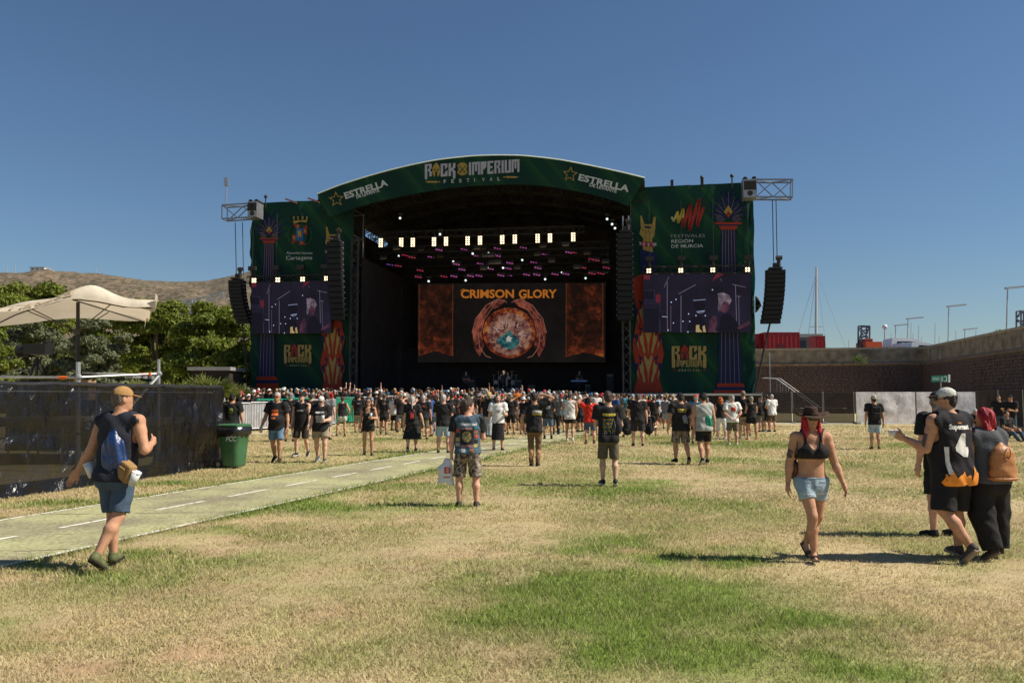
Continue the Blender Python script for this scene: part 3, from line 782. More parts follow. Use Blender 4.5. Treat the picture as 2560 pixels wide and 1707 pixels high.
# --- column with palmette capital
def column(parent, cx, capT, plumeT, w, colB, baseB, s):
    """cx: axis pixel; capT: top of the red slab"""
    pl = []
    for a, L in ((-75, .8), (-52, .95), (-30, 1.05), (-12, 1.2), (0, 1.25), (12, 1.2), (30, 1.05), (52, .95), (75, .8)):
        L *= (capT-plumeT)*.8; bx, by = cx, capT-10*s; ux, uy = math.sin(R(a)), -math.cos(R(a)); nx, ny = -uy, ux; ww = 7*s
        pl.append([(bx, by), (bx+ux*L*.5+nx*ww, by+uy*L*.5+ny*ww), (bx+ux*L, by+uy*L), (bx+ux*L*.5-nx*ww, by+uy*L*.5-ny*ww)])
    for k, p in enumerate(pl): art('plume', [p], I_NAVY, parent, -.03-.002*k)
    art('plume_lines', sum([stroke([(cx+math.sin(R(a))*18*s, capT-12*s-math.cos(R(a))*18*s), (cx+math.sin(R(a))*L*s, capT-12*s-math.cos(R(a))*L*s)], .9) for a, L in ((-78, 35), (-58, 38), (-38, 44), (-18, 54), (0, 62), (18, 54), (38, 44), (58, 38), (78, 35))], []), I_LINE, parent, -.06)
    for sg in (-1, 1):
        art('scroll', [ell2(cx+sg*20*s, capT-10*s, 14*s, 10*s, 18)], I_NAVY, parent, -.058)
        art('scroll_line', stroke([(cx+sg*20*s+math.cos(t)*r*s, capT-10*s+math.sin(t)*r*.85*s) for t, r in [(k*.5, 11-k*.42) for k in range(24)]], 1.0), I_LINE, parent, -.064)
    art('flame_gold', [[(cx, capT-43*s), (cx+11*s, capT-26*s), (cx+6*s, capT-20*s), (cx, capT-29*s), (cx-6*s, capT-20*s), (cx-11*s, capT-26*s)]], I_GOLD, parent, -.07)
    art('flame_red', [[(cx, capT-29*s), (cx+6*s, capT-19*s), (cx, capT-11*s), (cx-6*s, capT-19*s)]], I_RED, parent, -.068)
    art('capital', [[(cx-35*s, capT), (cx+35*s, capT), (cx+31*s, capT+5*s), (cx-31*s, capT+5*s)], [(cx-24*s, capT+9*s), (cx+24*s, capT+9*s), (cx+19*s, capT+18*s), (cx-19*s, capT+18*s)]], I_ORANGE, parent, -.06)
    art('capital_shadow_band', [rect2(cx-26*s, capT+5*s, cx+26*s, capT+9*s)], I_NAVY, parent, -.06)  # navy band printed between the two capital slabs
    y0 = capT+18*s; x0b, x1b, yb = colB
    art('shaft', [[(cx-w/2, y0), (cx+w/2, y0), (x1b, yb), (x0b, yb)]], I_NAVY, parent, -.03)
    ln = []
    for k in range(5):
        t = (k+.6)/5.2; ln += stroke([(cx-w/2+w*t, y0), (x0b+(x1b-x0b)*t, yb)], 1.0)
    art('shaft_lines', ln, I_LINE, parent, -.05)
    (a0, a1, b0, b1) = baseB
    art('column_base', [[(x0b-2, yb), (x1b+3, yb), (x1b+7, yb+9), (x0b-4, yb+9)], [(a0, a1-12), (b0, a1-12), (b0+3, b1), (a0-3, b1)]], I_ORANGE, parent, -.05)
    art('base_band', [[(x0b-4, yb+9), (x1b+7, yb+9), (b0, a1-12), (a0, a1-12)]], I_NAVY, parent, -.05)
column(wL, 672.5, 595, 524, 26, (644, 688, 941), (640, 970, 696, 979), .70)
column(wR, 1821, 556, 474, 36, (1796, 1855, 958), (1786, 987, 1862, 985), 1.0)
# --- coat of arms
def T(x, y): return (620+x/7.84, 480+y/7.84)
def tp(l): return [T(*p) for p in l]
crown_ = [tp([(880,565),(1165,545),(1150,600),(1020,585),(900,625)])]
for cx in (900, 980, 1070, 1155): crown_.append(tp([(cx-14,545),(cx-10,500),(cx-22,480),(cx+22,478),(cx+10,500),(cx+14,540)]))
art('mural_crown', crown_, I_GOLD, wL)
shield = [tp([(880,632),(1010,632),(1010,715),(940,715)]), tp([(1160,632),(1160,828),(1082,828),(1082,715)]), tp([(862,838),(940,838),(940,960),(862,1030)]), tp([(1005,962),(1082,962),(1140,1030),(1005,1040)])]
art('shield_quarters', shield, I_RED, wL)
art('shield_dark_quarters', [tp([(1012,632),(1155,632),(1080,713),(1012,713)]), tp([(885,720),(938,720),(938,836),(862,836)]), tp([(1084,832),(1160,832),(1140,1000),(1084,960)]), tp([(864,1035),(942,962),(1003,962),(1003,1040)])], I_DARK, wL)
art('shield_centre', [tp([(940,715),(1082,715),(1082,958),(940,958)])], I_BLUE, wL, -.04)
castle = lambda x, y, s: tp([(x-12*s,y+22*s),(x-12*s,y-8*s),(x-16*s,y-22*s),(x-7*s,y-22*s),(x-6*s,y-15*s),(x-3*s,y-26*s),(x+3*s,y-26*s),(x+6*s,y-15*s),(x+7*s,y-22*s),(x+16*s,y-22*s),(x+12*s,y-8*s),(x+16*s,y+22*s),(x+5*s,y+22*s),(x,y+8*s),(x-5*s,y+22*s)])
art('castle_charge', [castle(1010, 825, 2.9)], I_GOLD, wL, -.05)
art('castle_charge', [castle(975, 675, 1.3), castle(1118, 765, 1.4), castle(902, 900, 1.4), castle(1052, 998, 1.3)], I_GOLD, wL, -.05)
lv = []
for sg in (-1, 1):
    for k in range(14):
        t = R(-40+k*10); cx, cy = 1015+sg*math.cos(t)*230, 850+math.sin(t)*230
        lv.append(tp([(cx-14, cy), (cx+sg*10, cy-26), (cx+16, cy), (cx, cy+14)]))
art('laurel_wreath', lv, I_LEAF, wL)
art_text('Ayuntamiento', (715.5, 635), (781, 635.5), 6.6, I_WHITE, wL, -.03)
art_text('Cartagena', (715, 649.5), (781, 648.5), 9.6, I_WHITE, wL, -.03, .006)
# --- horned hand (both wings), its dark sleeve
def hand(parent, fn, sleeve):
    art('horned_hand', [[fn(*p) for p in l] for l in [
        [(135,648),(160,650),(200,790),(190,905),(145,860)], [(355,668),(385,672),(380,880),(340,905),(325,800)],
        [(190,800),(230,785),(265,795),(300,785),(340,800),(372,870),(370,960),(330,1030),(185,1020),(120,945),(140,860),(190,880)], [(182,1020),(332,1025),(340,1250),(240,1235),(178,1200)]]], I_GOLD, parent, -.032)
    art('hand_lines', sum([stroke([fn(*p) for p in l], .7) for l in [[(145,868),(215,885),(245,900),(240,925),(190,920)],[(268,850),(265,910),(300,915)],[(300,910),(292,980)],[(225,930),(228,1230)],[(320,880),(360,950)],[(285,1040),(335,1028)]]], []), I_DARK, parent, -.042)
    art('hand_navy_shape', [[fn(*p) for p in [(205,815),(312,825),(305,860),(210,850)]]], I_NAVY, parent, -.044)  # navy shape printed on the hand
    art('studded_band', [[fn(*p) for p in [(145,1072),(375,1085),(370,1165),(150,1145)]]], I_RED, parent, -.046)
    art('studs', [[fn(*p) for p in l] for l in [[(108,1080),(150,1085),(150,1125),(112,1130),(140,1105)],[(410,1100),(370,1092),(368,1135),(412,1140),(385,1115)],[(175,1095),(222,1095),(190,1155)],[(248,1100),(296,1100),(270,1165)],[(320,1100),(365,1100),(372,1160)]]], I_SILVER, parent, -.052)
    art('sleeve', [[fn(*p) for p in sleeve]], I_NAVY, parent, -.034)
hand(wR, lambda x, y: (1580+x/6.534, 440+y/6.534), [(132,1180),(180,1205),(345,1250),(400,1250),(405,1600),(130,1600)])
hand(wL, lambda x, y: (796+x*.138, 478+y*.137), [(132,1180),(180,1205),(345,1250),(400,1250),(405,1500),(130,1500)])
# --- squiggle logo
G = lambda x, y: (1580+x/6.534, 440+y/6.534)
art('squiggle', stroke([G(650,675), G(680,735)], 5)+stroke([G(680,735), G(745,590)], 5.6), I_PALE, wR, -.03)
art('squiggle', stroke([G(745,590), G(755,760)], 6.2)+stroke([G(755,760), G(838,540)], 6.4)+stroke([G(838,540), G(830,690)], 6.6), I_YEL, wR, -.034)
art('squiggle', [a for p, q, w in (((834,690),(838,815),7),((838,815),(952,485),8.2),((952,485),(940,870),8.6),((940,870),(1095,402),8.6),((1095,402),(1070,808),8.2),((1070,808),(1168,520),7)) for a in stroke([G(*p), G(*q)], w)]+[ell2(*G(*c), r, r, 12) for c, r in (((952,485),4.1),((940,870),4.3),((1095,402),4.3),((1070,808),4),((838,815),3.6),((1168,520),3.4))], I_RED, wR, -.038)
art_text('FESTIVALES', G(640, 1008), G(1192, 1000), 8.2, I_GREY, wR, -.03, -.012)
art_text('REGIÓN', G(645, 1095), G(998, 1085), 8.2, I_WHITE, wR, -.03, .004)
art_text('DE MURCIA', G(645, 1175), G(1162, 1165), 8.2, I_WHITE, wR, -.03, .004)
# --- stacked festival logo
def logo(parent, fn, s):
    P = lambda polys: [[fn(*p) for p in q] for q in polys]
    W_, H_ = 400, 160
    art('lettering', P(glyphs('R', 550, 945, 100, H_)), I_CREAM, parent)
    art('lettering', P(glyphs('C', 752, 945, 95, H_)), I_CREAM, parent)
    art('lettering', P(glyphs('K', 855, 945, 98, H_)), I_CREAM, parent)
    art('long_stems', P([[(552,1100),(592,1100),(592,1185),(572,1203),(552,1185)], [(908,1100),(950,1100),(950,1185),(930,1205),(908,1185)]]), I_CREAM, parent, -.034)
    hb, he = helmet(700, 1025, 100, 160); art('helmet_emblem', P([hb]), I_RED, parent); art('helmet_eyes', P(he), I_DARK, parent, -.04)
    art('lettering', P(glyphs('IMPErIUM', 605, 1110, 292, 74, 0, .12)), I_CREAM, parent)
    for i, c in enumerate('FESTIVAL'):
        x = 633+i*32; a, b = fn(x, 1236), fn(x+(5 if c == 'I' else 20), 1236)
        art_text(c, a, b, 24/s, I_PALE, parent, -.03, .01)
    art('rule', P([rect2(565, 1222, 620, 1227), rect2(888, 1222, 942, 1227)]), I_ORANGE, parent)
logo(wR, lambda x, y: (1560+x/4.612, 660+y/4.612), 4.612)
logo(wL, lambda x, y: (710+(x-550)*.171, 862+(y-945)*.184), 5.6)
# --- flame panel
def flames(parent, fn, x0, x1, yt, yb):
    w = x1-x0
    edge = [(x0+w*(.05+.07*math.sin(k*1.3)), yb-(yb-yt)*k/9) for k in range(10)]; edge2 = [(x1-w*(.05+.07*math.sin(k*1.7+1)), yt+(yb-yt)*k/9) for k in range(10)]
    art('flame_panel', [[fn(*p) for p in [(x0, yb)]+edge[1:]+[(x0+w*.35, yt-60), (x0+w*.5, yt), (x0+w*.62, yt-30)]+edge2[:-1]+[(x1, yb)]]], I_ORANGE, parent, -.03)
    hw = w/2; c = x0+hw
    for k, (dy, sc) in enumerate(((0, 1.0), (-335, .97), (-640, .9))):
        q0 = lambda ux, uy: fn(c+ux*hw, 1045+dy+uy*335)
        if 1045+dy < yt-120: continue
        hl = [(0, .20), (-.12, .10), (-.25, -.02), (-.29, .13), (-.17, .36), (-.04, .62), (0, 1.0)]
        art('flame_tongue', [[q0(*p) for p in hl]+[q0(-x, y) for x, y in reversed(hl[1:-1])]], I_CREAM, parent, -.045)
        for sg in (-1, 1):
            art('flame_tongue', [[q0(sg*x, y) for x, y in [(-.38,.22),(-.60,.40),(-.50,.62),(-.40,.70),(-.34,.92),(-.22,.96),(-.20,.84),(-.30,.62),(-.30,.46)]]], I_CREAM, parent, -.045)
            art('flame_tongue', [[q0(sg*x, y) for x, y in [(-.80,.44),(-.68,.56),(-.62,.86),(-.74,.70)]]], I_CREAM, parent, -.045)
        for sg in (-1, 1):
            q = lambda px, py: fn(c+sg*px*w/345, py+dy)
            art('flame_lick', [[q(*p) for p in [(60,1080),(90,1110),(75,1160),(105,1150),(95,1110),(120,1040),(85,1075)]], [q(*p) for p in [(118,1140),(160,1150),(165,1190),(140,1200),(150,1290),(120,1210)]], [q(*p) for p in [(120,1300),(132,1250),(128,1340)]]], I_NAVY, parent, -.05)
flames(wR, lambda x, y: (1560+x/4.612, 660+y/4.612), 108, 452, 160, 1480)
flames(wL, lambda x, y: (802+(x-108)*.172, 660+y*.2205), 108, 452, 660, 1440)

# ================================================================== LED walls
def screen_pic(sc, P, m, off, name='picture'):
    return art(name, P, m, sc, off)

def led_noise(name, c0, c1, sc=.6):
    m = mat(name, (.006, .005, .006), .7, var=0, emit=(1, 1, 1, 1), spec=.05); N = m.node_tree.nodes; L = m.node_tree.links; b = N['Principled BSDF']
    tc = N.new('ShaderNodeTexCoord'); q = N.new('ShaderNodeTexNoise'); q.inputs['Scale'].default_value = sc; q.inputs['Detail'].default_value = 7; q.inputs['Roughness'].default_value = .65
    L.new(tc.outputs['Object'], q.inputs[0]); r = N.new('ShaderNodeValToRGB'); e = r.color_ramp.elements
    e[0].position = .4; e[0].color = c0+(1,); e[1].position = .68; e[1].color = c1+(1,)
    L.new(q.outputs[0], r.inputs[0]); L.new(r.outputs[0], b.inputs['Emission Color']); return m
E_SCR = led_noise('led_stage_blue', (.009, .008, .015), (.017, .0145, .03), .25)
E_LINE = emat('led_line', (.36, .30, .44), .55); E_DIM = emat('led_dim', (.10, .10, .2), .6); E_SKIN = led_noise('led_skin', (.035, .015, .028), (.13, .05, .075), .9); E_HAIR = led_noise('led_hair', (.06, .045, .06), (.26, .2, .24), 1.6)
E_BLK = emat('led_black', (.008, .007, .014), 1); E_REDD = emat('led_red', (.14, .018, .03), .8); E_SPK = emat('led_sparkle', (.55, .65, .95), .9); E_YEL = emat('led_yellow', (.5, .36, .16), .8)
def side_screen(fn, label, cut=None):
    """fn maps (1568-wide study coordinates) to picture pixels"""
    off = -.75
    c = [fn(*p) for p in ((222,120),(1465,106),(1465,788),(225,788))]
    e = empty('led_screen', SP(*c[3], off), label, 'screen', 'side LED screens')
    mb = MB(); mb.prism([SP(*p, off) for p in c], ST_B*.22); mb.build('housing', black_paint, e)
    def pic(polys, m, dz, name): polys_mb([[fn(*p) for p in q] for q in polys], lambda x, y: SP(x, y, off-dz)).build(name, m, e)
    # LED tiles
    for i in range(8):
        for j in range(4):
            def q(u, v):
                a = (222+(1465-222)*u, 120+(106-120)*u); b = (225+(1465-225)*u, 788)
                return (a[0]+(b[0]-a[0])*v, a[1]+(b[1]-a[1])*v)
            g = .002
            pic([[q(i/8+g, j/4+g), q((i+1)/8-g, j/4+g), q((i+1)/8-g, (j+1)/4-g), q(i/8+g, (j+1)/4-g)]], E_SCR, .02, 'led_tile')
    S = lambda p_, w_: stroke(p_, w_*.6)
    for g_ in (rect2(226,500,395,785), rect2(226,305,350,420)): pic([g_], E_BLK, .03, 'picture_amplifier')
    pic(S([(226,302),(352,308),(352,420),(228,416)],4)+S([(228,450),(412,458),(414,540),(470,542)],3)+S([(228,498),(395,506)],2.5)+S([(414,640),(414,784)],7), E_DIM, .034, 'picture_cabinet_edges')
    for g_ in (rect2(228,128,300,180), [(1060,115),(1160,112),(1040,180),(1010,210)], rect2(368,350,418,445)): pic([g_], E_REDD, .032, 'picture_red_glow')
    pic(S([(498,210),(498,600),(502,780)],8)+S([(516,150),(462,270)],6)+S([(657,365),(657,785)],9)+S([(630,345),(665,325),(825,240)],8)+S([(540,480),(540,775)],5)+S([(1285,240),(1298,655)],8)+S([(1250,235),(1400,268)],7)+S([(1322,370),(1328,710)],6)+S([(1300,370),(1345,375)],8)+S([(1110,170),(1130,200)],5), E_LINE, .04, 'picture_microphone_stands')
    pic([ell2(840,760,110,165,24,180,360)], E_BLK, .034, 'picture_bass_drum')
    pic([ell2(870,480,70,62,18)], E_BLK, .036, 'picture_tom_drum')
    pic(S([(800,420),(940,410)],6)+S([(840,550),(930,538)],9)+S([(850,565),(925,553)],5)+S([(440,605),(500,610)],8)+[ell2(x, y, 7, 8, 8) for x, y in ((745,575),(570,680),(758,662),(510,762),(737,782),(938,595),(830,595),(600,408),(545,440),(680,660),(1020,297))], E_SPK, .042, 'picture_sparkle')
    for g_ in ([(828,785),(830,705),(870,700),(868,740),(905,785)], [(905,720),(930,705),(945,785),(915,785)]): pic([g_], E_YEL, .044, 'picture_drum_lettering')
    pic([[(1090,760),(1110,620),(1160,560),(1230,580),(1290,660),(1330,740),(1420,700),(1430,720),(1330,785),(1090,785)]], E_BLK, .046, 'picture_musician_body')
    for nm_, g_ in (('picture_arm', [(975,760),(985,650),(1030,590),(1065,600),(1075,680),(1050,760),(1080,785),(970,785)]), ('picture_face', [(1110,540),(1100,470),(1130,430),(1190,420),(1220,470),(1200,540),(1160,570)]), ('picture_hand', [(1415,665),(1440,650),(1455,680),(1430,715),(1330,755),(1300,735)])): pic([g_], E_SKIN, .05, nm_)
    pic([[(1080,340),(1150,330),(1215,360),(1242,420),(1215,470),(1190,440),(1150,430),(1120,480),(1095,560),(1080,500),(1090,430)]], E_HAIR, .054, 'picture_musician_hair')
    return e
side_screen(lambda x, y: (1560+x/4.612, 660+y/4.612), 'LED screen on the right wing showing a long-haired guitarist and microphone stands')
side_screen(lambda x, y: (628+(x-222)*(828-628)/(1465-222), 706+(y-120)*.1925 + (x-222)*-.002), 'LED screen on the left wing showing a long-haired guitarist and microphone stands')

# main LED wall with banners and ring emblem
def ring_mat():
    m = mat('led_ring', (.008, .006, .005), .7, var=0, emit=(1, 1, 1, 1), spec=.05); N = m.node_tree.nodes; L = m.node_tree.links; b = N['Principled BSDF']
    tc = N.new('ShaderNodeTexCoord'); q = N.new('ShaderNodeTexNoise'); q.inputs['Scale'].default_value = 1.3; q.inputs['Detail'].default_value = 8; q.inputs['Roughness'].default_value = .7
    L.new(tc.outputs['Object'], q.inputs[0]); r = N.new('ShaderNodeValToRGB'); e = r.color_ramp.elements
    e[0].position = .38; e[0].color = (.07, .012, .012, 1); e[1].position = .66; e[1].color = (.95, .42, .12, 1)
    x = e.new(.5); x.color = (.38, .07, .03, 1); x = e.new(.58); x.color = (.75, .25, .06, 1)
    L.new(q.outputs[0], r.inputs[0]); L.new(r.outputs[0], b.inputs['Emission Color']); b.inputs['Emission Strength'].default_value = 0.24; return m
BO = 13.6
bs = empty('led_backdrop', SP(1275, 905, BO), 'LED wall at the back of the stage showing CRIMSON GLORY above a fiery ring', 'screen')
E_BK2 = led_noise('led_backdrop_dark', (.006, .0048, .0045), (.011, .009, .0085), .3)
mb = MB(); mb.prism([SP(x, y, BO) for x, y in ((1044, 708), (1514, 706), (1514, 906), (1044, 906))], ST_B*.3); mb.build('housing', black_paint, bs)
for i in range(10):
    for j in range(5):
        x0, x1 = 1044+470*i/10, 1044+470*(i+1)/10; y0, y1 = 708+198*j/5, 708+198*(j+1)/5
        polys_mb([rect2(x0+.3, y0+.3, x1-.3, y1-.3)], lambda x, y: SP(x, y, BO-.02)).build('led_tile', E_BK2, bs)
def bpic(polys, m, dz, name): return polys_mb(polys, lambda x, y: SP(x, y, BO-dz)).build(name, m, bs)
def bann_mat(name):
    m = mat(name, (.008, .005, .004), .7, var=0, emit=(1, 1, 1, 1), spec=.05); N = m.node_tree.nodes; L = m.node_tree.links; b = N['Principled BSDF']
    tc = N.new('ShaderNodeTexCoord'); q = N.new('ShaderNodeTexNoise'); q.inputs['Scale'].default_value = 1.1; q.inputs['Detail'].default_value = 9; q.inputs['Roughness'].default_value = .72
    L.new(tc.outputs['Object'], q.inputs[0]); sx = N.new('ShaderNodeSeparateXYZ'); L.new(tc.outputs['Object'], sx.inputs[0])
    mr = N.new('ShaderNodeMapRange'); mr.inputs[1].default_value = .3; mr.inputs[2].default_value = 2.6; mr.inputs[3].default_value = .16; mr.inputs[4].default_value = -.02; L.new(sx.outputs['Z'], mr.inputs[0])
    ad = N.new('ShaderNodeMath'); L.new(q.outputs[0], ad.inputs[0]); L.new(mr.outputs[0], ad.inputs[1])
    r = N.new('ShaderNodeValToRGB'); e = r.color_ramp.elements
    e[0].position = .42; e[0].color = (.022, .011, .008, 1); e[1].position = .8; e[1].color = (.75, .25, .05, 1)
    x = e.new(.55); x.color = (.075, .022, .012, 1); x = e.new(.66); x.color = (.28, .05, .018, 1)
    L.new(ad.outputs[0], r.inputs[0]); L.new(r.outputs[0], b.inputs['Emission Color']); b.inputs['Emission Strength'].default_value = 0.28; return m
BM = bann_mat('led_banner')
bpic([[(1046,712),(1134,711),(1133,891),(1089,877),(1046,890)]], BM, .04, 'picture_banner')
bpic([[(1414,708),(1510,708),(1510,893),(1461,880),(1413,893)]], BM, .04, 'picture_banner')
bpic(sum([stroke(l, .9) for l in ([(1048,712),(1048,888)],[(1132,711),(1131,890)],[(1416,708),(1415,892)],[(1507,708),(1507,892)])], []), emat('led_banner_edge', (.28, .09, .03), .5), .05, 'picture_banner_edge')
E_OR = mat('led_title', (.01, .005, .003), .7, var=0, emit=(.85, .27, .035, .45), spec=.05)
for word, x0, x1 in (('CRIMSON', 1152, 1285), ('GLORY', 1297, 1392)):
    V, Fc = text_px(word, x0, 744.5, x1, 744, 20, .03)
    art_mesh(V, Fc, lambda x, y: SP(x, y, BO-.06)).build('lettering', E_OR, bs)
bpic(stroke([(1152,727),(1158,723),(1166,726)],1.6)+stroke([(1298,735),(1303,746),(1310,749),(1314,743)],1.5), E_OR, .062, 'lettering_flourish')
cx, cy = 1273, 832
E_RING = ring_mat(); E_WING = led_noise('led_wing', (.035, .009, .008), (.34, .085, .05), 1.1); E_EDGE = emat('led_wing_edge', (.5, .2, .15), .5)
for sg in (-1, 1):
    w = [(8,750),(28,747),(56,762),(82,795),(92,830),(88,868),(74,892),(62,862),(70,830),(62,796),(46,776),(24,766)]
    bpic([[(cx+sg*x, y) for x, y in w]], E_WING, .045, 'picture_wing')
    bpic(stroke([(cx+sg*x, y) for x, y in ((6,756),(28,747),(58,763),(84,797),(93,832))], 1.3)+stroke([(cx+sg*x, y) for x, y in ((30,750),(62,800),(72,840))], 1)+stroke([(cx+sg*x, y) for x, y in ((36,752),(78,800),(86,850))], 1)+stroke([(cx+sg*x, y) for x, y in ((78,830),(74,868),(58,890),(46,894))], 1.6), E_EDGE, .05, 'picture_wing_ribs')
bpic([ell2(cx, cy, 66, 63, 40)], E_RING, .055, 'picture_ring')
bpic([ell2(cx+1, cy+3, 55, 53, 40)], led_noise('led_glow', (.05, .010, .012), (.42, .23, .16), 1.3), .06, 'picture_glow')
rg = random.Random(4); cl = []
for k in range(60):
    a = rg.uniform(0, 2*math.pi); r0 = rg.uniform(22, 52); x, y = cx+math.cos(a)*r0, cy+math.sin(a)*r0*.95-4; L = rg.uniform(5, 13); t = a+rg.uniform(.8, 2.2); w = rg.uniform(1.6, 4)
    cl.append([(x, y), (x+math.cos(t)*L*.5-math.sin(t)*w, y+math.sin(t)*L*.5+math.cos(t)*w), (x+math.cos(t)*L, y+math.sin(t)*L), (x+math.cos(t)*L*.5+math.sin(t)*w*.3, y+math.sin(t)*L*.5-math.cos(t)*w*.3)])
bpic(cl, emat('led_dark_red', (.11, .02, .03), .9), .065, 'picture_dark_shapes')
bpic([[(1239,853),(1247,846),(1256,838),(1262,836),(1274,824),(1281,835),(1291,840),(1299,852),(1297,860),(1288,868),(1280,875),(1268,871),(1258,869),(1248,861)]], led_noise('led_teal', (.006, .03, .04), (.06, .2, .2), 1.8), .07, 'picture_crystal')
bpic([[(1265,846),(1269,841),(1273,838),(1275,843),(1281,844),(1277,849),(1278,855),(1271,853),(1266,856),(1267,850)]], emat('led_white_glow', (.6, .55, .5), .7), .075, 'picture_crystal_glow')
sl_ = []
for k in range(46):
    a = rg.uniform(-2.9, .1) if k < 30 else rg.uniform(0, 6.28); r0 = rg.uniform(20, 34); L = rg.uniform(8, 18); w = rg.uniform(.5, 1.3); x, y = cx+math.cos(a)*r0, cy+6+math.sin(a)*r0; t = a+rg.uniform(-.7, .7)
    sl_.append([(x-math.sin(t)*w, y+math.cos(t)*w), (x+math.cos(t)*L, y+math.sin(t)*L), (x+math.sin(t)*w, y-math.cos(t)*w)])
bpic(sl_, emat('led_sliver', (.55, .38, .34), .7), .067, 'picture_light_slivers')

# ================================================================== lights
warm = mat('lamp_warm', (.8, .7, .5), .4, var=0, emit=(1, .74, .42, 3.6)); pale = mat('lamp_pale', (.6, .6, .6), .4, var=0, emit=(.8, 1, .95, 1.6))
def blinder(px, py, w, h, nc, nr, off, label, group):
    p = SP(px, py, off); k = (p-CAM).length/F
    e = empty('blinder_light', p, label, 'stage light', group); hw, hh = w*k/2, h*k/2
    MB().obox(p+ST_B*.12, (ST_U, ST_B, Vector((0, 0, 1))), (hw, .1, hh)).build('housing', black_paint, e)
    MB().bar(p+ST_B*.12+Vector((0, 0, hh)), p+ST_B*.12+Vector((0, 0, hh+.45)), .06).build('yoke', black_paint, e)
    r = min(hw*2/nc, hh*2/nr)*.37
    for i in range(nc):
        for j in range(nr):
            c = p + ST_U*((i-(nc-1)/2)*2*hw/nc) + Vector((0, 0, (j-(nr-1)/2)*2*hh/nr))
            MB().cyl(c+ST_B*.02, c-ST_B*.03, r, r, 10).build('lamp', warm, e)
bl = [(952,607),(1003,606),(1032,606),(1085,604.5),(1115,603.5),(1169,602),(1200,601),(1255.5,599),(1287,598),(1344,596),(1375,595),(1433,592.5)]
ords = ['first', 'second', 'third', 'fourth', 'fifth', 'sixth', 'seventh', 'eighth', 'ninth', 'tenth', 'eleventh', 'twelfth']
for k, (x, y) in enumerate(bl):
    blinder(x, y, 11.5, 23, 2, 4, 3.2, f'lit eight-lamp blinder in the row under the stage roof, {ords[k]} from the left', 'eight-lamp blinders in the roof row')
mb = MB(); a, b = SP(930, 590, 3.5), SP(1460, 574, 3.5); mb.truss(a, b, .5, .5, .6, .03); mb.build('lighting_truss', truss_dark, stage)
for side, L4 in (('right', [(1622,677),(1702,676),(1782,675),(1869,674)]), ('left', [(635,701),(694.5,699.5),(756.5,698),(816,696)])):
    for k, (x, y) in enumerate(L4):
        blinder(x, y, 12, 12, 2, 2, -1.0, f'lit four-lamp blinder above the {side} wing screen, {ords[k]} from the left', 'four-lamp blinders above the side screens')
    a, b = SP(L4[0][0]-14, L4[0][1]-1, -.7), SP(L4[-1][0]+14, L4[-1][1]-1, -.7)
    mb = MB(); mb.truss(a, b, .45, .5, .55, .03); mb.build('screen_truss', truss_dark, stage)
    for k, (x, y) in enumerate(L4):
        x += -4 if side == 'left' else 2
        p = SP(x, y-28, -.8); mb = MB(); mb.cyl(p, p+Vector((0, 0, -.7)), .09, n=6); mb.obox(p+Vector((0, 0, .05)), (ST_U, ST_B, Vector((0, 0, 1))), (.28, .16, .16)); mb.cyl(p, p+Vector((0, 0, 4.2)), .012, n=4)
        o = mb.build('chain_hoist', black_paint, None, origin=p); tag(o, f'black chain hoist above the {side} wing screen, {ords[k]} from the left', 'hoist', 'chain hoists above the side screens')
Z = lambda x, y: (860+x/3.178, 540+y/3.178)
PINK = [(755,270,0),(955,266,0),(1218,259,0),(1424,252,0),(485,313,1),(540,329,1),(692,328,0),(1060,320,0),(1218,317,0),(1600,307,0),(1785,290,0),(1825,290,1),(1970,345,1),(2000,352,1),(365,388,2),(430,397,1),(893,384,0),(1083,380,0),(1316,375,0),(1508,370,0),(605,433,1),(936,426,0),(1163,421,0),(1303,417,0),(1540,414,0),(1897,411,1),(2085,412,1),(280,450,2),(340,462,2),(590,485,1),(793,481,1),(873,480,0),(1005,477,0),(1072,475,0),(1246,472,0),(1308,470,0),(1450,467,0),(1532,467,0),(1676,463,0),(1762,461,0),(1970,457,1),(2040,457,1)]
lc = [mat('lamp_magenta', (.1, .02, .08), .4, var=0, emit=(.85, .13, .62, .65)), mat('lamp_red', (.1, .02, .03), .4, var=0, emit=(.85, .04, .14, .6)), mat('lamp_violet', (.05, .02, .08), .4, var=0, emit=(.22, .09, .5, .9))]
cn = ['magenta', 'red', 'violet']
for k, (x, y, c) in enumerate(PINK):
    px, py = Z(x, y); off = 4.5 + (k*37 % 8); p = SP(px, py, off); kk = (p-CAM).length/F
    e = empty('led_bar_light', p, f'small {cn[c]} LED bar hanging among the dark trusses inside the stage', 'stage light', f'{cn[c]} LED bars in the stage roof')
    MB().obox(p+ST_B*.1+Vector((0, 0, .06)), (ST_U, ST_B, Vector((0, 0, 1))), (9.5*kk, .09, .16)).build('housing', black_paint, e)
    for j in (-1, 0, 1):
        q = p+ST_U*(j*6.2*kk)+Vector((0, 0, -j*.05)); MB().obox(q, (ST_U, ST_B, Vector((0, 0, 1))), (2.0*kk, .03, .9*kk)).build('lamp', lc[c], e)
SPOT = [(1022,299),(1148,296),(435,317),(868,362),(1416,350),(1948,352),(1776,288),(228,456),(1139,412),(1263,412),(966,511),(1598,502),(1919,494),(1730,450),(672,518),(445,17),(762,145),(2090,24),(2153,97),(2130,65)]
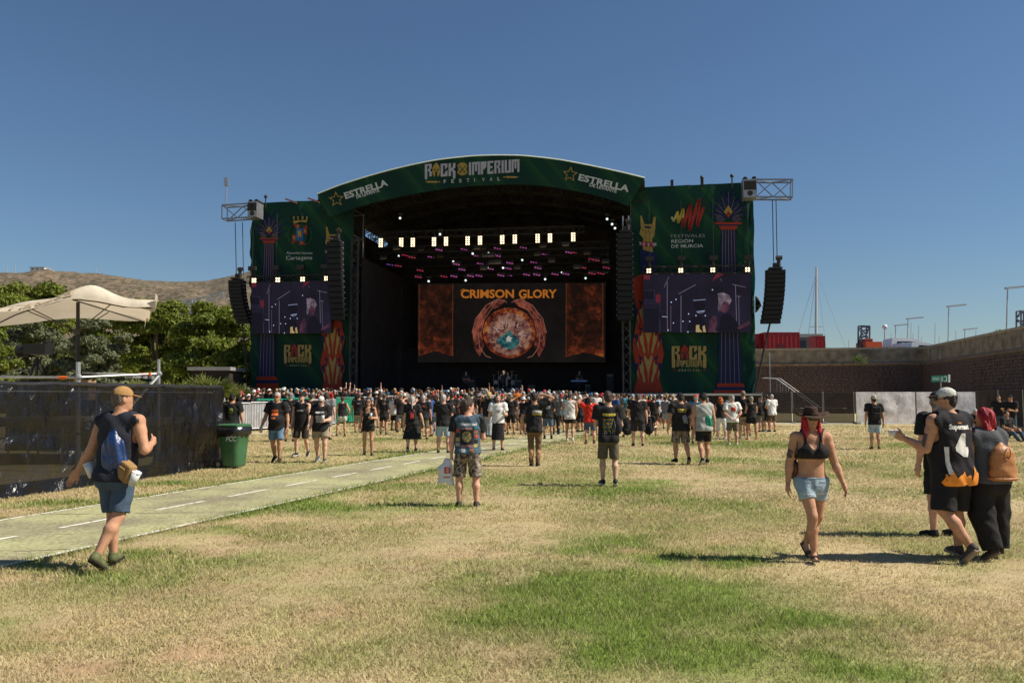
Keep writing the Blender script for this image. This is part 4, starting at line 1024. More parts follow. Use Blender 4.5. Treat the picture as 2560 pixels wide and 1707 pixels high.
for k, (x, y) in enumerate(SPOT):
    px, py = Z(x, y); off = 5+(k*29 % 7) if y > 200 else 2.0; p = SP(px, py, off)
    e = empty('moving_head_light', p, 'white moving-head spotlight glowing inside the dark stage roof', 'stage light', 'white moving-head spotlights in the stage roof')
    MB().cyl(p+ST_B*.35+Vector((0, 0, .12)), p+ST_B*.03, .12, .15, 10).obox(p+ST_B*.3+Vector((0, 0, .34)), (ST_U, ST_B, Vector((0, 0, 1))), (.16, .12, .10)).build('head', black_paint, e)
    MB().cyl(p+ST_B*.03, p, .085, .085, 10).build('lens', pale, e)
TANS = [(415,265),(612,272),(1058,262),(1103,262),(1580,246),(1760,235),(1932,301),(310,340),(763,328),(1120,320),(1165,319),(1536,310),(2078,370),(210,407),(1175,377),(1220,376),(1650,363),(1108,423),(1375,417),(1850,413)]
tanm = mat('fixture_label', (.20, .15, .11), .6, var=.2)
for k, (x, y) in enumerate(TANS):
    px, py = Z(x, y); p = SP(px, py, 3.0+(k*13 % 5))
    e = empty('wash_light', p, 'unlit boxy wash light hanging among the stage trusses', 'stage light', 'unlit wash lights in the stage roof')
    MB().obox(p+ST_B*.2+Vector((0, 0, .12)), (ST_U, ST_B, Vector((0, 0, 1))), (.3, .15, .16)).build('housing', black_paint, e)
    MB().obox(p, (ST_U, ST_B, Vector((0, 0, 1))), (.24, .03, .05)).build('front_panel', tanm, e)
for off, y0 in ((5.2, 620), (7.2, 636), (9.2, 656), (11, 682)):
    mb = MB(); mb.truss(SP(935-(off-5)*2, y0+6, off), SP(1520, y0-8, off), .45, .5, .7, .03); mb.build('lighting_truss', truss_dark, stage)

# ================================================================== line arrays and their booms
def line_array(pxc, ytop, ybot, w, off, n, curve, label, tilt=0):
    a, b = SP(pxc, ytop, off), SP(pxc, ybot, off); k = (a-CAM).length/F; W = w*k; H = (a-b).length
    e = empty('line_array', a, label, 'speaker', 'hanging loudspeaker columns'); cab = mat('speaker_black', (.008, .0085, .011), .7, var=.2, spec=.2)
    fr = MB(); fr.obox(a+Vector((0, 0, .12)), (ST_U, ST_B, Vector((0, 0, 1))), (W*.35, .35, .06)); fr.obox(a+Vector((0, 0, .3))+ST_U*.0, (ST_U, ST_B, Vector((0,0,1))), (W*.12, .12, .2)); fr.build('rigging_frame', black_paint, e)
    ho = MB(); ho.cyl(a+Vector((0, 0, .25))+ST_U*W*.2, a+Vector((0, 0, .75))+ST_U*W*.2, .13, n=8); ho.cyl(a+Vector((0, 0, .85))+ST_U*W*.05, a+Vector((0, 0, .85))+ST_U*W*.38, .15, n=8); ho.build('hoist', black_paint, e)
    for i in range(n):
        t = (i+.5)/n; h = H/n
        sh = curve*t**2.2
        c = a.lerp(b, t)+ST_B*(sh*.8)+ST_U*tilt*t**2.2; ang = curve*.10*t*t
        zz = Vector((0, 0, math.cos(ang)))-ST_B*math.sin(ang); bb = ST_B*math.cos(ang)+Vector((0, 0, math.sin(ang)))
        o = MB(); o.obox(c, (ST_U, bb, zz), (W/2, .38, h*.47)); cb = o.build('cabinet', cab, e)
        g = MB(); g.obox(c-bb*.392, (ST_U, bb, zz), (W*.46, .008, h*.38)); g.build('grille', mat('grille_black', (.012, .012, .014), .8, var=.2), cb)
        for sg in (-1, 1): MB().obox(c+ST_U*sg*(W/2+.015)+zz*(h*.44), (ST_U, bb, zz), (.03, .12, .03)).build('rigging_pin', mat('pin_grey', (.3, .32, .36), .4, .6), cb)
    return e, a
la1, p1 = line_array(1938, 676, 808, 43, -1.6, 12, .55, 'loudspeaker column hanging free against the sky right of the stage', -.28)
la2, p2 = line_array(593, 701, 808, 33, -1.2, 12, .6, 'loudspeaker column hanging free against the hill left of the stage', .45)
la3, p3 = line_array(839, 606, 800, 35, -1.9, 14, .5, 'loudspeaker column hanging before the left wing beside the stage opening', .15)
la4, p4 = line_array(1562, 584, 800, 38, -1.9, 15, .5, 'loudspeaker column at the right edge of the stage opening', 0)
cable_m = mat('cable_black', (.02, .02, .02), .6, var=0)
for (a, px, py0, offs, nm) in ((p1, (1931, 1940), 500, -1.6, 'right'), (p2, (588, 606), 556, -1.2, 'left')):
    for x in px:
        t = SP(x, py0, offs); b2 = SP(x+3, 655 if nm == 'right' else 690, offs); MB().cyl(t, b2, .03, n=5).build('steel_cable', cable_m, la1 if nm == 'right' else la2)
mb = MB(); mb.tube([SP(1925, 808, -1.5), SP(1915, 850, -1.5), SP(1900, 920, -1.4), SP(1886, 985, -1.3)], .07, 6); mb.build('signal_cable', cable_m, la1)
mb = MB(); mb.tube([SP(605, 808, -1.1), SP(609, 850, -1.1), SP(614, 900, -1.1), SP(616, 960, -1.1)], .06, 6); mb.build('signal_cable', cable_m, la2)
def boom(pts, box, off, label):
    e = empty('boom_truss', SP(*pts[0], off), label, 'truss', 'cantilever booms on the wings')
    a, b = SP(*pts[0], off), SP(*pts[1], off); h = abs((SP(*pts[2], off)-a).z)
    mid_ = Vector((0, 0, -h/2)); mb = MB(); mb.truss(a+mid_, b+mid_, .8, h, 1.15, .055); mb.build('arm', mat('boom_steel', (.22, .24, .27), .4, .7), e)
    x0, y0, x1, y1 = box; c = SP((x0+x1)/2, (y0+y1)/2, off); k = (c-CAM).length/F
    mb = MB(); mb.obox(c, (ST_U, ST_B, Vector((0, 0, 1))), ((x1-x0)*k/2, .55, (y1-y0)*k/2)); mb.build('sleeve_block', mat('block_alu', (.33, .34, .37), .42, .7, var=.25, scale=3), e)
    mb = MB()
    for i in (-1, 1):
        q = c+ST_U*i*(x1-x0)*k*.33+Vector((0, 0, (y1-y0)*k*.55)); mb.cyl(q-ST_B*.4, q+ST_B*.4, .16, n=8)
        q = c+ST_U*i*(x1-x0)*k*.22-ST_B*.57+Vector((0, 0, (y1-y0)*k*.15)); mb.obox(q, (ST_U, ST_B, Vector((0, 0, 1))), (.2, .03, .3))
    mb.build('rollers', truss_dark, e)
    q = c-ST_B*.56-Vector((0, 0, (y1-y0)*k*.28)); MB().cyl(q, q-ST_B*.03, .18, n=12).build('bore', black_paint, e)
    return e
boom((( 1884, 453), (1978, 453), (1884, 496)), (1857, 454, 1888, 497), -1.6, 'lattice boom jutting out right from the top of the right wing')
bm = boom(((562, 516), (640, 511), (562, 550)), (628, 509, 650, 545), -1.2, 'lattice boom jutting out left from the top of the left wing, with a thin aerial')
MB().cyl(SP(566, 516, -1.2), SP(566, 455, -1.2), .05, n=6).box(SP(566, 455, -1.2)-Vector((.15, .15, .3)), SP(566, 455, -1.2)+Vector((.15, .15, .3))).build('aerial', alu, bm)
# crumpled black sheet tied at the right wing
mb = MB(); rg = random.Random(3); V = [SP(1889+rg.uniform(0, 18)*math.sin(math.pi*v/7), 740+v*6, -.4+rg.uniform(-.4, .4)) if i else SP(1888, 740+v*6, -.3) for v in range(8) for i in range(4)]
mb.add(V, [(v*4+i, v*4+i+1, (v+1)*4+i+1, (v+1)*4+i) for v in range(7) for i in range(3)])
tag(mb.build('tied_tarp', black_cloth, None), 'crumpled black tarpaulin tied to the outer edge of the right wing', 'tarpaulin')

# ================================================================== band gear on deck
def gear(name, px, py0, py1, w, off, m, label, cat, parts=None):
    a = SP(px, py1, off); a.z = DECK; k = (a-CAM).length/F; h = (py1-py0)*k; e = empty(name, a, label, cat)
    W = w*k
    MB().obox(a+Vector((0, 0, h/2)), (ST_U, ST_B, Vector((0, 0, 1))), (W/2, .3, h/2*.97)).build('cabinet', m, e)
    MB().obox(a+Vector((0, 0, h*.45))-ST_B*.31, (ST_U, ST_B, Vector((0, 0, 1))), (W*.43, .01, h*.36)).build('grille', mat('amp_grille', (.045, .043, .042), .8), e)
    MB().obox(a+Vector((0, 0, h*.9))-ST_B*.31, (ST_U, ST_B, Vector((0, 0, 1))), (W*.43, .012, h*.06)).build('control_panel', mat('amp_panel', (.12, .11, .10), .5), e)
amp = mat('amp_black', (.03, .029, .03), .7)
gear('guitar_amplifier', 1180, 922, 958, 18, 9, amp, 'tall guitar amplifier stack left of the drum riser', 'amplifier')
gear('guitar_amplifier', 1297, 922, 958, 18, 9, amp, 'tall guitar amplifier stack right of the drum riser', 'amplifier')
gear('stage_monitor', 1330, 946, 968, 20, 7, amp, 'stage speaker right of the singer', 'speaker')
gear('stage_monitor', 1526, 918, 968, 18, 6, amp, 'tall side speaker at the right end of the deck', 'speaker')
gear('equipment_rack', 1470, 955, 978, 14, 5, amp, 'equipment case beside the keyboard', 'case')
def drumkit():
    off = 9.5; b = SP(1262, 965, off); b.z = DECK; e = empty('drum_kit', b, 'drum kit with cymbals on a riser at the back of the deck', 'drum kit')
    sbox(MB(), SS(1230,960,off)[0], SS(1296,960,off)[0], DECK, DECK+.5, off-.8, off+1.4).build('riser', mat('riser_blue', (.05, .07, .10), .5), e)
    d = mat('drum_shell', (.05, .055, .08), .3, coat=.5); hd = mat('drum_head', (.35, .34, .33), .6); cy_ = mat('cymbal_brass', (.5, .36, .12), .3, .9)
    for s, z, r, L, nm in ((0, .85, .3, .45, 'bass_drum'), (-.3, 1.35, .17, .28, 'tom_drum'), (.3, 1.35, .17, .28, 'tom_drum'), (.75, .95, .22, .4, 'floor_tom'), (-.75, 1.0, .19, .16, 'snare_drum')):
        c = b+ST_U*s+Vector((0, 0, z)); o = MB().cyl(c-ST_B*L/2, c+ST_B*L/2, r, r, 14).build(nm, d, e); MB().cyl(c-ST_B*(L/2+.01), c-ST_B*(L/2+.002), r*.92, r*.92, 14).build('head', hd, o)
    for s, z in ((-.95, 1.6), (.95, 1.6), (-.55, 1.9), (.6, 1.9)):
        c = b+ST_U*s+Vector((0, 0, z)); o = MB().lathe(c, [(.02, .03), (.24, 0), (.02, .01)], 14).build('cymbal', cy_, e); MB().cyl(c, c-Vector((0, 0, z-.5)), .015, n=5).build('stand', alu, o)
drumkit()
def keyboard():
    off = 5.5; b = SP(1448, 975, off); b.z = DECK; e = empty('keyboard', b, 'blue-lit keyboard on an X stand at the right of the deck', 'keyboard'); kb = mat('keyboard_blue', (.05, .09, .16), .4, emit=(.02, .05, .14, .6))  # blue light on the keyboard put in as a faint glow of its body
    c = b+Vector((0, 0, 1.0)); MB().obox(c, (ST_U, ST_B, Vector((0, 0, 1))), (.62, .16, .05)).build('body', kb, e)
    MB().obox(c+Vector((0, 0, .055))-ST_B*.05, (ST_U, ST_B, Vector((0, 0, 1))), (.58, .08, .006)).build('keys', mat('keys_white', (.5, .5, .5)), e)
    for sg in (-1, 1): MB().bar(b+ST_U*sg*.45, c-ST_U*sg*.4, .04).build('leg', black_paint, e)
keyboard()
# ================================================================== left side: net-covered fence, scaffold, parasol, bin, barriers
galv = mat('galvanised', (.42, .43, .43), .45, .75, var=.2, scale=8)
def net_mat(name, c, alpha, rough=.32, spec=.6, bump=.5):
    m = mat(name, c, rough, var=.2, scale=3, spec=spec); N = m.node_tree.nodes; L = m.node_tree.links; b = N['Principled BSDF']
    tc = N.new('ShaderNodeTexCoord'); n = N.new('ShaderNodeTexNoise'); n.inputs['Scale'].default_value = 7; n.inputs['Detail'].default_value = 6; n.inputs['Distortion'].default_value = 1.2
    mp = N.new('ShaderNodeMapping'); mp.inputs['Scale'].default_value = (1, 1, .55); L.new(tc.outputs['Object'], mp.inputs[0]); L.new(mp.outputs[0], n.inputs[0])
    bp = N.new('ShaderNodeBump'); bp.inputs['Strength'].default_value = bump; bp.inputs['Distance'].default_value = .06; L.new(n.outputs[0], bp.inputs['Height']); L.new(bp.outputs[0], b.inputs['Normal'])
    t = N.new('ShaderNodeBsdfTransparent'); mx = N.new('ShaderNodeMixShader'); mx.inputs[0].default_value = alpha
    L.new(t.outputs[0], mx.inputs[1]); L.new(b.outputs[0], mx.inputs[2]); L.new(mx.outputs[0], N['Material Output'].inputs[0])
    return m
NET = net_mat('black_net', (.006, .0048, .0045), .93, .24, .5, .75)
def net_fence():
    pts = [gnd(x, y) for x, y in ((-160, 1268), (100, 1233), (176, 1222), (355, 1197), (444, 1183), (528, 1168))]
    q_ = pts[-1]; pts += [q_+Vector((.12, .18, 0)), q_+Vector((.0, .6, 0)), q_+Vector((-.3, 1.4, 0)), q_+Vector((-1.0, 3.0, 0)), q_+Vector((-2.4, 6.0, 0)), q_+Vector((-4.0, 9, 0))]
    e = empty('covered_fence', pts[3], 'black net-covered fence running along the left of the green path', 'fence')
    L = [0]
    for a, b in zip(pts, pts[1:]): L.append(L[-1]+(b-a).length)
    n = 260; ts = np.linspace(0, L[-1], n); xs = np.interp(ts, L, [p.x for p in pts]); ys = np.interp(ts, L, [p.y for p in pts])
    H = 1.92; nz = 26; V = []
    for i in range(n):
        j0, j1 = max(0, i-1), min(n-1, i+1); d = Vector((xs[j1]-xs[j0], ys[j1]-ys[j0], 0)).normalized(); nr = Vector((d.y, -d.x, 0))
        for k in range(nz+1):
            t = k/nz; z = H*t
            w = .13*(float(fbm(ts[i]*.9+t*1.6, t*2.2, 4))-.5)*2*math.sin(math.pi*min(1, t*1.15))+.06*(float(vnoise(ts[i]*4.2+t*5, t*3.5, 6))-.5)+.05*(float(vnoise(ts[i]*9-t*4, t*7, 16))-.5)
            w += .10*max(0, .12-t)/.12*float(vnoise(ts[i]*2.2, 0, 2))
            if k == nz: z += .035*(float(vnoise(ts[i]*3, 0, 11))-.5)
            V.append(Vector((xs[i], ys[i], max(.01, z)))+nr*(w+.03))
    Q = [(i*(nz+1)+k, (i+1)*(nz+1)+k, (i+1)*(nz+1)+k+1, i*(nz+1)+k+1) for i in range(n-1) for k in range(nz)]
    mb = MB(); mb.add(V, Q); mb.build('net', NET, e, True)
    mb = MB(); mb.tube([Vector((xs[i], ys[i], H+.01+.03*(float(vnoise(ts[i]*3, 0, 11))-.5))) for i in range(0, n, 3)], .05, 6); mb.build('rolled_hem', mat('net_hem', (.022, .018, .017), .3, spec=.7, bump=.6, bscale=12), e, True)
    s = 1.0
    while s < L[-1]:
        x, y = float(np.interp(s, L, [p.x for p in pts])), float(np.interp(s, L, [p.y for p in pts]))
        MB().cyl((x-.25, y+.12, 0), (x-.25, y+.12, H-.05), .03, n=8).build('post', galv, e)
        mb = MB(); mb.obox((x-.32, y+.2, .06), (Vector((1, 0, 0)), Vector((0, 1, 0)), Vector((0, 0, 1))), (.20, .12, .06)); mb.build('foot_block', mat('foot_concrete', (.33, .32, .3), .9), e)
        s += 2.4
    for z in (.15, 1.0, 1.8):
        MB().tube([Vector((x-.2, y+.10, z)) for x, y in zip(xs[:200:4], ys[:200:4])], .02, 6).build('rail', galv, e)
net_fence()

def scaffold():
    Y = 18.5; P = lambda x, y, d=0: at(x, y, Y+d)
    e = empty('scaffold_railing', P(195, 985), 'galvanised scaffold railing above the net fence under the parasol', 'railing')
    def tube(a, b, r=.026, nm='tube', m=galv): return MB().cyl(a, b, r, n=10).build(nm, m, e)
    tube(P(196, 905), P(195, 1200), .05, 'post'); tube(P(397, 898, 1.5), P(397, 1180, 1.5), .038, 'post'); tube(P(-20, 900), P(-20, 1200), .045, 'post')
    tube(P(-120, 943), P(196, 943), .03, 'rail'); tube(P(196, 943), P(397, 934, 1.5), .03, 'rail'); tube(P(205, 932, 2.2), P(397, 938, 3), .022, 'rail')
    tube(P(400, 936, 1.5), P(250, 1100, .3), .045, 'brace')
    org = mat('clamp_orange', (.6, .11, .02), .6)
    for x, y, d in ((158, 944, 0), (367, 936, 1.3), (357, 936, 2.9)):
        a = P(x, y, d); MB().cyl(a-Vector((.1, 0, 0)), a+Vector((.1, 0, .004)), .042, n=10).build('orange_sleeve', org, e)
    for x, y, d in ((196, 943, 0), (397, 935, 1.5)):
        a = P(x, y, d); MB().ball(a, .085).build('coupler', mat('coupler_grey', (.3, .3, .3), .5, .7), e)
scaffold()
plat = empty('camera_platform', onx(60, 22, 0), 'dark raised camera platform behind the net fence', 'platform')
a, b = onx(-160, 21), onx(380, 21)
MB().box((a.x, 20.2, .95), (b.x, 24, 1.1)).build('deck', mat('platform_ply', (.06, .05, .045), .8), plat)
for k in range(7):
    x = a.x+.2+(b.x-a.x-.4)*k/6; MB().cyl((x, 20.4, 0), (x, 20.4, .95), .03, n=6).build('leg', galv, plat); MB().cyl((x, 23.8, 0), (x, 23.8, .95), .03, n=6).build('leg', galv, plat)
MB().box((a.x, 23.95, .1), (b.x, 24.0, 1.9)).build('backcloth', black_cloth, plat)
def carton(px0, px1, py0, py1, Y, label):
    p, q = at(px0, py1, Y), at(px1, py0, Y); e = empty('cardboard_box', (p.x, Y, p.z), label, 'box')
    c = mat('cardboard', (.30, .19, .10), .9, var=.15)
    MB().box((p.x, Y, p.z), (q.x, Y+.4, q.z)).build('carton', c, e)
    MB().box((p.x+.02, Y-.004, (p.z+q.z)/2-.03), (q.x-.02, Y-.001, (p.z+q.z)/2+.03)).build('tape', mat('parcel_tape', (.36, .27, .16), .4), e)
    MB().box((p.x-.01, Y-.01, q.z), (q.x+.01, Y+.2, q.z+.012)).build('flap', c, e)
carton(182, 221, 950, 1000, 21, 'brown cardboard box standing behind the net fence post')
def tv_camera():
    Y = 22.4; e = empty('broadcast_camera', at(90, 940, Y), 'black broadcast camera on its pedestal above the net fence', 'camera'); m = mat('camera_black', (.012, .012, .013), .5)
    P = lambda x, y: at(x, y, Y)
    c = P(96, 873); MB().obox(c, (Vector((1, 0, 0)), Vector((0, 1, 0)), Vector((0, 0, 1))), (.30, .2, .15)).build('body', m, e)
    MB().cyl(P(70, 876), P(46, 878), .15, .17, 14).build('lens', m, e); MB().cyl(P(46, 878), P(44, 878), .14, .14, 14).build('lens_glass', dark_glass, e)
    MB().obox(P(118, 860), (Vector((1, 0, 0)), Vector((0, 1, 0)), Vector((0, 0, 1))), (.06, .12, .09)).build('viewfinder', m, e)
    MB().bar(P(104, 892), P(88, 940), .04).build('pan_bar', m, e)
    for x in (60, 92, 124): MB().cyl(P(92, 893), P(x, 985), .035, n=6).build('leg', m, e)
tv_camera()

def parasol():
    cloth = net_mat('parasol_cloth', (.72, .65, .53), 1.0, .85, .2, .15); N = cloth.node_tree.nodes; L = cloth.node_tree.links
    t = N.new('ShaderNodeBsdfTranslucent'); t.inputs[0].default_value = (.66, .56, .42, 1); mx2 = N.new('ShaderNodeMixShader'); mx2.inputs[0].default_value = .42
    L.new(N['Principled BSDF'].outputs[0], mx2.inputs[1]); L.new(t.outputs[0], mx2.inputs[2]); L.new(mx2.outputs[0], N['Material Output'].inputs[0])
    Y = 20.5; top = at(195, 756, Y); base = at(205, 940, Y); base = Vector((top.x+.1, Y, 1.1))
    e = empty('parasol', base, 'big beige parasol bent by the wind above the camera platform', 'parasol')
    MB().cyl(base, top, .045, n=10).build('pole', mat('pole_dark', (.03, .028, .027), .5, .3), e)
    MB().obox(base+Vector((0, 0, .05)), (Vector((1, 0, 0)), Vector((0, 1, 0)), Vector((0, 0, 1))), (.4, .4, .05)).build('foot_plate', mat('plate_grey', (.2, .2, .2)), e)
    # square canopy, right-hand side thrown up by the wind
    n = 36; V = []; zt = top.z; W = 1.86; ca_, sa_ = math.cos(R(28)), math.sin(R(28))
    def S(u, v):
        r = max(abs(u), abs(v)); lx, ly = u*W*1.02-.22, v*1.8; x = top.x+lx*ca_-ly*sa_; y = Y+lx*sa_+ly*ca_
        z = zt+.10-.42*r**1.25 + .10*u*abs(u) + .07*math.sin(u*5+1)*(.3+.7*max(0, -v)) - .16*max(0, -u)**2 + .17*max(0, -v)*math.exp(-((u-.12)/.55)**2)*r
        z += .05*math.sin(v*7+u*3)*r
        return Vector((x, y, z))
    for j in range(n+1):
        for i in range(n+1): V.append(S(-1+2*i/n, -1+2*j/n))
    mb = MB(); mb.add(V, [(j*(n+1)+i, j*(n+1)+i+1, (j+1)*(n+1)+i+1, (j+1)*(n+1)+i) for j in range(n) for i in range(n)]); can = mb.build('canopy', cloth, e, True)
    # front valance flipped up
    V = []; m_ = 5
    for i in range(n+1):
        u = -1+2*i/n; p = S(u, -1)
        for k in range(m_+1):
            t_ = k/m_; h = .17+.22*math.exp(-((u-.25)/.5)**2)+.05*math.sin(u*9)
            V.append(p+Vector((.02*math.sin(u*11), .03+.30*t_*t_, h*t_*(1.15-.3*t_))))
    mb = MB(); mb.add(V, [(i*(m_+1)+k, (i+1)*(m_+1)+k, (i+1)*(m_+1)+k+1, i*(m_+1)+k+1) for i in range(n) for k in range(m_)]); va = mb.build('valance', cloth, e, True)
    # side valance on the right, curled up like a horn
    V = []
    for i in range(15):
        v = -1+2*i/14; p = S(1, v)
        for k in range(6):
            t_ = k/5; c = 1 if v < -.2 else .35
            V.append(p+Vector((.10*math.sin(t_*2.6)*c, -.05*t_, (.36*t_ if v < -.2 else -.2*t_)*(.6+.4*math.sin(v*6+2)))))
    mb = MB(); mb.add(V, [(i*6+k, (i+1)*6+k, (i+1)*6+k+1, i*6+k+1) for i in range(14) for k in range(5)]); mb.build('valance', cloth, e, True)
    tx, Fc = text_tris('ESTRELLA', .02); a0 = min(p[0] for p in tx); b0 = max(p[0] for p in tx)
    V2 = []
    for x, y in tx:       # upside down on the flipped valance
        u = .05-.9*(x-a0)/(b0-a0)*.95; tt = .75-.55*(y/.7); p = S(u, -1); h = .17+.22*math.exp(-((u-.25)/.5)**2)+.05*math.sin(u*9)
        V2.append(p+Vector((.02*math.sin(u*11), .03+.30*tt*tt-.03, h*tt*(1.15-.3*tt)+.004)))
    mb = MB(); mb.add(V2, Fc); mb.build('lettering', mat('valance_print', (.34, .27, .18), .8), va)
    rib = mat('rib_dark', (.05, .045, .04), .5)
    hub = top-Vector((0, 0, .75))
    for (u, v) in ((-1, -1), (1, -1), (-1, 1), (1, 1)):
        pts = [S(u*t_, v*t_)-Vector((0, 0, .04)) for t_ in (.05, .35, .65, .97)]; MB().tube(pts, .018, 5).build('rib', rib, e)
        MB().tube([hub, S(u*.5, v*.5)-Vector((0, 0, .05))], .014, 5).build('strut', rib, e)
    MB().cyl(hub-Vector((0, 0, .08)), hub+Vector((0, 0, .06)), .075, n=10).build('hub', rib, e)
parasol()

def wheelie_bin():
    g = gnd(584, 1170); e = empty('wheelie_bin', g, 'green wheeled rubbish bin with black bag folded over its rim', 'bin')
    rot = R(-20); X = Vector((math.cos(rot), math.sin(rot), 0)); Yv = Vector((-math.sin(rot), math.cos(rot), 0)); Zv = Vector((0, 0, 1))
    green = mat('bin_green', (.045, .13, .055), .45, var=.12); bag = mat('bin_bag', (.012, .012, .013), .22, spec=.7, bump=.8, bscale=18)
    def ring(z, hx, hy, ox=0, n=24, p=4.5):
        out = []
        for i in range(n):
            a = 2*math.pi*i/n; c, s = math.cos(a), math.sin(a)
            r = (abs(c)**p+abs(s)**p)**(-1/p); out.append(g+X*(c*r*hx+ox)+Yv*(s*r*hy)+Zv*z)
        return out
    def loft(rings):
        n = len(rings[0]); mb = MB(); mb.add(sum(rings, []), [(k*n+i, k*n+(i+1) % n, (k+1)*n+(i+1) % n, (k+1)*n+i) for k in range(len(rings)-1) for i in range(n)]+[tuple(range(n-1, -1, -1)), tuple(range((len(rings)-1)*n, len(rings)*n))]); return mb
    loft([ring(.05, .22, .20), ring(.10, .235, .215), ring(.5, .265, .24), ring(.83, .29, .27), ring(.84, .30, .28)]).build('body', green, e, True)
    rg = random.Random(2)
    rr = [ring(.78, .31, .285), ring(.84, .335, .31), ring(.98, .345, .32), ring(1.0, .30, .28)]
    for k in range(len(rr[0])): rr[0][k] += Zv*rg.uniform(-.06, .05); rr[1][k] += X*rg.uniform(-.02, .02)+Zv*rg.uniform(-.02, .02)
    loft(rr).build('bag_liner', bag, e, True)
    lid = [ring(1.0, .33, .31, -.01), ring(1.035, .335, .315, -.01), ring(1.055, .29, .27, -.01)]
    loft(lid).build('lid', green, e, False)
    for s in (-1, 1):
        c = g-X*.27+Yv*(s*.2)+Zv*.10
        w = MB(); w.cyl(c-Yv*.025, c+Yv*.025, .10, n=18); wo = w.build('wheel', mat('tyre_black', (.02, .02, .02), .8), e)
        w = MB(); w.cyl(c-Yv*.03, c+Yv*.03, .055, n=14); w.build('rim', mat('rim_grey', (.25, .24, .22), .6), wo)
    MB().cyl(g-X*.36+Zv*.98-Yv*.22, g-X*.36+Zv*.98+Yv*.22, .02, n=8).build('handle', green, e)
    V, Fc = text_tris('FCC', .03, .15); a = min(p[0] for p in V)
    mb = MB(); mb.add([g-Yv*.268-Yv*.006+X*(-.02+(x-a)*.16)+Zv*(.66+y*.16) for x, y in V], Fc); mb.build('lettering', mat('bin_white', (.7, .72, .7)), e)
wheelie_bin()

# corrugated crowd barriers, with a green gate
def barriers():
    A, B = gnd(540, 1083), gnd(1060, 1059); n = 8
    cor = mat('barrier_steel', (.46, .46, .47), .5, .55, var=.22, scale=4, bump=.25, bscale=9); grn = mat('barrier_green', (.012, .24, .14), .55, var=.15)
    d = (B-A).normalized(); nr = Vector((d.y, -d.x, 0)); Lt = (B-A).length; w = Lt/n; H = 1.38
    for k in range(n):
        a = A+d*(w*k+.03); b = A+d*(w*(k+1)-.03); a.z = b.z = float(rise((a.x+b.x)/2, (a.y+b.y)/2)); green = k == 4
        H_ = H if not green else 1.42
        o = ['first', 'second', 'third', 'fourth', 'fifth', 'sixth', 'seventh', 'last'][k]
        lab = 'green gate panel in the steel crowd barrier' if green else f'grey corrugated steel crowd barrier panel, {o} of the row from the left'
        e = empty('crowd_barrier', a, lab, 'barrier', 'steel crowd barriers on the left'); m = grn if green else cor
        V = []; m_ = 48
        for i in range(m_+1):
            p = a.lerp(b, i/m_)+nr*(.02*(1 if (i//2) % 2 else -1)); V += [p+Vector((0, 0, .12)), p+Vector((0, 0, H_-.06))]
        mb = MB(); mb.add(V, [(2*i, 2*i+2, 2*i+3, 2*i+1) for i in range(m_)]); mb.build('sheet', m, e)
        for p in (a, b): MB().cyl(p, p+Vector((0, 0, H_)), .03, n=8).build('post', m, e)
        MB().cyl(a+Vector((0, 0, H_)), b+Vector((0, 0, H_)), .035, n=8).build('top_rail', m, e); MB().cyl(a+Vector((0, 0, .12)), b+Vector((0, 0, .12)), .025, n=6).build('bottom_rail', m, e)
        MB().bar(a.lerp(b, .5), a.lerp(b, .5)-nr*.9+Vector((0, 0, .02)), .06).build('foot', m, e); MB().bar(a.lerp(b, .5)+Vector((0, 0, 1.0)), a.lerp(b, .5)-nr*.85, .04).build('brace', m, e)
        if k in (1, 2):    # green rack standing behind
            q0, q1 = a+Vector((0, 1.0, 0)), b+Vector((0, 1.0, 0)); g = empty('bottle_rack', q0, f'green frame rack behind the {o} barrier panel', 'rack', 'green racks behind the barriers')
            for z in (1.28, 1.52): MB().bar(q0+Vector((0, 0, z)), q1+Vector((0, 0, z)), .07).build('rail', grn, g)
            for i in range(6): p = q0.lerp(q1, i/5); MB().bar(p, p+Vector((0, 0, 1.55)), .06).build('upright', grn, g)
barriers()
# white tents and dark trailer far left behind the trees
def booth(px0, px1, py0, Y, m, rm, label):
    a, b = at(px0, py0, Y), onx(px1, Y); e = empty('market_tent', (a.x, Y, 0), label, 'tent')
    MB().box((a.x, Y, 0), (b.x, Y+3, a.z)).build('wall', m, e); MB().box((a.x-.2, Y-.4, a.z), (b.x+.2, Y+3.2, a.z+.25)).build('roof', rm, e)
    MB().box((a.x+.5, Y-.02, 0), (a.x+1.6, Y-.004, a.z*.75)).build('doorway', black_paint, e)
booth(480, 572, 926, 58, black_cloth, mat('tent_grey', (.25, .25, .25), .7), 'black booth with pale flat roof between the trees and the stage')
booth(-120, 330, 945, 60, mat('tent_dark', (.05, .05, .05), .8), mat('tent_grey2', (.2, .2, .2), .7), 'long dark booth in the shade beneath the left trees')
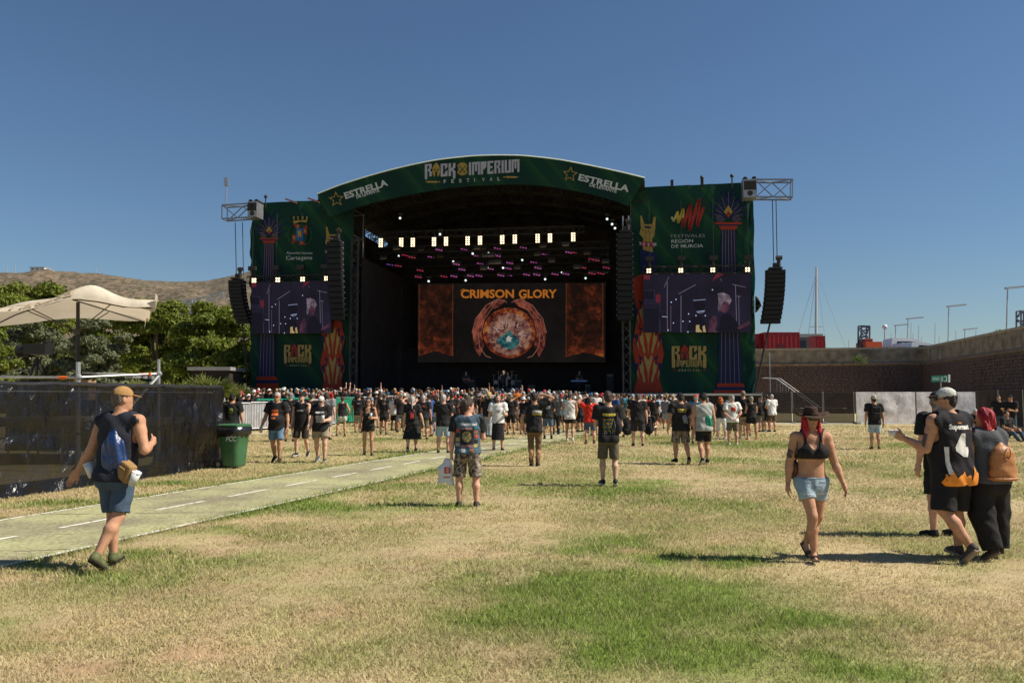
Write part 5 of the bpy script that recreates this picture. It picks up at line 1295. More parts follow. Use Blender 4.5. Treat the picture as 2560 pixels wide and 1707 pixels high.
# ================================================================== right side: stone bastion, fences, quay behind
stone_cols = [(.155, .105, .093), (.14, .095, .086), (.175, .12, .10), (.15, .105, .10), (.13, .09, .083)]
STONE = [mat(f'stone_{k}', c, .92, var=.3, scale=5, bump=.9, bscale=12) for k, c in enumerate(stone_cols)]
mortar = mat('mortar', (.145, .10, .088), .95, var=.3, scale=3, bump=.8, bscale=9)
plaster = mat('parapet_plaster', (.27, .225, .17), .9, var=.42, scale=1.4, bump=.4, bscale=10)
coping_m = mat('coping', (.40, .35, .28), .85, var=.2, scale=3, bump=.3)
stone_me = []
for v in range(8):
    rg = random.Random(v); mb = MB(); mb.obox((0, 0, 0), (Vector((1, 0, 0)), Vector((0, 0, 1)), Vector((0, -1, 0))), (.5, .5, .5), .9)
    mb.v = [(x+rg.uniform(-.03, .03), y+(rg.uniform(-.25, .1) if y < 0 else 0), z+rg.uniform(-.04, .04)) for x, y, z in mb.v]
    stone_me.append(mb.mesh('stone'))
def bastion(A, B, zb, zt_, name, label, nparts, ext=0):
    """battered stone wall from A to B with cordon, plastered parapet and coping"""
    d = (B-A).normalized(); nr = Vector((d.y, -d.x, 0)); L = (B-A).length; H = zb
    e = empty(name, A, label, 'wall', 'stone bastion walls'); bat = .10
    U = Vector((0, 0, 1)); sl = (U-nr*bat).normalized()
    mb = MB(); a0, b0 = A-d*.0, B+d*.0
    mb.add([a0, b0, b0-nr*2.5, a0-nr*2.5, a0-nr*bat*H+U*H, b0-nr*bat*H+U*H, b0-nr*2.5+U*H, a0-nr*2.5+U*H], [(0, 1, 5, 4), (1, 2, 6, 5), (2, 3, 7, 6), (3, 0, 4, 7), (4, 5, 6, 7)])
    core = mb.build('core', mortar, e)
    rg = random.Random(len(label)); ch = .25; rows = int(H/ch); cand = []
    for r in range(rows):
        x = rg.uniform(-.4, 0); z = r*ch
        while x < L-.25:
            w = rg.uniform(.30, .62)
            if x > -.05 and rg.random() > .05:
                cand.append((x+w/2, z+ch/2, w-.035, ch-.035+rg.uniform(-.02, .015)))
            x += w
    def dist(c): return (A+d*c[0]+U*c[1]-CAM).length
    vis = sorted(cand, key=dist); vis = [c for c in vis if (lambda p: abs(p.x/p.y) < .645 and c[1] > 1.9)(A+d*c[0])]
    chosen = set(id(c) for c in vis[:nparts]); rest = MB()
    for c in cand:
        p = A+d*c[0]+U*c[1]-nr*bat*c[1]+nr*.02
        if id(c) in chosen:
            o = bpy.data.objects.new('stone', stone_me[rg.randrange(8)]); col.objects.link(o); o.parent = e
            M = Matrix((d, -nr, sl)).transposed().to_4x4(); o.matrix_local = Matrix.Translation(p-A) @ M @ Matrix.Diagonal((c[2], .12*rg.uniform(.8, 1.3), c[3], 1))
            if len(o.data.materials) == 0: o.data.materials.append(STONE[0])
            o.material_slots[0].link = 'OBJECT'; o.material_slots[0].material = STONE[rg.randrange(5)]
        else:
            rest.obox(p, (d, sl, nr), (c[2]/2, c[3]/2, .05*rg.uniform(.8, 1.3)), .9)
    if rest.v: rest.build('far_stones', STONE[0], e)['kind'] = 'stuff'
    off = -nr*bat*H
    mb = MB(); mb.tube([A+off+U*(H+.05)+nr*.02, B+off+U*(H+.05)+nr*.02], .17, 10); mb.build('cordon', mat('cordon_stone', (.22, .16, .12), .9, var=.3, scale=2), e)
    hp = zt_-H-.25
    for k in range(max(1, int(L/3))):
        n = max(1, int(L/3)); p0, p1 = A.lerp(B, k/n)+off, A.lerp(B, (k+1)/n)+off
        mb = MB(); mb.obox((p0+p1)/2+U*(H+.15+hp/2)-nr*.4, (d, nr, U), (L/n/2-.006, .4, hp/2)); mb.build('parapet_block', plaster, e)
        mb = MB(); mb.obox((p0+p1)/2+U*(zt_-.06)-nr*.4, (d, nr, U), (L/n/2-.008, .47, .10)); mb.build('coping_stone', coping_m, e)
    return e
CORN = onx(2302, 78); WL = onx(1700, 82.5); NEAR = onx(2575, 53.0); NEAR2 = NEAR+(NEAR-CORN).normalized()*9
ZB, ZT = 4.85, 6.5; QZ = 5.6
bastion(WL, CORN+(CORN-WL).normalized()*2.2, ZB, ZT, 'bastion_wall', 'brown stone bastion wall facing the field right of the stage', 30)
bastion(CORN+(CORN-NEAR).normalized()*1.2, NEAR2, ZB, ZT, 'bastion_wall', 'brown stone bastion wall running towards the right picture edge with a sunlit coping', 270)
# earth fill behind the parapet = the quay
mb = MB(); mb.box((14, 86.5, 0), (120, 220, 5.6)); q = mb.build('quay', mat('quay_asphalt', (.12, .115, .11), .9)); q['kind'] = 'structure'
mb = MB(); mb.add([(42.5, 46, 0), (120, 46, 0), (120, 86.4, 0), (42.5, 86.4, 0), (42.5, 46, 5.6), (120, 46, 5.6), (120, 86.4, 5.6), (42.5, 86.4, 5.6)], [(3,2,1,0),(4,5,6,7),(0,1,5,4),(1,2,6,5),(2,3,7,6),(3,0,4,7)]); q = mb.build('quay', MATS['quay_asphalt']); q['kind'] = 'structure'
# caper bushes growing out of the wall
def bush(p, r, label, seed, n=260):
    me = crown_mesh('leaves', [((0, 0, 0), (r, r*.5, r*.8)), ((r*.5, 0, -r*.3), (r*.6, r*.4, r*.5)), ((-r*.4, 0, .2*r), (r*.6, r*.4, r*.5))], n, .09, seed)
    e = empty('wall_bush', p, label, 'bush', 'bushes on the bastion wall'); link_mesh('leaves', me, LM['ivy'], e)
    mb = MB(); rg = random.Random(seed)
    for k in range(5): mb.tube([p+Vector((0, .2, 0)), p+Vector((rg.uniform(-r, r)*.6, 0, rg.uniform(-.3, .8)*r))], [.02, .008], 4)
    mb.build('stems', bark, e)
w0 = at(2148, 902, 78.6); bush(w0, .75, 'green caper bush sprouting from the facing wall under its parapet', 3)
for k, (px, py, t, r, lb) in enumerate(((2475, 848, .45, .45, 'small bush on the cordon of the right-hand wall'), (2520, 835, .62, .55, 'larger bush on the right-hand wall near the picture edge'), (2345, 878, .08, .3, 'tiny tuft in the corner of the two walls'))):
    p = CORN.lerp(NEAR, t); d_ = ray(px, py); tt = p.y/d_.y; bush(CAM+d_*tt+Vector((-.5, 0, 0)), r, lb, 10+k, 160)

# ---- fences at the foot
def mesh_fence(pA, pB, H, n, m, kind, labels, group, lean=0):
    for k in range(n):
        a, b = pA.lerp(pB, k/n), pA.lerp(pB, (k+1)/n); d = (b-a).normalized(); nr = Vector((d.y, -d.x, 0)); a = a+d*.05; b = b-d*.05
        e = empty(kind, a, labels[k], 'fence', group)
        for p in (a, b): MB().cyl(p, p+Vector((0, 0, H+.04)), .03, n=8).build('post', galv, e)
        for z in (.1, H*.5, H): MB().cyl(a+Vector((0, 0, z)), b+Vector((0, 0, z)), .018, n=6).build('rail', galv, e)
        V = []; nx, nz = 18, 10
        for i in range(nx+1):
            for j in range(nz+1):
                p = a.lerp(b, i/nx)+Vector((0, 0, .05+(H-.02)*j/nz))
                w = .13*(float(fbm(i*.35+k*9+j*.1, j*.5, 3))-.45)*math.sin(math.pi*j/nz)**.6*math.sin(math.pi*i/nx)**.4
                V.append(p+nr*(.03+w*1.6))
        mb = MB(); mb.add(V, [(i*(nz+1)+j, (i+1)*(nz+1)+j, (i+1)*(nz+1)+j+1, i*(nz+1)+j+1) for i in range(nx) for j in range(nz)]); mb.build('net', m, e, True)
        mb = MB(); mb.obox(a+Vector((0, 0, .07)), (d, nr, Vector((0, 0, 1))), (.12, .32, .07)); mb.build('foot_block', mat('foot_concrete', (.33, .32, .3), .9), e)
BN = net_mat('brown_net', (.035, .026, .021), .86, .6, .3, .3); WN = net_mat('white_net', (.72, .70, .73), .92, .8, .2, .35); DN = net_mat('shade_net', (.045, .033, .028), .9, .7, .2, .3)
mesh_fence(gnd(1905, 1058), gnd(2138, 1060), 1.95, 3, BN, 'net_fence_panel', ['brown net fence panel nearest the stage stairs', 'middle brown net fence panel left of the white ones', 'brown net fence panel touching the white panel'], 'brown net fence panels')
mesh_fence(gnd(2140, 1060), gnd(2442, 1060), 1.95, 2, WN, 'net_fence_panel', ['white net fence panel behind the man in the straw hat', 'white net fence panel behind the two capped men'], 'white net fence panels')
mesh_fence(gnd(2445, 1066), gnd(2720, 1092), 2.0, 4, DN, 'net_fence_panel', ['dark shade-net panel next to the white panel', 'dark shade-net panel left of the leaning people', 'dark shade-net panel behind the people in the shade', 'dark shade-net panel at the right picture edge'], 'dark shade-net panels')
# exit sign on a pole
def exit_sign():
    Y = 36; P = lambda x, y, o=0: at(x, y, Y)+Vector((0, -o, 0)); e = empty('exit_sign', onx(2352, Y), 'green emergency exit sign with running figure on a thin pole', 'sign')
    MB().cyl(onx(2352, Y), P(2352, 955), .02, n=8).build('pole', galv, e)
    MB().prism([P(2329, 939), P(2371, 938), P(2371, 954), P(2329, 955)], (0, .05, 0)).build('board', mat('sign_green', (.005, .16, .12), .5), e)
    MB().prism([P(2371.2, 936), P(2375.5, 936), P(2375.5, 955.5), P(2371.2, 955.5)], (0, .05, 0)).build('end_cap', mat('sign_white', (.7, .72, .72)), e)
    w = MATS['sign_white']
    for s, y in (('SALIDA DE', 945.5), ('EMERGENCIA', 949.5)):
        V, Fc = text_px(s, 2331, y, 2347 if 'DE' in s[-2:] else 2348, y, 2.2, .02); art_mesh(V, Fc, lambda x, yy: P(x, yy, .008)).build('lettering', w, e)
    fig = stroke([(2352,953),(2353.5,949.5),(2355,947)],1.3)+stroke([(2355,947),(2357,950),(2355.5,953)],1.2)+stroke([(2354.5,944.5),(2355,947.5)],2)+stroke([(2351,946.5),(2354,944.8),(2357.5,946.5)],1)+[ell2(2355.2,942.2,1.2,1.2,8)]
    polys_mb(fig, lambda x, y: P(x, y, .010)).build('running_figure', w, e)
    polys_mb(stroke([(2360,941),(2366,941),(2366,953),(2360,953)],1.4), lambda x, y: P(x, y, .010)).build('door_symbol', w, e)
exit_sign()
# stage stairs
def stairs():
    base = SL(sRo+.6, 0, -1.0); e = empty('stage_stairs', base, 'metal stairs with handrail beside the right wing of the stage', 'stairs')
    for k in range(9):
        s = sRo+1.4+k*.28; z = DECK-.2-k*.2; sbox(MB(), s-.15, s+.15, z-.03, z, -1.6, -.4).build('tread', alu, e)
    sbox(MB(), sRo+.4, sRo+1.25, DECK-.1, DECK-.02, -1.8, -.2).build('landing', alu, e)
    for off in (-1.65, -.35):
        MB().cyl(SL(sRo+.4, DECK+1.05, off), SL(sRo+1.4, DECK+1.0, off), .018, n=6).build('handrail', galv, e); MB().cyl(SL(sRo+1.4, DECK+1.0, off), SL(sRo+4.0, .9, off), .018, n=6).build('handrail', galv, e)
        for k in range(8): s = sRo+1.4+k*.37; MB().cyl(SL(s, max(.0, DECK-.2-k*.26), off), SL(s, DECK+1.0-k*.27, off), .015, n=5).build('baluster', alu, e)
    MB().cyl(SL(sRo+.75, 0, -1.7), SL(sRo+.75, 4.6, -1.7), .035, n=6).build('pole', alu, e)
stairs()
# ---- on the quay
red = mat('red_container', (.42, .018, .02), .45, var=.1)
def container(px0, px1, py0, Y, label, txt=None):
    a, b = at(px0, py0, Y), onx(px1, Y); z0 = 5.65; e = empty('red_container', (a.x, Y, z0), label, 'container', 'red containers on the quay')
    MB().box((a.x, Y, z0), (b.x, Y+2.5, a.z)).build('body', red, e)
    n = max(3, int((b.x-a.x)/.5))
    for k in range(n+1):
        x = a.x+(b.x-a.x)*k/n; MB().box((x-.035, Y-.04, z0), (x+.035, Y-.003, a.z)).build('rib', mat('red_rib', (.36, .015, .018), .45), e)
    dk = mat('louvre_dark', (.12, .01, .012), .6)
    for k in range(3 if b.x-a.x > 5 else 1):
        x = a.x+(b.x-a.x)*(.38+.2*k); MB().box((x, Y-.05, z0+(a.z-z0)*.45), (x+(b.x-a.x)*.16, Y-.045, z0+(a.z-z0)*.65)).build('louvre', dk, e)
    MB().box((a.x-.05, Y-.05, a.z), (b.x+.05, Y+2.55, a.z+.08)).build('roof', mat('red_roof', (.34, .03, .03), .5), e)
    if txt:
        V, Fc = text_tris(txt, .02); a_ = min(v[0] for v in V); b_ = max(v[0] for v in V); s = (b.x-a.x)*.12/(b_-a_)
        mb = MB(); mb.add([(a.x+(b.x-a.x)*.06+(x-a_)*s, Y-.06, a.z-.45*(a.z-z0)*.5+y*s) for x, y in V], Fc); mb.build('marking', mat('container_mark', (.7, .45, .3)), e)
container(1880, 1912, 836, 100, 'short red container half hidden by the right stage wing')
container(1911, 2002, 832, 99, 'long red container with dark louvres on the quay')
container(2037, 2066, 841, 104, 'small red container box alone between the palms')
def awning():
    Y = 112; a, b = at(1990, 835, Y), at(2052, 845, Y); e = empty('grey_shed', (a.x, Y, 5.6), 'grey flat-roofed shed behind the red containers', 'shed')
    MB().box((a.x, Y, 5.6), (b.x, Y+3, a.z-.5)).build('wall', mat('shed_wall', (.2, .2, .18), .8), e); MB().box((a.x-.2, Y-.3, a.z-.5), (b.x+.2, Y+3, a.z)).build('roof', mat('shed_roof', (.28, .27, .25), .7), e)
    MB().box((a.x+.4, Y-.02, 5.6), (a.x+1.4, Y-.004, a.z-.9)).build('door', dark_glass, e)
awning()
for k, (px, Y, th, lb) in enumerate(((2006, 95, 1.6, 'quay palm right of the long red container'), (2025, 96, 2.0, 'quay palm left of the small red container'), (2078, 100, 1.5, 'quay palm right of the small red container'), (2100, 104, 1.5, 'quay palm below the bare sky in the quay row middle'), (2122, 108, 1.2, 'low quay palm right of the quay row middle'), (2146, 112, 1.9, 'quay palm left of the radar mast'), (2178, 112, 1.8, 'quay palm right of the radar mast'), (2205, 116, 1.1, 'low quay palm near the white bus'), (2395, 110, 3.0, 'palm crown showing above the right wall'))):
    p = onx(px, Y+20, 5.6); palm(p, th, feam[k % 2], 1.0, lb, 'palms along the quay')
def lamp_post(px, ytop, Y, dirx, label, L=1.6):
    a = at(px, ytop, Y); b = onx(px, Y, 5.6); e = empty('street_lamp', b, label, 'street lamp', 'street lamps on the quay'); m = mat('lamp_grey', (.5, .5, .5), .5, .3)
    MB().cyl(b, a, .09, .06, 8).build('post', m, e)
    MB().obox(a+Vector((dirx*L*.45, 0, .05)), (Vector((1, 0, .1*dirx)).normalized(), Vector((0, 1, 0)), Vector((0, 0, 1))), (L*.55, .2, .09)).build('lamp_head', mat('lamp_head_grey', (.45, .46, .48), .45), e)
for px, y, Y, L, lb in ((2270, 796, 116, 2.2, 'street lamp above the front of the white bus'), (2239, 813, 130, 2.0, 'shorter street lamp just left of the white bus'), (2372, 765, 98, 2.1, 'street lamp rising behind the middle of the right wall'), (2519, 719, 82, 2.2, 'tallest street lamp near the right picture edge'), (2412, 823, 140, 2.2, 'low distant street lamp between the two tall ones')):
    lamp_post(px, y, Y, 1, lb, L)
def globe_lamp():
    a, b = at(2212, 817, 138), onx(2212, 138, 5.6); e = empty('globe_lamp', b, 'thin lamp post with a round white globe', 'street lamp'); MB().cyl(b, a, .12, .1, 8).build('post', MATS['lamp_grey'], e); MB().ball(a, .42, 12, 8).build('globe', mat('globe_white', (.7, .7, .7), .4), e, True)
globe_lamp()
def mast(px, y0, y1, Y, r, label, stays=None):
    a, b = at(px, y0, Y), onx(px, Y, 5.6); e = empty('sailing_mast', b, label, 'mast', 'boat masts in the harbour'); MB().cyl(b, a, r, r*.6, 8).build('pole', mat('mast_white', (.55, .53, .52), .5), e)
    if stays:
        for dx in stays: MB().cyl(a-Vector((0, 0, (a.z-b.z)*.05)), b+Vector((dx, 0, 1)), .03, n=4).build('stay', antm, e)
        c = b.lerp(a, .45); MB().bar(c-Vector((1.2, 0, 0)), c+Vector((1.2, 0, 0)), .08).build('spreader', antm, e); MB().box(tuple(b.lerp(a, .28)-Vector((.35, .3, .3))), tuple(b.lerp(a, .28)+Vector((.35, .3, .3)))).build('radar_dome', antm, e)
mast(2041, 668, 840, 155, .33, 'tall sailing mast with stays rising behind the red containers', (-5.5, -2.4, 2.6, 7.5))
for k, (px, y, lb) in enumerate(((2278, 806, 'thin boat mast just right of the bus lamp'), (2283, 832, 'short boat mast beside the bus lamp'), (2297, 813, 'thin boat mast above the bus roof'), (2305, 842, 'very short boat mast above the bus tail'), (2338, 808, 'thin boat mast left of the tall wall lamp'), (2348, 840, 'short boat mast right beside the wall lamp'), (2228, 832, 'short boat mast left of the bus'), (2390, 826, 'short boat mast right of the wall lamp'), (2122, 850, 'flagpole-thin mast among the low palms'), (2440, 825, 'boat mast by the low distant lamp'))):
    mast(px, y, 860, 165, .10, lb)
def radar():
    Y = 135; P = lambda x, y: at(x, y, Y); b = onx(2160, Y, 5.6); e = empty('rescue_ship', b, 'orange ship with a dark radar mast behind the palms', 'ship'); dk = mat('radar_dark', (.08, .09, .13), .5)
    MB().truss(onx(2160, Y, 5.6), P(2160, 815), 1.4, 1.2, 1.3, .12).build('radar_mast', dk, e)
    for y in (818, 826, 834, 842): MB().bar(P(2153, y), P(2170, y-1), .18).build('antenna_arm', dk, e)
    orr = mat('ship_orange', (.62, .09, .02), .5); a, c = P(2152, 848), P(2192, 866)
    MB().box((a.x, Y-2, c.z-2), (c.x, Y+2, P(2160, 856).z)).build('hull', orr, e); MB().box((P(2154, 0).x if False else P(2154, 850).x, Y-1.5, P(2154, 857).z), (P(2172, 850).x, Y+1.5, P(2154, 848).z)).build('wheelhouse', mat('ship_red', (.4, .05, .05), .5), e)
    MB().box((P(2156, 850).x, Y-1.52, P(2154, 854).z), (P(2170, 850).x, Y-1.505, P(2154, 851).z)).build('window_band', dark_glass, e)
radar()
def bus(px0, px1, py0, Y, name, label, win):
    a, b = at(px0, py0, Y), onx(px1, Y); z0 = 5.65; L = b.x-a.x; H = a.z-z0; e = empty(name, (a.x, Y, z0), label, name.split('_')[-1]); wm = mat('bus_white', (.74, .75, .76), .35, coat=.4)
    prof_ = [(0, .18), (0, .75), (.03, .97), (.06, 1.0), (.62, .985), (.92, .9), (.97, .72), (1, .5), (1, .18)]
    mb = MB(); mb.prism([Vector((a.x+u*L, Y, z0+v*H)) for u, v in prof_], (0, 2.4, 0)); mb.build('body', wm, e)
    mb = MB(); mb.face([Vector((a.x+u*L, Y-.01, z0+v*H)) for u, v in win]); mb.build('window_band', dark_glass, e)
    for u in (.18, .8):
        c = Vector((a.x+u*L, Y-.02, z0+H*.16)); o = MB().cyl(c, c+Vector((0, .3, 0)), H*.16, n=16).build('wheel', mat('tyre_black', (.02, .02, .02), .8), e)
        MB().cyl(c-Vector((0, .02, 0)), c, H*.08, n=12).build('rim', MATS['lamp_grey'], o)
    MB().box((b.x-.1, Y-.02, z0+H*.3), (b.x+.02, Y+.4, z0+H*.4)).build('headlight', mat('headlight', (.6, .6, .6), .2), e)
bus(2228, 2316, 844, 98, 'parked_bus', 'white coach parked on the quay above the wall corner', [(.16, .5), (.17, .86), (.6, .86), (.9, .8), (.94, .58), (.9, .5)])
bus(2253, 2288, 857, 94, 'parked_van', 'small white van left of the other van before the coach', [(.45, .45), (.5, .85), (.85, .82), (.92, .55)])
bus(2278, 2340, 855, 91, 'parked_van', 'white van parked before the tail of the coach', [(.3, .45), (.33, .85), (.8, .82), (.93, .58)])
def gantry():
    Y = 140; P = lambda x, y: at(x, y, Y); e = empty('harbour_gantry', P(2555, 830), 'dark steel gantry top at the right picture edge', 'gantry'); m = mat('gantry_steel', (.12, .13, .15), .5)
    MB().truss(P(2556, 830), P(2556, 778), 1.3, 1.3, 1.3, .12).build('tower', m, e); MB().bar(P(2543, 803), P(2575, 803), .35).build('crossbeam', m, e)
gantry()
# railing along the quay edge
def quay_rail():
    a, b = onx(2060, 87, 5.6), onx(2230, 87, 5.6); e = empty('quay_railing', a, 'thin pale railing on top of the facing wall', 'railing'); MB().cyl(a+Vector((0, 0, .9)), b+Vector((0, 0, .9)), .025, n=5).build('top_rail', MATS['lamp_grey'], e)
    for k in range(9): p = a.lerp(b, k/8); MB().cyl(p, p+Vector((0, 0, .9)), .02, n=5).build('upright', MATS['lamp_grey'], e)
quay_rail()
# ================================================================== people: bodies grown as one continuous surface from a posed skeleton
def surf_nets(D, org, cell):
    """naive surface nets on a numpy field (inside < 0)"""
    S = D < 0; nx, ny, nz = D.shape
    c = np.zeros((nx-1, ny-1, nz-1), np.uint8)
    for i in (0, 1):
        for j in (0, 1):
            for k in (0, 1): c += S[i:nx-1+i, j:ny-1+j, k:nz-1+k]
    act = (c > 0) & (c < 8); idx = -np.ones(act.shape, np.int32); I, J, K = np.nonzero(act); idx[I, J, K] = np.arange(len(I))
    acc = np.zeros((len(I), 3)); cnt = np.zeros(len(I))
    corners = [(i, j, k) for i in (0, 1) for j in (0, 1) for k in (0, 1)]
    for a in corners:
        for ax in range(3):
            if a[ax] == 1: continue
            b = list(a); b[ax] = 1
            da = D[I+a[0], J+a[1], K+a[2]]; db = D[I+b[0], J+b[1], K+b[2]]; m = (da < 0) != (db < 0)
            t = np.where(m, da/np.where(m, da-db, 1), 0)
            p = np.array(a, float)[None, :].repeat(len(I), 0); p[:, ax] += t
            acc[m] += p[m]; cnt[m] += 1
    V = (np.stack([I, J, K], 1)+acc/cnt[:, None])*cell+np.array(org)
    Fs = []
    for ax in range(3):
        u, w = (ax+1) % 3, (ax+2) % 3
        sl0 = [slice(1, -1)]*3; sl1 = [slice(1, -1)]*3; sl0[ax] = slice(0, -1); sl1[ax] = slice(1, None)
        a, b = S[tuple(sl0)], S[tuple(sl1)]; ch = np.nonzero(a != b)
        base = [ch[0], ch[1], ch[2]]; base = [base[q]+(0 if q == ax else 1) for q in range(3)]
        def cellidx(du, dw):
            q = [base[0].copy(), base[1].copy(), base[2].copy()]; q[u] = q[u]-du; q[w] = q[w]-dw; return idx[q[0], q[1], q[2]]
        quad = np.stack([cellidx(1, 1), cellidx(0, 1), cellidx(0, 0), cellidx(1, 0)], 1)
        flip = ~a[ch]; quad[flip] = quad[flip][:, ::-1]; Fs.append(quad)
    return V, np.concatenate(Fs)

def A3(v): return np.array((v[0], v[1], v[2]), float)
def nrm(v): v = A3(v); return v/np.linalg.norm(v)
def cone(a, b, ra, rb, k=.03, flat=False, sc=None): return ('c', A3(a), A3(b), ra, rb, k, flat, sc)
def ell(c, r, M=None, k=.03): return ('e', A3(c), A3(r), M, k)
def rbox(c, h, M=None, rd=.02, k=.01): return ('b', A3(c), A3(h), M, rd, k)
def prim_bounds(p):
    if p[0] == 'c':
        r = max(p[3], p[4])*(max(p[7]) if p[7] is not None else 1); return np.minimum(p[1], p[2])-r, np.maximum(p[1], p[2])+r
    if p[0] == 'e': r = max(p[2]); return p[1]-r, p[1]+r
    r = np.linalg.norm(p[2])+p[4]; return p[1]-r, p[1]+r
def prim_eval(p, X, Y, Z):
    if p[0] == 'c':
        _, a, b, ra, rb, k, flat, sc = p
        s = np.ones(3) if sc is None else np.array(sc, float)
        ab = (b-a)/s; L2 = ab.dot(ab)+1e-12
        qx, qy, qz = (X-a[0])/s[0], (Y-a[1])/s[1], (Z-a[2])/s[2]
        t0 = (qx*ab[0]+qy*ab[1]+qz*ab[2])/L2; t = np.clip(t0, 0, 1)
        d = np.sqrt((qx-t*ab[0])**2+(qy-t*ab[1])**2+(qz-t*ab[2])**2)-(ra+(rb-ra)*t)
        if flat: d = np.maximum(d, (t0-1)*math.sqrt(L2))
        return d*min(s)
    if p[0] == 'e':
        _, c, r, M, k = p; qx, qy, qz = X-c[0], Y-c[1], Z-c[2]
        if M is not None: qx, qy, qz = [qx*M[0][i]+qy*M[1][i]+qz*M[2][i] for i in range(3)]
        k0 = np.sqrt((qx/r[0])**2+(qy/r[1])**2+(qz/r[2])**2); k1 = np.sqrt((qx/r[0]**2)**2+(qy/r[1]**2)**2+(qz/r[2]**2)**2)+1e-9
        return k0*(k0-1)/k1
    _, c, h, M, rd, k = p; qx, qy, qz = X-c[0], Y-c[1], Z-c[2]
    if M is not None: qx, qy, qz = [qx*M[0][i]+qy*M[1][i]+qz*M[2][i] for i in range(3)]
    ax, ay, az = abs(qx)-h[0], abs(qy)-h[1], abs(qz)-h[2]
    return np.sqrt(np.maximum(ax, 0)**2+np.maximum(ay, 0)**2+np.maximum(az, 0)**2)+np.minimum(np.maximum(ax, np.maximum(ay, az)), 0)-rd
def grow(adds, cell, cuts=(), subs=(), wr=0.0, seed=0, wdir=(9, 9, 14)):
    """mesh of the smooth union of adds, cut by half spaces (point, normal: keep behind) and carved by subs"""
    lo = np.min([prim_bounds(p)[0] for p in adds], 0)-.03-2*cell; hi = np.max([prim_bounds(p)[1] for p in adds], 0)+.03+2*cell
    n = np.maximum(np.ceil((hi-lo)/cell).astype(int)+1, 4); D = np.full(n, .5, np.float32)
    ax = [lo[i]+np.arange(n[i])*cell for i in range(3)]
    def region(p, pad):
        a, b = prim_bounds(p); i0 = np.clip(np.floor((a-pad-lo)/cell).astype(int), 0, n-1); i1 = np.clip(np.ceil((b+pad-lo)/cell).astype(int)+1, 1, n)
        sl = tuple(slice(i0[i], i1[i]) for i in range(3)); g = np.meshgrid(*[ax[i][sl[i]] for i in range(3)], indexing='ij', sparse=True); return sl, g
    for p in adds:
        k = p[5] if p[0] in 'cb' else p[4]; sl, g = region(p, k+2*cell)
        d = prim_eval(p, *g).astype(np.float32); o = D[sl]; h = np.clip(.5+.5*(o-d)/k, 0, 1); D[sl] = o*(1-h)+d*h-k*h*(1-h)
    G = np.meshgrid(*ax, indexing='ij', sparse=True)
    if wr:
        f = np.random.default_rng(seed).uniform(-1, 1, (5, 3)); ph = f[:, 0]*9
        w = 0
        for i in range(5):
            w = w+np.sin(G[0]*wdir[0]*(2+f[i, 0])*(1+.5*i)+G[1]*wdir[1]*f[i, 1]*3+G[2]*wdir[2]*(1.2+f[i, 2]*1.8)+ph[i]+1.6*np.sin(G[2]*11*f[i, 1]+G[0]*8+ph[i]))/(1+.4*i)
        D = D+wr*.45*w.astype(np.float32)
    for p in subs:
        sl, g = region(p, .03); D[sl] = np.maximum(D[sl], -prim_eval(p, *g))
    for pt, nr in cuts: D = np.maximum(D, (G[0]-pt[0])*nr[0]+(G[1]-pt[1])*nr[1]+(G[2]-pt[2])*nr[2])
    D[0] = D[-1] = .5; D[:, 0] = D[:, -1] = .5; D[:, :, 0] = D[:, :, -1] = .5
    if not (D < 0).any(): return np.zeros((0, 3)), np.zeros((0, 4), int)
    return surf_nets(D, lo, cell)
def rotz(a): c, s = math.cos(a), math.sin(a); return np.array([[c, -s, 0], [s, c, 0], [0, 0, 1]])
def rotx(a): c, s = math.cos(a), math.sin(a); return np.array([[1, 0, 0], [0, c, -s], [0, s, c]])
def roty(a): c, s = math.cos(a), math.sin(a); return np.array([[c, 0, s], [0, 1, 0], [-s, 0, c]])

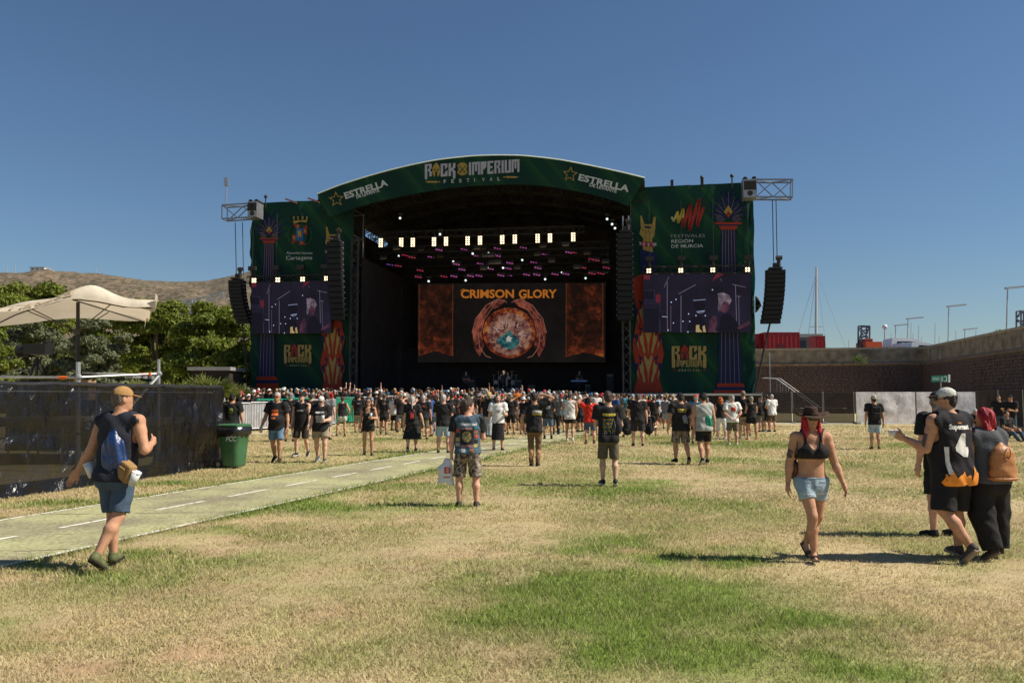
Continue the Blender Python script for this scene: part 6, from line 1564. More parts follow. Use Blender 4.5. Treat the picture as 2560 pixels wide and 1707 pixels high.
STAND = dict(thL=(-.07, .02, -1), shL=(-.03, -.05, -1), thR=(.07, .02, -1), shR=(.03, -.05, -1), uaL=(-.22, -.02, -1), faL=(-.12, .16, -1), uaR=(.22, -.02, -1), faR=(.12, .16, -1))
def joints(h, fem, pose, g):
    P = dict(STAND); P.update(pose or {}); J = {}
    lean = P.get('lean', (0, 0)); sp = nrm((lean[0], lean[1], 1)); tw = rotz(P.get('twist', 0)); htw = rotz(P.get('hiptwist', 0))
    hw = (.056 if fem else .052)*h*(.6+.4*g); sw = (.098 if fem else .113)*h*(.75+.25*g)
    low = []
    for s, x in (('L', -1), ('R', 1)):
        hip = htw @ np.array([x*hw, 0, 0]); kn = hip+nrm(P['th'+s])*.235*h; an = kn+nrm(P['sh'+s])*.24*h
        yaw = P.get('fy'+s, -x*-.16*-1); M = rotz(yaw if 'fy'+s in P else -x*.18) @ rotx(P.get('fp'+s, 0))
        heel = an+M @ np.array([0, -.022*h, -.038*h]); toe = an+M @ np.array([0, .112*h, -.038*h]); ball = an+M @ np.array([0, .075*h, -.038*h])
        J.update({'hip'+s: hip, 'kn'+s: kn, 'an'+s: an, 'FM'+s: M, 'heel'+s: heel, 'toe'+s: toe, 'ball'+s: ball}); low += [heel[2], toe[2]]
    J['pel'] = np.zeros(3); low.append(-.085*h*g if P.get('sit') else 9)
    z0 = -min(low); off = np.array([0, 0, z0])
    for k in list(J):
        if not k.startswith('FM'): J[k] = J[k]+off
    J['sp'] = sp; J['waist'] = J['pel']+sp*.085*h; J['chest'] = J['pel']+sp*.215*h; J['neck'] = J['pel']+sp*.318*h
    J['twist'] = tw
    for s, x in (('L', -1), ('R', 1)):
        sh = J['pel']+sp*.297*h+tw @ np.array([x*sw, 0, P.get('shr'+s, 0)*h]); el_ = sh+nrm(P['ua'+s])*.172*h; wr_ = el_+nrm(P['fa'+s])*.142*h
        J.update({'sh'+s: sh, 'el'+s: el_, 'wr'+s: wr_, 'fa'+s: nrm(P['fa'+s]), 'ua'+s: nrm(P['ua'+s])})
    hn = P.get('headlean', (0, 0)); J['HM'] = rotz(P.get('yaw', 0)) @ rotx(P.get('pitch', 0)) @ roty(P.get('roll', 0))
    J['head'] = J['neck']+nrm((sp[0]+hn[0], sp[1]+hn[1]+.06, sp[2]))*.086*h
    J['h'] = h; J['P'] = P
    return J
def torso_prims(J, g, fem, off=0.0, belly=0.0, upto='neck'):
    h = J['h']; tw = J['twist']; w = g
    def X(p, d): return J[p]+np.array(d)
    ps = [cone(J['pel']-J['sp']*.01*h, J['waist'], (.088 if fem else .083)*h*w+off, (.070 if fem else .078)*h*w+off+belly*.4, .05, sc=(1, .72, 1)),
          cone(J['waist'], J['chest'], (.070 if fem else .079)*h*w+off+belly*.3, (.084 if fem else .092)*h*w+off, .05, sc=(1, .68, 1)),
          cone(J['chest'], J['chest']+J['sp']*.06*h, (.084 if fem else .094)*h*w+off, (.068 if fem else .074)*h*w+off, .05, sc=(1, .64, 1))]
    for s in 'LR': ps.append(cone(J['chest']+J['sp']*.075*h, J['sh'+s]+np.array([0, 0, .004*h]), .040*h*w+off, .034*h*w+off, .045))
    if fem:
        for x in (-1, 1): ps.append(ell(J['chest']+tw @ np.array([x*.043*h, .052*h*w, -.012*h]), np.array([.040, .036, .038])*h*w+off*.8, None, .03))
    if belly: ps.append(ell(J['waist']+np.array([0, .045*h, .01*h]), np.array([.075*h*w, .06*h+belly, .075*h])+off, None, .05))
    for x in (-1, 1): ps.append(ell(J['pel']+np.array([x*.042*h, -.033*h*w, -.022*h]), np.array([.052, .048, .055])*h*w+off, None, .04))
    return ps
def limb_prims(J, g, s, off=0.0, leg=True, arm=True):
    h = J['h']; ps = []; gl = .55+.45*g
    if leg:
        th, sh = J['kn'+s]-J['hip'+s], J['an'+s]-J['kn'+s]
        back = nrm(np.cross(np.cross(sh, np.array([0, 1, 0])), sh)) if abs(nrm(sh)[1]) < .98 else np.array([0, 0, 1]); back = -back
        ps += [cone(J['hip'+s], J['kn'+s], .050*h*g+off, .031*h*gl+off, .03), cone(J['kn'+s], J['kn'+s]+sh*.36+back*.010*h, .030*h*gl+off, .033*h*gl+off, .025), cone(J['kn'+s]+sh*.36+back*.010*h, J['an'+s], .033*h*gl+off, .0195*h*gl+off, .025)]
    if arm:
        fa = J['wr'+s]-J['el'+s]
        ps += [cone(J['sh'+s], J['sh'+s]+(J['el'+s]-J['sh'+s])*.35, .033*h*gl+off, .031*h*gl+off, .03), cone(J['sh'+s]+(J['el'+s]-J['sh'+s])*.3, J['el'+s], .031*h*gl+off, .0235*h*gl+off, .02),
               cone(J['el'+s], J['el'+s]+fa*.3, .0235*h*gl+off, .0255*h*gl+off, .02), cone(J['el'+s]+fa*.3, J['wr'+s], .0255*h*gl+off, .0155*h*gl+off, .02)]
    return ps
def hand_prims(J, s, fr=1.0, k=.006):
    h = J['h']; P = J['P']; d = nrm(P.get('hd'+s, J['fa'+s])); x = -1 if s == 'L' else 1
    n = A3(P.get('pn'+s, (-x, 0, .05))); n = n-d*d.dot(n); n = n/np.linalg.norm(n)            # palm normal
    th = np.cross(n, d)*(1 if s == 'L' else -1)                                                # towards the thumb
    curl = P.get('curl'+s, .35); u = .0105*h; w = J['wr'+s]; ps = []
    M = np.stack([th, n, d], 1); ps.append(rbox(w+d*.030*h, np.array([.0155*h, .004*h, .022*h]), M, .0075*h, .01)); ps.append(cone(w-d*.02*h, w+d*.015*h, .0145*h, .014*h, .012))
    for i in range(4):
        t = 1.5-i; L = (.046, .052, .048, .038)[i]*h; b = w+d*.053*h+th*t*u*.93; a0 = curl*(.8+.08*i); a1 = curl*2.0
        d0 = d*math.cos(a0)+n*math.sin(a0)+th*t*.035; d1 = d*math.cos(a1)+n*math.sin(a1); m = b+d0*L*.5
        ps += [cone(b-d*.01*h, m, .0049*h*fr, .0046*h*fr, k), cone(m, m+d1*L*.52, .0046*h*fr, .0038*h*fr, k)]
    b = w+d*.018*h+th*.014*h; dt = nrm(d*.75+th*.62+n*.28); m = b+dt*.028*h
    ps += [cone(b, m, .0066*h*fr, .0056*h*fr, .008), cone(m, m+nrm(d*.92+th*.2+n*.32)*.026*h, .0055*h*fr, .0044*h*fr, k)]
    return ps
def head_prims(J, fem, fine):
    h = J['h']; M = J['HM']; c = J['head']+M @ np.array([0, .002*h, .018*h]); s = h/1.75
    def W(x, y, z): return c+M @ (np.array([x, y, z])*s)
    ps = [ell(W(0, -.012, .038), np.array([.076, .094, .086])*s, M, .02), ell(W(0, .020, -.012), np.array([.066, .072, .088])*s, M, .03), ell(W(0, .042, -.072), np.array([.040, .042, .038])*s, M, .03),
          cone(J['neck']-J['sp']*.02*h, W(0, -.012, -.04), .036*h*(.86 if fem else 1), .034*h*(.86 if fem else 1), .03)]
    if fine:
        ps += [cone(W(0, .088, .012), W(0, .106, -.022), .009*s, .014*s, .012), ell(W(0, .078, .034), np.array([.05, .018, .010])*s, M, .016), ell(W(0, .088, -.054), np.array([.024, .010, .008])*s, M, .008),
               ell(W(-.077, -.008, -.006), np.array([.010, .020, .032])*s, M, .006), ell(W(.077, -.008, -.006), np.array([.010, .020, .032])*s, M, .006), ell(W(0, .076, -.088), np.array([.022, .018, .016])*s, M, .015)]
    return ps, W, M, s
HAIRM = {}
def cmat(kind, c, **k):
    key = f"{kind}_{'_'.join(str(int(x*1000)) for x in c)}"; return mat(key, c, **k)
def skin_mat(c): return cmat('skin', c, rough=.62, var=.18, scale=12, spec=.28, bump=.25, bscale=70)
def cloth_mat(c, rough=.85): return cmat('cloth', c, rough=rough, var=.14, scale=11, bump=.35, bscale=55, spec=.2)
def hair_mat(c): return cmat('hair', c, rough=.5, var=.35, scale=60, bump=.8, bscale=90)
SK = {'tan': (.46, .24, .145), 'fair': (.56, .335, .235), 'deep': (.33, .17, .10), 'pink': (.58, .31, .22)}
def sm(name, VF, m, parent=None):
    me = np_mesh(name, VF[0], VF[1]); return link_mesh(name, me, m, parent)
def joinVF(*vf):
    Vs, Fs, b = [], [], 0
    for V, Fq in vf:
        if len(V): Vs.append(V); Fs.append(Fq+b); b += len(V)
    return np.concatenate(Vs), np.concatenate(Fs)

def build_person(sp, cell=.012, fine=True):
    """sp: dict of height, girth, pose and clothes; returns the body object (parts as children) and its joints"""
    h = sp.get('h', 1.74); g = sp.get('g', 1.0); fem = sp.get('fem', False); belly = sp.get('belly', 0)
    J = joints(h, fem, sp.get('pose'), g); seed = sp.get('seed', 1)
    hp, W, M, s = head_prims(J, fem, fine)
    body = torso_prims(J, g*.97, fem, 0, belly)
    for q in 'LR':
        body += limb_prims(J, g, q); an, FM = J['an'+q], J['FM'+q]
        body += [cone(an+FM @ np.array([0, -.012*h, -.018*h]), an+FM @ np.array([0, .06*h, -.027*h]), .019*h, .017*h, .02), cone(an+FM @ np.array([0, .06*h, -.027*h]), an+FM @ np.array([0, .10*h, -.031*h]), .018*h, .011*h, .015)]
    if fine:
        vf = [grow(body+[hp[3]], cell)]; vf.append(grow(hp, min(cell, .0075)))
        for q in 'LR': vf.append(grow(hand_prims(J, q, 1.0, .004), min(cell*.6, .0055)))
        VF = joinVF(*vf)
    else:
        for q in 'LR': body += hand_prims(J, q, 1.35, .006)
        VF = grow(body+hp, cell)
    skin = skin_mat(SK[sp.get('skin', 'tan')])
    root = sm('person', VF, skin)
    c2 = cell*1.0
    # ---- shoes
    sh = sp.get('shoes', ('sneaker', (.02, .02, .02)))
    if sh:
        for q in 'LR':
            an, FM = J['an'+q], J['FM'+q]; F_ = lambda x, y, z: an+FM @ (np.array([x, y, z])*h)
            if sh[0] == 'sandal':
                o = sm('sandal', grow([rbox(F_(0, .046, -.036), np.array([.018, .068, .0015])*h, FM, .006*h, .004)], .006, wr=0), cloth_mat(sh[1]), root)
                for y_, z_ in ((.075, -.022), (0, -.006)): sm('strap', grow([rbox(F_(0, y_, z_), np.array([.020, .007, .011])*h, FM, .004*h)], .006), cloth_mat(tuple(x*.7 for x in sh[1])), o)
                continue
            up = [cone(F_(0, -.010, -.016), F_(0, .055, -.022), .025*h, .0225*h, .02), cone(F_(0, .055, -.022), F_(0, .10, -.026), .0225*h, .0165*h, .02), cone(F_(0, -.010, -.018), F_(0, -.004, .012 if sh[0] != 'boot' else .06), .025*h, .0255*h, .015, True)]
            b_ = F_(0, 0, -.0385); nz_ = FM @ np.array([0, 0, -1])
            o = sm('boot' if sh[0] == 'boot' else 'shoe', grow(up, max(.007, c2*.75), cuts=[(b_, nz_)]), cloth_mat(sh[1], .6), root)
            if len(sh) > 2: sm('sole', grow([rbox(F_(0, .044, -.035), np.array([.019, .064, .003])*h, FM, .006*h, .004)], max(.006, c2*.6)), cloth_mat(sh[2], .7), o)
    # ---- lower clothes
    bt = sp.get('bottom'); bo = (.012 if not bt or bt[0] != 'hotpants' else .007)+sp.get('loose', 0)
    def waist_cut(dz): return (J['pel']+J['sp']*dz*h, J['sp'])
    if bt:
        kind, cc = bt[0], bt[1]; ps = [cone(J['pel']-J['sp']*.015*h, J['pel']+J['sp']*.06*h, (.088 if fem else .085)*h*g+bo, (.072 if fem else .080)*h*g+bo+belly*.3, .04, True, (1, .74, 1))]
        for x in (-1, 1): ps.append(ell(J['pel']+np.array([x*.042*h, -.033*h*g, -.022*h]), np.array([.052, .048, .055])*h*g+bo, None, .04))
        if kind in ('shorts', 'trousers', 'hotpants', 'capri'):
            f = bt[2] if len(bt) > 2 else (.85 if kind == 'shorts' else .3)
            for q in 'LR':
                hp_, kn, an = J['hip'+q], J['kn'+q], J['an'+q]
                if kind in ('shorts', 'hotpants'):
                    fl = bt[3] if len(bt) > 3 else .018
                    ps.append(cone(hp_, hp_+(kn-hp_)*f, .052*h*g+bo*.7, (.052+(.034-.052)*f)*h*g+bo*.7+fl, .016, True))
                    if f > 1.02: pass
                else:
                    wd = bt[3] if len(bt) > 3 else .0; e_ = an if kind == 'trousers' else kn+(an-kn)*.55
                    ps += [cone(hp_, kn, .052*h*g+bo, .034*h*g+bo+wd, .025), cone(kn, e_, .034*h*g+bo+wd, .027*h+bo*.6+wd*1.2, .025, True)]
        elif kind == 'skirt':
            f = bt[2]; fl = bt[3]; k_ = (J['knL']+J['knR']+J['anL']*0)/2; a_ = (J['anL']+J['anR'])/2; e_ = k_+(a_-k_)*f if f > 0 else J['pel']+(k_-J['pel'])*(1+f)
            ps.append(cone(J['pel'], e_, .088*h*g+bo, .088*h*g+fl, .03, True, (1, .8, 1)))
        sub_ = [ell(J['pel']+np.array([0, 0, -.185*h]), (.007, .3, .10*h), None, .01)] if kind != 'skirt' and not J['P'].get('sit') else []
        nm = {'shorts': 'shorts', 'hotpants': 'shorts', 'trousers': 'trousers', 'capri': 'trousers', 'skirt': 'skirt'}[kind]
        sm(nm, grow(ps, c2, cuts=[waist_cut(.058 if kind != 'hotpants' else .035)], subs=sub_, wr=.006 if fine else .004, seed=seed), cc if not isinstance(cc, tuple) else cloth_mat(cc), root)
    # ---- upper clothes
    tp_ = sp.get('top')
    shirt = None
    if tp_:
        kind, cc = tp_[0], tp_[1]; to = .014+sp.get('tloose', .011); ps = torso_prims(J, g*.99, fem, to, belly)
        hem = tp_[2] if len(tp_) > 2 else -.035
        if kind in ('tee', 'tank', 'long', 'vest', 'dress') and hem < .03: ps.append(cone(J['pel']+J['sp']*(hem)*h, J['waist'], .092*h*g+to+.004, .083*h*g+to+belly*.4, .05, False, (1, .74, 1)))
        subs = [cone(J['neck']-J['sp']*.018*h, J['neck']+J['sp']*.1*h, .040*h, .09*h)]; cuts = [(J['pel']+J['sp']*hem*h, -J['sp'])]
        if kind in ('tee', 'long'):
            for q in 'LR':
                S_, E_, Wr = J['sh'+q], J['el'+q], J['wr'+q]; gl = .55+.45*g; f = .62 if kind == 'tee' else 1
                ps.append(cone(S_-(E_-S_)*.05, S_+(E_-S_)*f, .037*h*gl+to, .036*h*gl+to+.012, .03, True))
                if kind == 'long': ps.append(cone(E_, E_+(Wr-E_)*.95, .027*h*gl+to, .02*h+to, .02, True))
        elif kind in ('tank', 'dress', 'vest'):
            wd_ = .072 if kind != 'vest' else .092
            for q, x in (('L', -1), ('R', 1)):
                o_ = J['twist'] @ np.array([x*(wd_+.047)*h*g, 0, .0]); b_ = J['chest']+J['sp']*.0*h+o_
                subs.append(cone(b_-J['sp']*(.015 if kind != 'vest' else -.02)*h, b_+J['sp']*.14*h, .040*h, .046*h))
                if kind == 'vest': subs.append(cone(J['sh'+q]+J['twist'] @ np.array([x*.035*h, 0, 0]), J['sh'+q]+J['twist'] @ np.array([x*.11*h, 0, -.02*h]), .055*h, .075*h))
            if sp.get('scoop'): subs.append(ell(J['neck']+np.array([0, .05*h, -.03*h]), np.array([.045, .06, .06])*h, None, .01))
        elif kind == 'bra':
            cuts = [(J['chest']-J['sp']*.055*h, -J['sp'])]
            for x in (-1, 1): subs.append(ell(J['chest']+np.array([x*.105*h, -.01*h, .07*h]), np.array([.055, .12, .075])*h, None, .01))
            subs.append(ell(J['chest']+np.array([0, .06*h, .085*h]), np.array([.043, .09, .085])*h, None, .01)); subs.append(ell(J['chest']+np.array([0, -.07*h, .10*h]), np.array([.052, .08, .10])*h, None, .01))
        nm = {'tee': 'tshirt', 'long': 'shirt', 'tank': 'tank_top', 'dress': 'top', 'vest': 'vest', 'bra': 'bra_top'}[kind]
        shirt = sm(nm, grow(ps, c2, cuts=cuts, subs=subs, wr=.0075 if fine else .004, seed=seed+5), cc if not isinstance(cc, tuple) else cloth_mat(cc), root)
        if sp.get('under'):   # tee under a vest
            ps = torso_prims(J, g*.99, fem, .008, belly)
            for q in 'LR':
                S_, E_ = J['sh'+q], J['el'+q]; ps.append(cone(S_-(E_-S_)*.05, S_+(E_-S_)*.66, .037*h+.012, .036*h+.026, .03, True))
            sm('tshirt', grow(ps, c2, cuts=[(J['pel']-J['sp']*.0*h, -J['sp'])], subs=[subs[0]], wr=.005, seed=seed), cloth_mat(sp['under']), root)
    # ---- hair
    hr = sp.get('hair', ('short', (.03, .02, .015)))
    if hr:
        kind, cc = hr[0], hr[1]; hm = hair_mat(cc); cuts = []; th = hr[2] if len(hr) > 2 else .008
        ps = [ell(W(0, -.014, .040), (np.array([.076, .094, .086])+th)*s, M, .02)]; subs = [ell(W(0, .085, -.02), np.array([.070, .075, .085])*s, M, .01)]
        cuts = [(W(0, 0, -.012 if kind in ('short', 'buzz') else -.04), M @ nrm((0, .75, -.66)))] 
        if kind in ('short', 'buzz', 'quiff', 'curly'): ps.append(ell(W(0, -.045, -.02), (np.array([.062, .058, .06])+th*.6)*s, M, .02))
        if kind == 'quiff': ps.append(ell(W(.0, .03, .115), np.array([.06, .07, .035])*s, M, .03))
        if kind in ('long', 'pony', 'bob', 'curlylong'): ps.append(ell(W(0, -.05, -.03), (np.array([.066, .06, .075])+th*.6)*s, M, .02))
        if kind in ('long', 'curlylong'):
            Ln = hr[3] if len(hr) > 3 else .26; cuts = [(W(0, .045, 0), M @ np.array([0, 1, -.25]))]; rg = random.Random(seed)
            for x in (-.07, -.04, 0, .04, .07):
                a_ = W(x, -.03-.03*(1-abs(x)/.07), .0); b_ = W(x*1.05, -.015-.045*(1-abs(x)/.07), -.10); c_ = b_+np.array([rg.uniform(-.02, .02), -.025, -Ln*rg.uniform(.8, 1.1)])
                ps += [cone(a_, b_, .036*s, .034*s, .02), cone(b_, c_, .034*s, .017*s, .02)]
        if kind == 'bob':
            cuts = [(W(0, .045, 0), M @ np.array([0, 1, -.25]))]
            for x in (-.062, -.03, .03, .062): ps.append(cone(W(x, -.03, .02), W(x*1.2, -.045, -.13), .05*s, .045*s, .025))
        if kind == 'pony':
            b_ = W(0, -.105, .02); ps += [cone(W(0, -.09, .03), b_, .03*s, .022*s, .01), cone(b_, b_+np.array([0, -.03, -.30]), .028*s, .012*s, .01)]; cuts = [(W(0, .02, -.06), M @ nrm((0, .6, -.8)))] if False else []
            subs.append(ell(W(0, .075, -.09), np.array([.075, .075, .08])*s, M, .01))
        amp = {'curly': .02, 'curlylong': .022, 'long': .010, 'bob': .013}.get(kind, .006); wd = (48, 48, 7) if kind in ('long', 'pony') else (30, 30, 18)
        sm('hair', grow(ps, max(.008, c2*.8), cuts=cuts if kind in ('short', 'buzz', 'quiff', 'curly') else ([] if kind == 'pony' else cuts), subs=subs, wr=amp, seed=seed+2, wdir=wd), hm, root)
    # ---- beard
    if sp.get('beard'):
        sm('beard', grow([ell(W(0, .040, -.070), np.array([.052, .056, .050])*s, M, .02)], .008, subs=[ell(W(0, .105, -.045), np.array([.026, .03, .018])*s, M, .01)], cuts=[(W(0, 0, -.035), M @ np.array([0, -.25, 1]))], wr=.006, seed=3), hair_mat(sp['beard']), root)
    # ---- hats
    ht = sp.get('hat')
    if ht:
        kind, cc = ht[0], ht[1]; hm = cloth_mat(cc); br = ht[2] if len(ht) > 2 else 0      # br: brim turned by this angle
        if kind == 'cap':
            Mb = M @ rotz(br); hc = lambda x, y, z: W(0, -.006, .058)+Mb @ (np.array([x, y, z])*s)
            dome = sm('cap', grow([ell(W(0, -.012, .046), np.array([.086, .104, .094])*s, M, .02)], max(.007, c2*.7), cuts=[(W(0, 0, .038), M @ nrm((0, -.10, -1)))], subs=([ell(hc(0, -.105, -.002), np.array([.034, .05, .034])*s, Mb, .01)] if sp.get('capgap') else [])), hm, root)
            sm('brim', grow([ell(hc(0, .112, -.012), np.array([.070, .072, .009])*s, Mb @ rotx(-.18), .01)], max(.006, c2*.6), cuts=[(hc(0, .075, 0), Mb @ np.array([0, -1, 0]))]), cloth_mat(ht[3]) if len(ht) > 3 else hm, dome)
        elif kind == 'beanie':
            sm('headscarf', grow([ell(W(0, -.012, .046), np.array([.084, .102, .092])*s, M, .02)], max(.007, c2*.7), cuts=[(W(0, 0, .022), M @ nrm((0, .25, -1)))], wr=.003), hm, root)
        else:
            br_ = {'bucket': .128, 'straw': .15, 'cowboy': .205, 'fedora': .145}[kind]; hgt = {'bucket': .085, 'straw': .10, 'cowboy': .10, 'fedora': .095}[kind]
            cr = sm('hat', grow([cone(W(0, -.01, .045), W(0, -.01, .05+hgt), .098*s, .080*s, .01, True, (.9, 1.05, 1))], max(.007, c2*.7), cuts=[(W(0, 0, .045), M @ np.array([0, 0, -1]))], subs=([cone(W(0, -.09, .075+hgt), W(0, .09, .07+hgt), .035*s, .03*s)] if kind in ('cowboy', 'fedora') else [])), hm, root)
            n_ = 28; V = []
            for i in range(n_):
                a = 2*math.pi*i/n_
                for r_, dz in ((.088, .0), (br_*.75, -.006 if kind != 'cowboy' else -.002), (br_, (-.04 if kind == 'bucket' else -.012 if kind != 'cowboy' else (.045*math.cos(a)**2-.02*abs(math.sin(a)))))):
                    for t_ in (0, -.006): V.append(W(math.cos(a)*r_*(.92 if kind != 'cowboy' else 1), -.01+math.sin(a)*r_*1.08, .05+dz+t_))
            Fq = []
            for i in range(n_):
                j = (i+1) % n_; a, b = i*6, j*6
                for k_ in (0, 2): Fq += [(a+k_, a+k_+2, b+k_+2, b+k_), (a+k_+1, b+k_+1, b+k_+3, a+k_+3)]
                Fq.append((a+4, a+5, b+5, b+4))
            sm('brim', (np.array(V), np.array(Fq)), hm, cr)
            sm('band', grow([cone(W(0, -.01, .05), W(0, -.01, .072), .103*s, .100*s, .01, True, (.9, 1.05, 1))], .009, cuts=[(W(0, 0, .05), M @ np.array([0, 0, -1]))]), cloth_mat(tuple(x*.45 for x in cc)), cr)
    if sp.get('glasses'):
        o = sm('sunglasses', grow([rbox(W(-.032, .096, .014), np.array([.022, .004, .014])*s, M, .006*s), rbox(W(.032, .096, .014), np.array([.022, .004, .014])*s, M, .006*s), cone(W(-.01, .103, .02), W(.01, .103, .02), .004*s, .004*s, .003), cone(W(-.058, .09, .018), W(-.08, 0, .014), .004*s, .004*s, .003), cone(W(.058, .09, .018), W(.08, 0, .014), .004*s, .004*s, .003)], .005), mat('lens_black', (.01, .01, .01), .15, var=0), root)
    elif fine and sp.get('face'):
        for x in (-.031, .031):
            o = sm('eye', grow([ell(W(x, .083, .013), np.array([.013, .010, .008])*s, M, .003)], .004), mat('eye_white', (.6, .58, .55), .3, var=0), root); sm('iris', grow([ell(W(x, .091, .013), np.array([.006, .004, .006])*s, M, .002)], .003), mat('iris_brown', (.03, .02, .012), .2, var=0), o)
            sm('eyebrow', grow([ell(W(x, .090, .034), np.array([.018, .008, .004])*s, M, .003)], .004), hair_mat((.05, .035, .025)), root)
    if fine and sp.get('face'): sm('lips', grow([ell(W(0, .097, -.052), np.array([.021, .006, .007])*s, M, .003)], .004), skin_mat((.42, .15, .12)) if False else cmat('lips', (.40, .15, .12), rough=.5, var=.05), root)
    for q, cc in sp.get('wrist', {}).items():
        a_ = J['wr'+q]-J['fa'+q]*.03; sm('wristband', grow([cone(a_-J['fa'+q]*.012, a_+J['fa'+q]*.012, .024*s, .023*s, .004, True)], .006), cloth_mat(cc, .5), root)
    J['W'] = W; J['shirt'] = shirt; J['s'] = s; J['M'] = M
    return root, J

# flat prints pressed onto a garment: (x, z) outlines in metres around a centre, projected along the view of the wearer's back or chest
def press(shirt, V2, Fc, cx, cz, back, m, name='print', lift=.004, rot=0):
    me = shirt.data; bv = BVHTree.FromPolygons([v.co for v in me.vertices], [tuple(p.vertices) for p in me.polygons])
    bm = bmesh.new(); vs = [bm.verts.new((x, 0, z)) for x, z in V2]
    for f in Fc:
        try: bm.faces.new([vs[i] for i in f])
        except ValueError: pass
    bmesh.ops.triangulate(bm, faces=bm.faces[:])
    for _ in range(3):
        lg = [e for e in bm.edges if e.calc_length() > .035]
        if not lg: break
        bmesh.ops.subdivide_edges(bm, edges=lg, cuts=1); bmesh.ops.triangulate(bm, faces=bm.faces[:])
    sg = -1 if back else 1; dead = []
    for v in bm.verts:
        x = v.co.x*(1 if back else -1)+cx; z = v.co.z+cz
        hit = bv.ray_cast(Vector((x, sg*1.0, z)), Vector((0, -sg, 0)))
        if hit[0] is None: dead.append(v); continue
        v.co = (x, hit[0].y+sg*lift, z)
    if dead: bmesh.ops.delete(bm, geom=dead, context='VERTS')
    out = bpy.data.meshes.new(name); bm.to_mesh(out); bm.free()
    return link_mesh(name, out, m, shirt)
def press_text(shirt, s, cx, cz, w, hgt, back, m, weight=.02, name='lettering'):
    V, Fc = text_tris(s, weight); a = min(v[0] for v in V); b = max(v[0] for v in V)
    return press(shirt, [((x-a)/(b-a)*w-w/2, y/.7*hgt) for x, y in V], Fc, cx, cz, back, m, name)
def press_rect(shirt, cx, cz, w, hgt, back, m, name='patch', lift=.004): return press(shirt, rect2(-w/2, -hgt/2, w/2, hgt/2), [(0, 1, 2, 3)], cx, cz, back, m, name, lift)
def place(root, px, py, face, off=(0, 0)):
    """face: 0 = back to the camera, 180 = towards it; turned about the vertical"""
    g = gnd(px, py); root.location = (g.x+off[0], g.y+off[1], 0); root.rotation_euler = (0, 0, R(face)); return g
def worn(o, root):     # bag or cup modelled in a wearer's space: stays a thing of its own
    o.location = root.location; o.rotation_euler = root.rotation_euler; return o
# ================================================================== the cast
BLK = (.018, .017, .018); NVY = (.022, .024, .034); DEN = (.13, .21, .31); DENL = (.30, .39, .46); KHA = (.30, .25, .17); WHT = (.66, .64, .61); GRY = (.18, .18, .19)
BRN = (.045, .028, .018); DKH = (.018, .013, .011); GHAIR = (.42, .40, .38); BLOND = (.45, .31, .13); REDH = (.45, .012, .03); ORH = (.42, .10, .015)
def camo_mat():
    m = mat('camo', (.1, .1, .1), .9, var=0); N = m.node_tree.nodes; L = m.node_tree.links; tc = N.new('ShaderNodeTexCoord'); q = N.new('ShaderNodeTexNoise'); q.inputs['Scale'].default_value = 13; q.inputs['Detail'].default_value = 2; q.inputs['Distortion'].default_value = 1
    L.new(tc.outputs['Object'], q.inputs[0]); r = N.new('ShaderNodeValToRGB'); r.color_ramp.interpolation = 'CONSTANT'; e = r.color_ramp.elements; e[0].color = (.03, .025, .022, 1); e[1].position = .44; e[1].color = (.14, .105, .08, 1)
    x = e.new(.52); x.color = (.30, .26, .21, 1); x = e.new(.60); x.color = (.08, .065, .05, 1)
    L.new(q.outputs[0], r.inputs[0]); L.new(r.outputs[0], N['Principled BSDF'].inputs['Base Color']); return m
CAMO = camo_mat()
P_YEL = mat('shirt_yellow', (.62, .48, .06), .8, var=.2, scale=30); P_WHT = mat('shirt_white', (.62, .61, .58), .8, var=.2, scale=30); P_RED = mat('shirt_red', (.5, .05, .03), .8, var=.3, scale=30); P_ORG = mat('shirt_orange', (.62, .14, .03), .8, var=.4, scale=26); P_FLM = mat('shirt_flame', (.75, .26, .03), .8, var=.2, scale=20); P_GRY = mat('shirt_grey', (.3, .3, .31), .8, var=.3, scale=30); P_PNK = mat('shirt_pink', (.5, .22, .2), .8, var=.3, scale=40)
def label_person(o, label, group=None): return tag(o, label, 'person', group)
def shadowed(): pass
def sdf_thing(name, root, label, cat, group=None):
    e = empty(name, (0, 0, 0), label, cat, group); worn(e, root); return e
def drawstring(root, J, cc, label, w=.13, hh=.19, dz=.0, dx=0, group='drawstring bags'):
    e = sdf_thing('drawstring_bag', root, label, 'bag', group); c = J['chest']+np.array([dx, -.125*J['s'], -.10+dz]); m = mat('nylon_'+'_'.join(str(int(x*999)) for x in cc), cc, .35, var=.15, spec=.5, bump=.4, bscale=25)
    sm('bag', grow([cone(c+np.array([0, 0, -hh*.45]), c+np.array([0, -.005, hh*.15]), w*.95, w*.72, .03, False, (1, .5, 1)), cone(c+np.array([0, -.005, hh*.15]), c+np.array([0, .01, hh*.85]), w*.72, w*.22, .03, False, (1, .5, 1))], .009, wr=.010, seed=4, wdir=(16, 10, 5)), m, e)
    tpt = c+np.array([0, .01, hh*.9]); ck = mat('cord_dark', (.03, .03, .04), .7)
    for q in 'LR':
        b = J['sh'+q]*.62+J['neck']*.38+np.array([0, -.02, .045*J['s']]); b2 = b+np.array([0, -.06*J['s'], -.05]); mb = MB(); mb.tube([tpt, (tpt+b2)/2+np.array([0, -.012, 0]), b2, b], .006, 5)
        link_mesh('cord', mb.mesh('cord'), ck, e)
    return e
